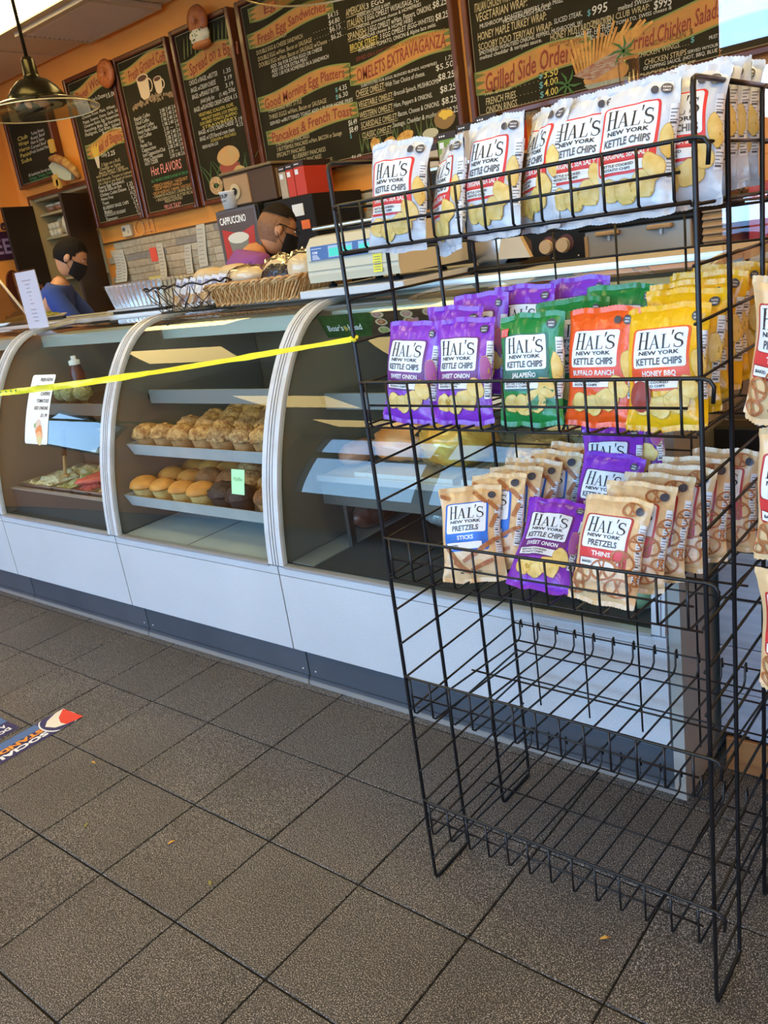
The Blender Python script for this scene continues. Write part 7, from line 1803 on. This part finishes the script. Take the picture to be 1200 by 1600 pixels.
# scrolled sign on the left wall
t = thing('scroll_sign', 'dark scrolled wall sign with purple lettering on the left wall', 'sign', (-3.48, 2.26, 1.72))
ls = lambda y, z, l: (-3.4975 + 0.006 + 0.001 * l, y, z)
mb = MB().m(mat('sign_plum', (0.05, 0.012, 0.03), 0.5)).box(-3.4985, -3.492, 1.75, 2.34, 1.70, 1.92); mb.tube([(-3.492, 2.30 + 0.03 * math.cos(a) * (1 - a / 14), 1.955 + 0.03 * math.sin(a) * (1 - a / 14)) for a in [k * 0.5 for k in range(20)]], 0.006, 6); mb.build('panel', t)
mb = MB().m(mat('sign_lilac', (0.36, 0.24, 0.38), 0.6)); put_text(mb, 'COFFEE', lambda y, z, l: ls(y, z, l), 1.80, 1.75, 0.12, 0.52, 2, 0.02); mb.build('lettering', t)
t = thing('picture_frame', 'dark arched frame on the left wall above the masked worker in black', 'frame', (-3.48, 2.30, 1.30))
MB().m(M_MAHOG).prism([(2.26 + 0.075 * math.cos(a), 1.45 + 0.17 * math.sin(a)) for a in [k * PI / 10 for k in range(20)]], -3.499, -3.475, 'YZ').build('frame_body', t)

# ------------------------------------------------------------------ checkout counter and acrylic screen at the right
t = thing('checkout_counter', 'grey plank fronted checkout counter with black top right of the display cases', 'counter', (3.4, 0.9, 0))
MB().m(mat('plank_gap', (0.10, 0.10, 0.11), 0.7)).box(2.705, 4.6, 0.505, 1.3, 0.10, 0.86).build('cabinet', t)
MPL = [mat('grey_plank_%d' % i, c, 0.5, var=v, vscale=5, aniso=(0.8, 1, 14), detail=5) for i, (c, v) in enumerate((((0.36, 0.38, 0.42), (0.27, 0.29, 0.33)), ((0.42, 0.44, 0.48), (0.32, 0.34, 0.39)), ((0.33, 0.35, 0.39), (0.41, 0.43, 0.46))))]
for k in range(6):
    z = 0.105 + k * 0.126; x = 2.706
    for q, L in enumerate(((0.55, 0.9, 0.444), (0.95, 0.6, 0.344), (0.35, 0.8, 0.744))[k % 3]):
        MB().m(MPL[(k + q) % 3]).bbox(x + 0.001, x + L - 0.001, 0.493, 0.506, z + 0.001, z + 0.124, 0.0015).build('plank', t); x += L
MB().m(mat('oak_base', (0.36, 0.16, 0.05), 0.5, var=(0.25, 0.10, 0.03), vscale=8, aniso=(1, 1, 6))).bbox(2.72, 4.6, 0.485, 0.50, 0.004, 0.10, 0.003).build('skirting', t)
MB().m(M_BLACK).bbox(2.62 + 0.09, 4.62, 0.47, 1.32, 0.86, 0.915, 0.006).build('worktop', t)
t = thing('acrylic_screen', 'tall clear acrylic screen standing on the checkout counter reflecting the shop windows', 'screen', (3.5, 0.56, 0.915))
MB().m(glass_mat('acrylic_sheet', (0.97, 0.98, 1.0), 1.5, 0.0, 2.6)).box(2.722, 4.4, 0.520, 0.526, 0.918, 2.35).build('sheet', t)
MB().m(M_TRIM).box(2.80, 2.84, 0.48, 0.60, 0.915, 0.935).box(4.2, 4.24, 0.48, 0.60, 0.915, 0.935).build('foot', t)
t = thing('red_box', 'red box on the back counter seen under the top shelf at the right', 'box', (2.42, 2.1, 1.04))
MB().m(mat('box_red', (0.55, 0.05, 0.03), 0.5)).bbox(2.33, 2.62, 2.05, 2.35, 1.20, 1.42, 0.004).m(M_WHITE).bbox(2.33, 2.62, 2.05, 2.35, 1.041, 1.20, 0.004).build('carton', t)
t = thing('tan_worktable', 'tan wooden worktable behind the checkout counter', 'table', (3.2, 1.5, 0))
MB().m(M_WOODC).bbox(2.75, 4.4, 1.35, 1.85, 1.02, 1.06, 0.004).build('table_top', t)
for x in (2.82, 4.32):
    for y in (1.42, 1.78): MB().m(M_WOODC).box(x - 0.025, x + 0.025, y - 0.025, y + 0.025, 0, 1.02).build('leg', t)

# ------------------------------------------------------------------ people behind the counter
M_SKIN = mat('skin', (0.62, 0.30, 0.15), 0.5); M_SKIN2 = mat('skin_dark', (0.56, 0.26, 0.115), 0.5); M_HAIR = mat('hair_dark', (0.010, 0.006, 0.004), 0.75, spec=0.2, bump=0.5, bscale=90)
M_FADE = mat('hair_stubble', (0.26, 0.125, 0.055), 0.7, var=(0.20, 0.09, 0.04), vscale=60)
def skin_mesh(V, E_, R, mats_, smooth=True, sub=1):
    me = bpy.data.meshes.new('s'); me.from_pydata([tuple(v) for v in V], E_, [])
    ob = bpy.data.objects.new('s', me); COL.objects.link(ob)
    ob.modifiers.new('skin', 'SKIN').use_smooth_shade = True
    ss = ob.modifiers.new('sub', 'SUBSURF'); ss.levels = sub; ss.render_levels = sub
    for i, r in enumerate(R):
        r = r if isinstance(r, tuple) else (r, r)
        me.skin_vertices[0].data[i].radius = r; me.skin_vertices[0].data[i].use_root = (i == 0)
    bpy.context.view_layer.update()
    dg = bpy.context.evaluated_depsgraph_get()
    out = bpy.data.meshes.new_from_object(ob.evaluated_get(dg))
    out.materials.clear(); out.materials.append(mats_)
    bpy.data.objects.remove(ob); bpy.data.meshes.remove(me)
    return out
def person(name_label, loc, az, shirt, pants, lean, head_pitch, head_yaw, hair, skin, cap=False, mask=True, hgt=1.72, arm_fwd=0.5, glasses=False, group=None, bow=0.0):
    """local frame: +x is where the body faces, z up, feet at z=0"""
    t = thing('person', name_label, 'person', loc, rotz=az)
    s = hgt / 1.72
    hipz, shz = 0.92 * s, 1.40 * s
    L = math.tan(lean)
    def up(z, dx=0.0): return (z - hipz) * L * (1 if z > hipz else 0) + dx
    pel = Vector((0, 0, hipz)); waist = Vector((up(1.08 * s), 0, 1.08 * s)); chest = Vector((up(1.27 * s) - 0.01, 0, 1.27 * s)); neck0 = Vector((up(1.42 * s) + 0.0, 0, 1.42 * s)); neck1 = Vector((up(1.50 * s) + 0.025 + 0.07 * bow, 0, 1.49 * s - 0.06 * bow))
    V = [pel, waist, chest, neck0, neck1]; E_ = [(0, 1), (1, 2), (2, 3), (3, 4)]; R = [(0.13, 0.16), (0.115, 0.145), (0.125, 0.17), (0.062, 0.065), (0.058, 0.058)]
    def chain(start, pts, rs):
        p = start
        for q, r in zip(pts, rs): V.append(Vector(q)); R.append(r); E_.append((p, len(V) - 1)); p = len(V) - 1
        return p
    hands = []
    for sd in (1, -1):
        sh = Vector((up(shz) - 0.005, 0.170 * sd, shz - 0.03)); el = sh + Vector((0.10 + 0.12 * arm_fwd, 0.05 * sd, -0.25)); wr = el + Vector((0.24, -0.03 * sd, -0.04 + 0.02 * arm_fwd)); pm = wr + Vector((0.075, -0.005 * sd, -0.012))
        p = chain(2, [sh, el, wr, pm], [0.062, 0.044, 0.029, (0.020, 0.034)])
        for f, (dy, ln) in enumerate(((-0.030, .060), (-0.010, .075), (0.010, .070), (0.028, .055))):
            a = pm + Vector((0.020, dy * 1.0, 0.0)); chain(p, [a + Vector((ln * .45, dy * .2, -0.004)), a + Vector((ln * .8, dy * .3, -0.022)), a + Vector((ln, dy * .3, -0.045))], [0.0095, 0.0085, 0.007])
        a = wr + Vector((0.03, -0.030 * sd, 0.0)); chain(p - 1 + 0 if False else p, [a + Vector((0.02, -0.02 * sd, -0.01)), a + Vector((0.05, -0.028 * sd, -0.022))], [0.011, 0.009])
        kn = Vector((0.03, 0.095 * sd, 0.49 * s)); an = Vector((0.0, 0.10 * sd, 0.09)); toe = Vector((0.15, 0.115 * sd, 0.045))
        chain(0, [Vector((0, 0.09 * sd, hipz - 0.06)), kn, an, toe], [0.095, 0.062, 0.044, (0.036, 0.044)])
    me = skin_mesh(V, E_, R, skin, sub=1)
    o = bpy.data.objects.new('body', me); COL.objects.link(o); o.parent = t
    # shirt
    V = [Vector((0, 0, hipz - 0.06)), Vector((0, 0, hipz + 0.03)), waist, chest, Vector((up(1.375 * s) - 0.01, 0, 1.375 * s)), neck0 + Vector((0.005, 0, 0.02))]; E_ = [(0, 1), (1, 2), (2, 3), (3, 4), (4, 5)]; R = [(0.14, 0.17), (0.135, 0.165), (0.125, 0.155), (0.13, 0.165), (0.105, 0.13), (0.075, 0.078)]
    for sd in (1, -1):
        sh = Vector((up(shz) - 0.005, 0.170 * sd, shz - 0.03)); el = sh + Vector((0.10 + 0.12 * arm_fwd, 0.05 * sd, -0.25))
        chain(4, [sh, sh.lerp(el, 0.45), sh.lerp(el, 0.82)], [0.074, 0.064, 0.062])
    me = skin_mesh(V, E_, R, shirt, sub=2); o = bpy.data.objects.new('shirt', me); COL.objects.link(o); o.parent = t
    V = [Vector((0, 0, hipz + 0.02)), Vector((0, 0, hipz - 0.07))]; E_ = [(0, 1)]; R = [(0.15, 0.175), (0.14, 0.165)]
    for sd in (1, -1):
        chain(1, [Vector((0, 0.09 * sd, hipz - 0.16)), Vector((0.03, 0.095 * sd, 0.49 * s)), Vector((0.0, 0.10 * sd, 0.11))], [0.105, 0.080, 0.062])
    me = skin_mesh(V, E_, R, pants, sub=1); o = bpy.data.objects.new('trousers', me); COL.objects.link(o); o.parent = t
    MB().m(M_BLACK).bbox(-0.06, 0.20, 0.05, 0.15, 0.0, 0.07, 0.02).bbox(-0.06, 0.20, -0.15, -0.05, 0.0, 0.07, 0.02).build('shoes', t, world=False)
    # head: face towards +x
    hm = Matrix.Translation(neck1 + Vector((0.035 + 0.05 * math.sin(head_pitch) + 0.04 * bow, 0, 0.105 - 0.09 * bow))) @ Matrix.Rotation(head_yaw, 4, 'Z') @ Matrix.Rotation(head_pitch, 4, 'Y')
    def hs(p, d):
        q = Vector(p)
        if d.z < 0: q.y *= 1 + 0.28 * d.z; q.x *= (1 + 0.10 * d.z) if d.x > 0 else (1 + 0.35 * d.z)
        if d.x > 0: 
            q.x *= 1 - 0.10 * abs(d.y)
            q.x += 0.022 * math.exp(-((d.y / 0.13) ** 2) - ((d.z + 0.10) / 0.16) ** 2)           # nose
            q.x -= 0.008 * math.exp(-(((abs(d.y) - 0.30) / 0.14) ** 2) - ((d.z - 0.10) / 0.11) ** 2)  # eye sockets
            q.x += 0.006 * math.exp(-((d.y / 0.25) ** 2) - ((d.z + 0.42) / 0.07) ** 2)            # lips
            q.x += 0.008 * math.exp(-((d.y / 0.22) ** 2) - ((d.z + 0.72) / 0.14) ** 2)            # chin
        return q
    hb = MB(); hb.xf = hm; hb.m(skin).ball((0, 0, 0), (0.098, 0.076, 0.118), 40, 30, fn=hs)
    for sd in (1, -1):
        hb.ball((-0.010, 0.076 * sd, -0.008), (0.020, 0.010, 0.031), 14, 10)
        hb.ball((-0.008, 0.082 * sd, -0.008), (0.013, 0.006, 0.022), 10, 8)
    hb.build('head', t, world=False)
    eb = MB(); eb.xf = hm
    for sd in (1, -1):
        eb.m(mat('eye_white', (0.6, 0.56, 0.5), 0.3)).ball((0.081, 0.030 * sd, 0.013), (0.009, 0.013, 0.006), 12, 8).m(M_INK).ball((0.0885, 0.030 * sd, 0.012), (0.0025, 0.005, 0.005), 8, 6)
        eb.m(M_HAIR).ball((0.0865, 0.031 * sd, 0.032), (0.005, 0.018, 0.0035), 12, 6)
    eb.m(mat('lips', (0.42, 0.14, 0.10), 0.5)).ball((0.094, 0, -0.052), (0.007, 0.022, 0.006), 12, 6)
    eb.build('eyes_and_mouth', t, world=False)
    ha = MB(); ha.xf = hm
    def cut(lo, front, mat_, sc, side_lo=None):
        nu, nv = 44, 26; vs = []; keep = []
        for i in range(nv + 1):
            ph = PI * i / nv
            for k in range(nu):
                th = 2 * PI * k / nu; d = Vector((math.sin(ph) * math.cos(th), math.sin(ph) * math.sin(th), math.cos(ph)))
                p = hs(Vector((d.x * 0.098, d.y * 0.076, d.z * 0.118)), Vector((-0.01, d.y, d.z)) if d.x > 0 else d)
                q = p * (sc + 0.012 * noise.noise(d * 6))
                vs.append(q); 
                lim = lo if d.x < 0 else lo + (front - lo) * min(1, d.x / 0.55)
                keep.append(d.z > lim)
        fs = []
        for i in range(nv):
            for k in range(nu):
                a, b, c, d_ = i * nu + k, (i + 1) * nu + k, (i + 1) * nu + (k + 1) % nu, i * nu + (k + 1) % nu
                if keep[a] and keep[b] and keep[c] and keep[d_]: fs.append((a, b, c, d_) if i > 0 else (a, b, c))
        ha.m(mat_, True).add(vs, fs)
    if hair == 'full': cut(-0.42, 0.52, M_HAIR, 1.10)
    elif hair == 'fade': cut(-0.62, 0.5, M_FADE, 1.012); cut(0.42, 0.5, M_HAIR, 1.07)
    if cap: cut(0.12, 0.22, M_BLACK, 1.12); ha.m(M_BLACK).ball((0.10, 0, 0.055), (0.055, 0.06, 0.008), 16, 8)
    ha.build('cap' if cap else 'hair', t, world=False)
    if mask:
        mk = MB(); mk.xf = hm; mk.m(mat('mask_black', (0.010, 0.010, 0.012), 0.8), True)
        mk.grid(lambda u, v: (lambda a, z: ((0.100 + 0.030 * math.exp(-((a / 0.35) ** 2)) * (1 - abs(v - 0.55)) ) * math.cos(a) * (1 - 0.10 * (1 - v)), 0.080 * math.sin(a) * (0.86 + 0.14 * v), z))(-1.25 + 2.5 * u, -0.118 + 0.118 * v * (1 - 0.25 * abs(2 * u - 1)) + 0.02 * abs(2 * u - 1)), 20, 10)
        for sd in (1, -1):
            mk.tube([(0.035, 0.074 * sd, -0.02), (0.0, 0.083 * sd, 0.012), (-0.022, 0.084 * sd, 0.018)], 0.0016, 5).tube([(0.035, 0.070 * sd, -0.072), (0.0, 0.080 * sd, -0.045), (-0.020, 0.084 * sd, -0.020)], 0.0016, 5)
        mk.build('mask', t, world=False)
    if glasses:
        g = MB(); g.xf = hm; g.m(M_BLACK)
        for sd in (1, -1): g.tube([(0.098, 0.06 * sd, 0.014), (0.06, 0.081 * sd, 0.016), (-0.015, 0.086 * sd, 0.018), (-0.028, 0.084 * sd, 0.004)], 0.0025, 6)
        g.tube([(0.112, -0.03 + 0.004 * k, 0.014) for k in range(16)], 0.002, 5)
        g.build('glasses', t, world=False)
    return t, hm
M_BLUE = mat('shirt_blue', (0.03, 0.075, 0.36), 0.8, var=(0.025, 0.06, 0.30), vscale=6); M_PURP = mat('shirt_purple', (0.24, 0.06, 0.24), 0.8); M_DENIM = mat('trousers_dark', (0.02, 0.022, 0.03), 0.8)
pa, hma = person('person in a blue t-shirt and black face mask looking down behind the counter', (-1.88, 1.52, 0), 0.80, M_BLUE, M_DENIM, 0.30, 0.60, 0.18, 'full', M_SKIN, hgt=1.72, mask=True)
mb = MB().m(M_PANEL); put_text(mb, 'C', lambda y, z, l: (0.215 + 0.004, y, z), -0.13, 1.27, 0.045, 0.04, 0, 0.05); mb.build('chest_print', pa, world=False)
pb, hmb = person('person in a purple shirt with a close fade haircut seen from behind the scale', (0.095, 1.41, 0), 1.05, M_PURP, M_DENIM, 0.27, 0.45, 0.05, 'fade', M_SKIN2, hgt=1.73, mask=True, glasses=True, arm_fwd=-0.4, bow=0.45)
pc_, hmc = person('person in black with a cap and face mask at the far left edge', (-2.80, 2.02, 0), -0.65, mat('shirt_black', (0.012, 0.012, 0.014), 0.8), M_DENIM, 0.05, 0.15, 0.0, 'full', M_SKIN2, cap=True, hgt=1.56, mask=True)
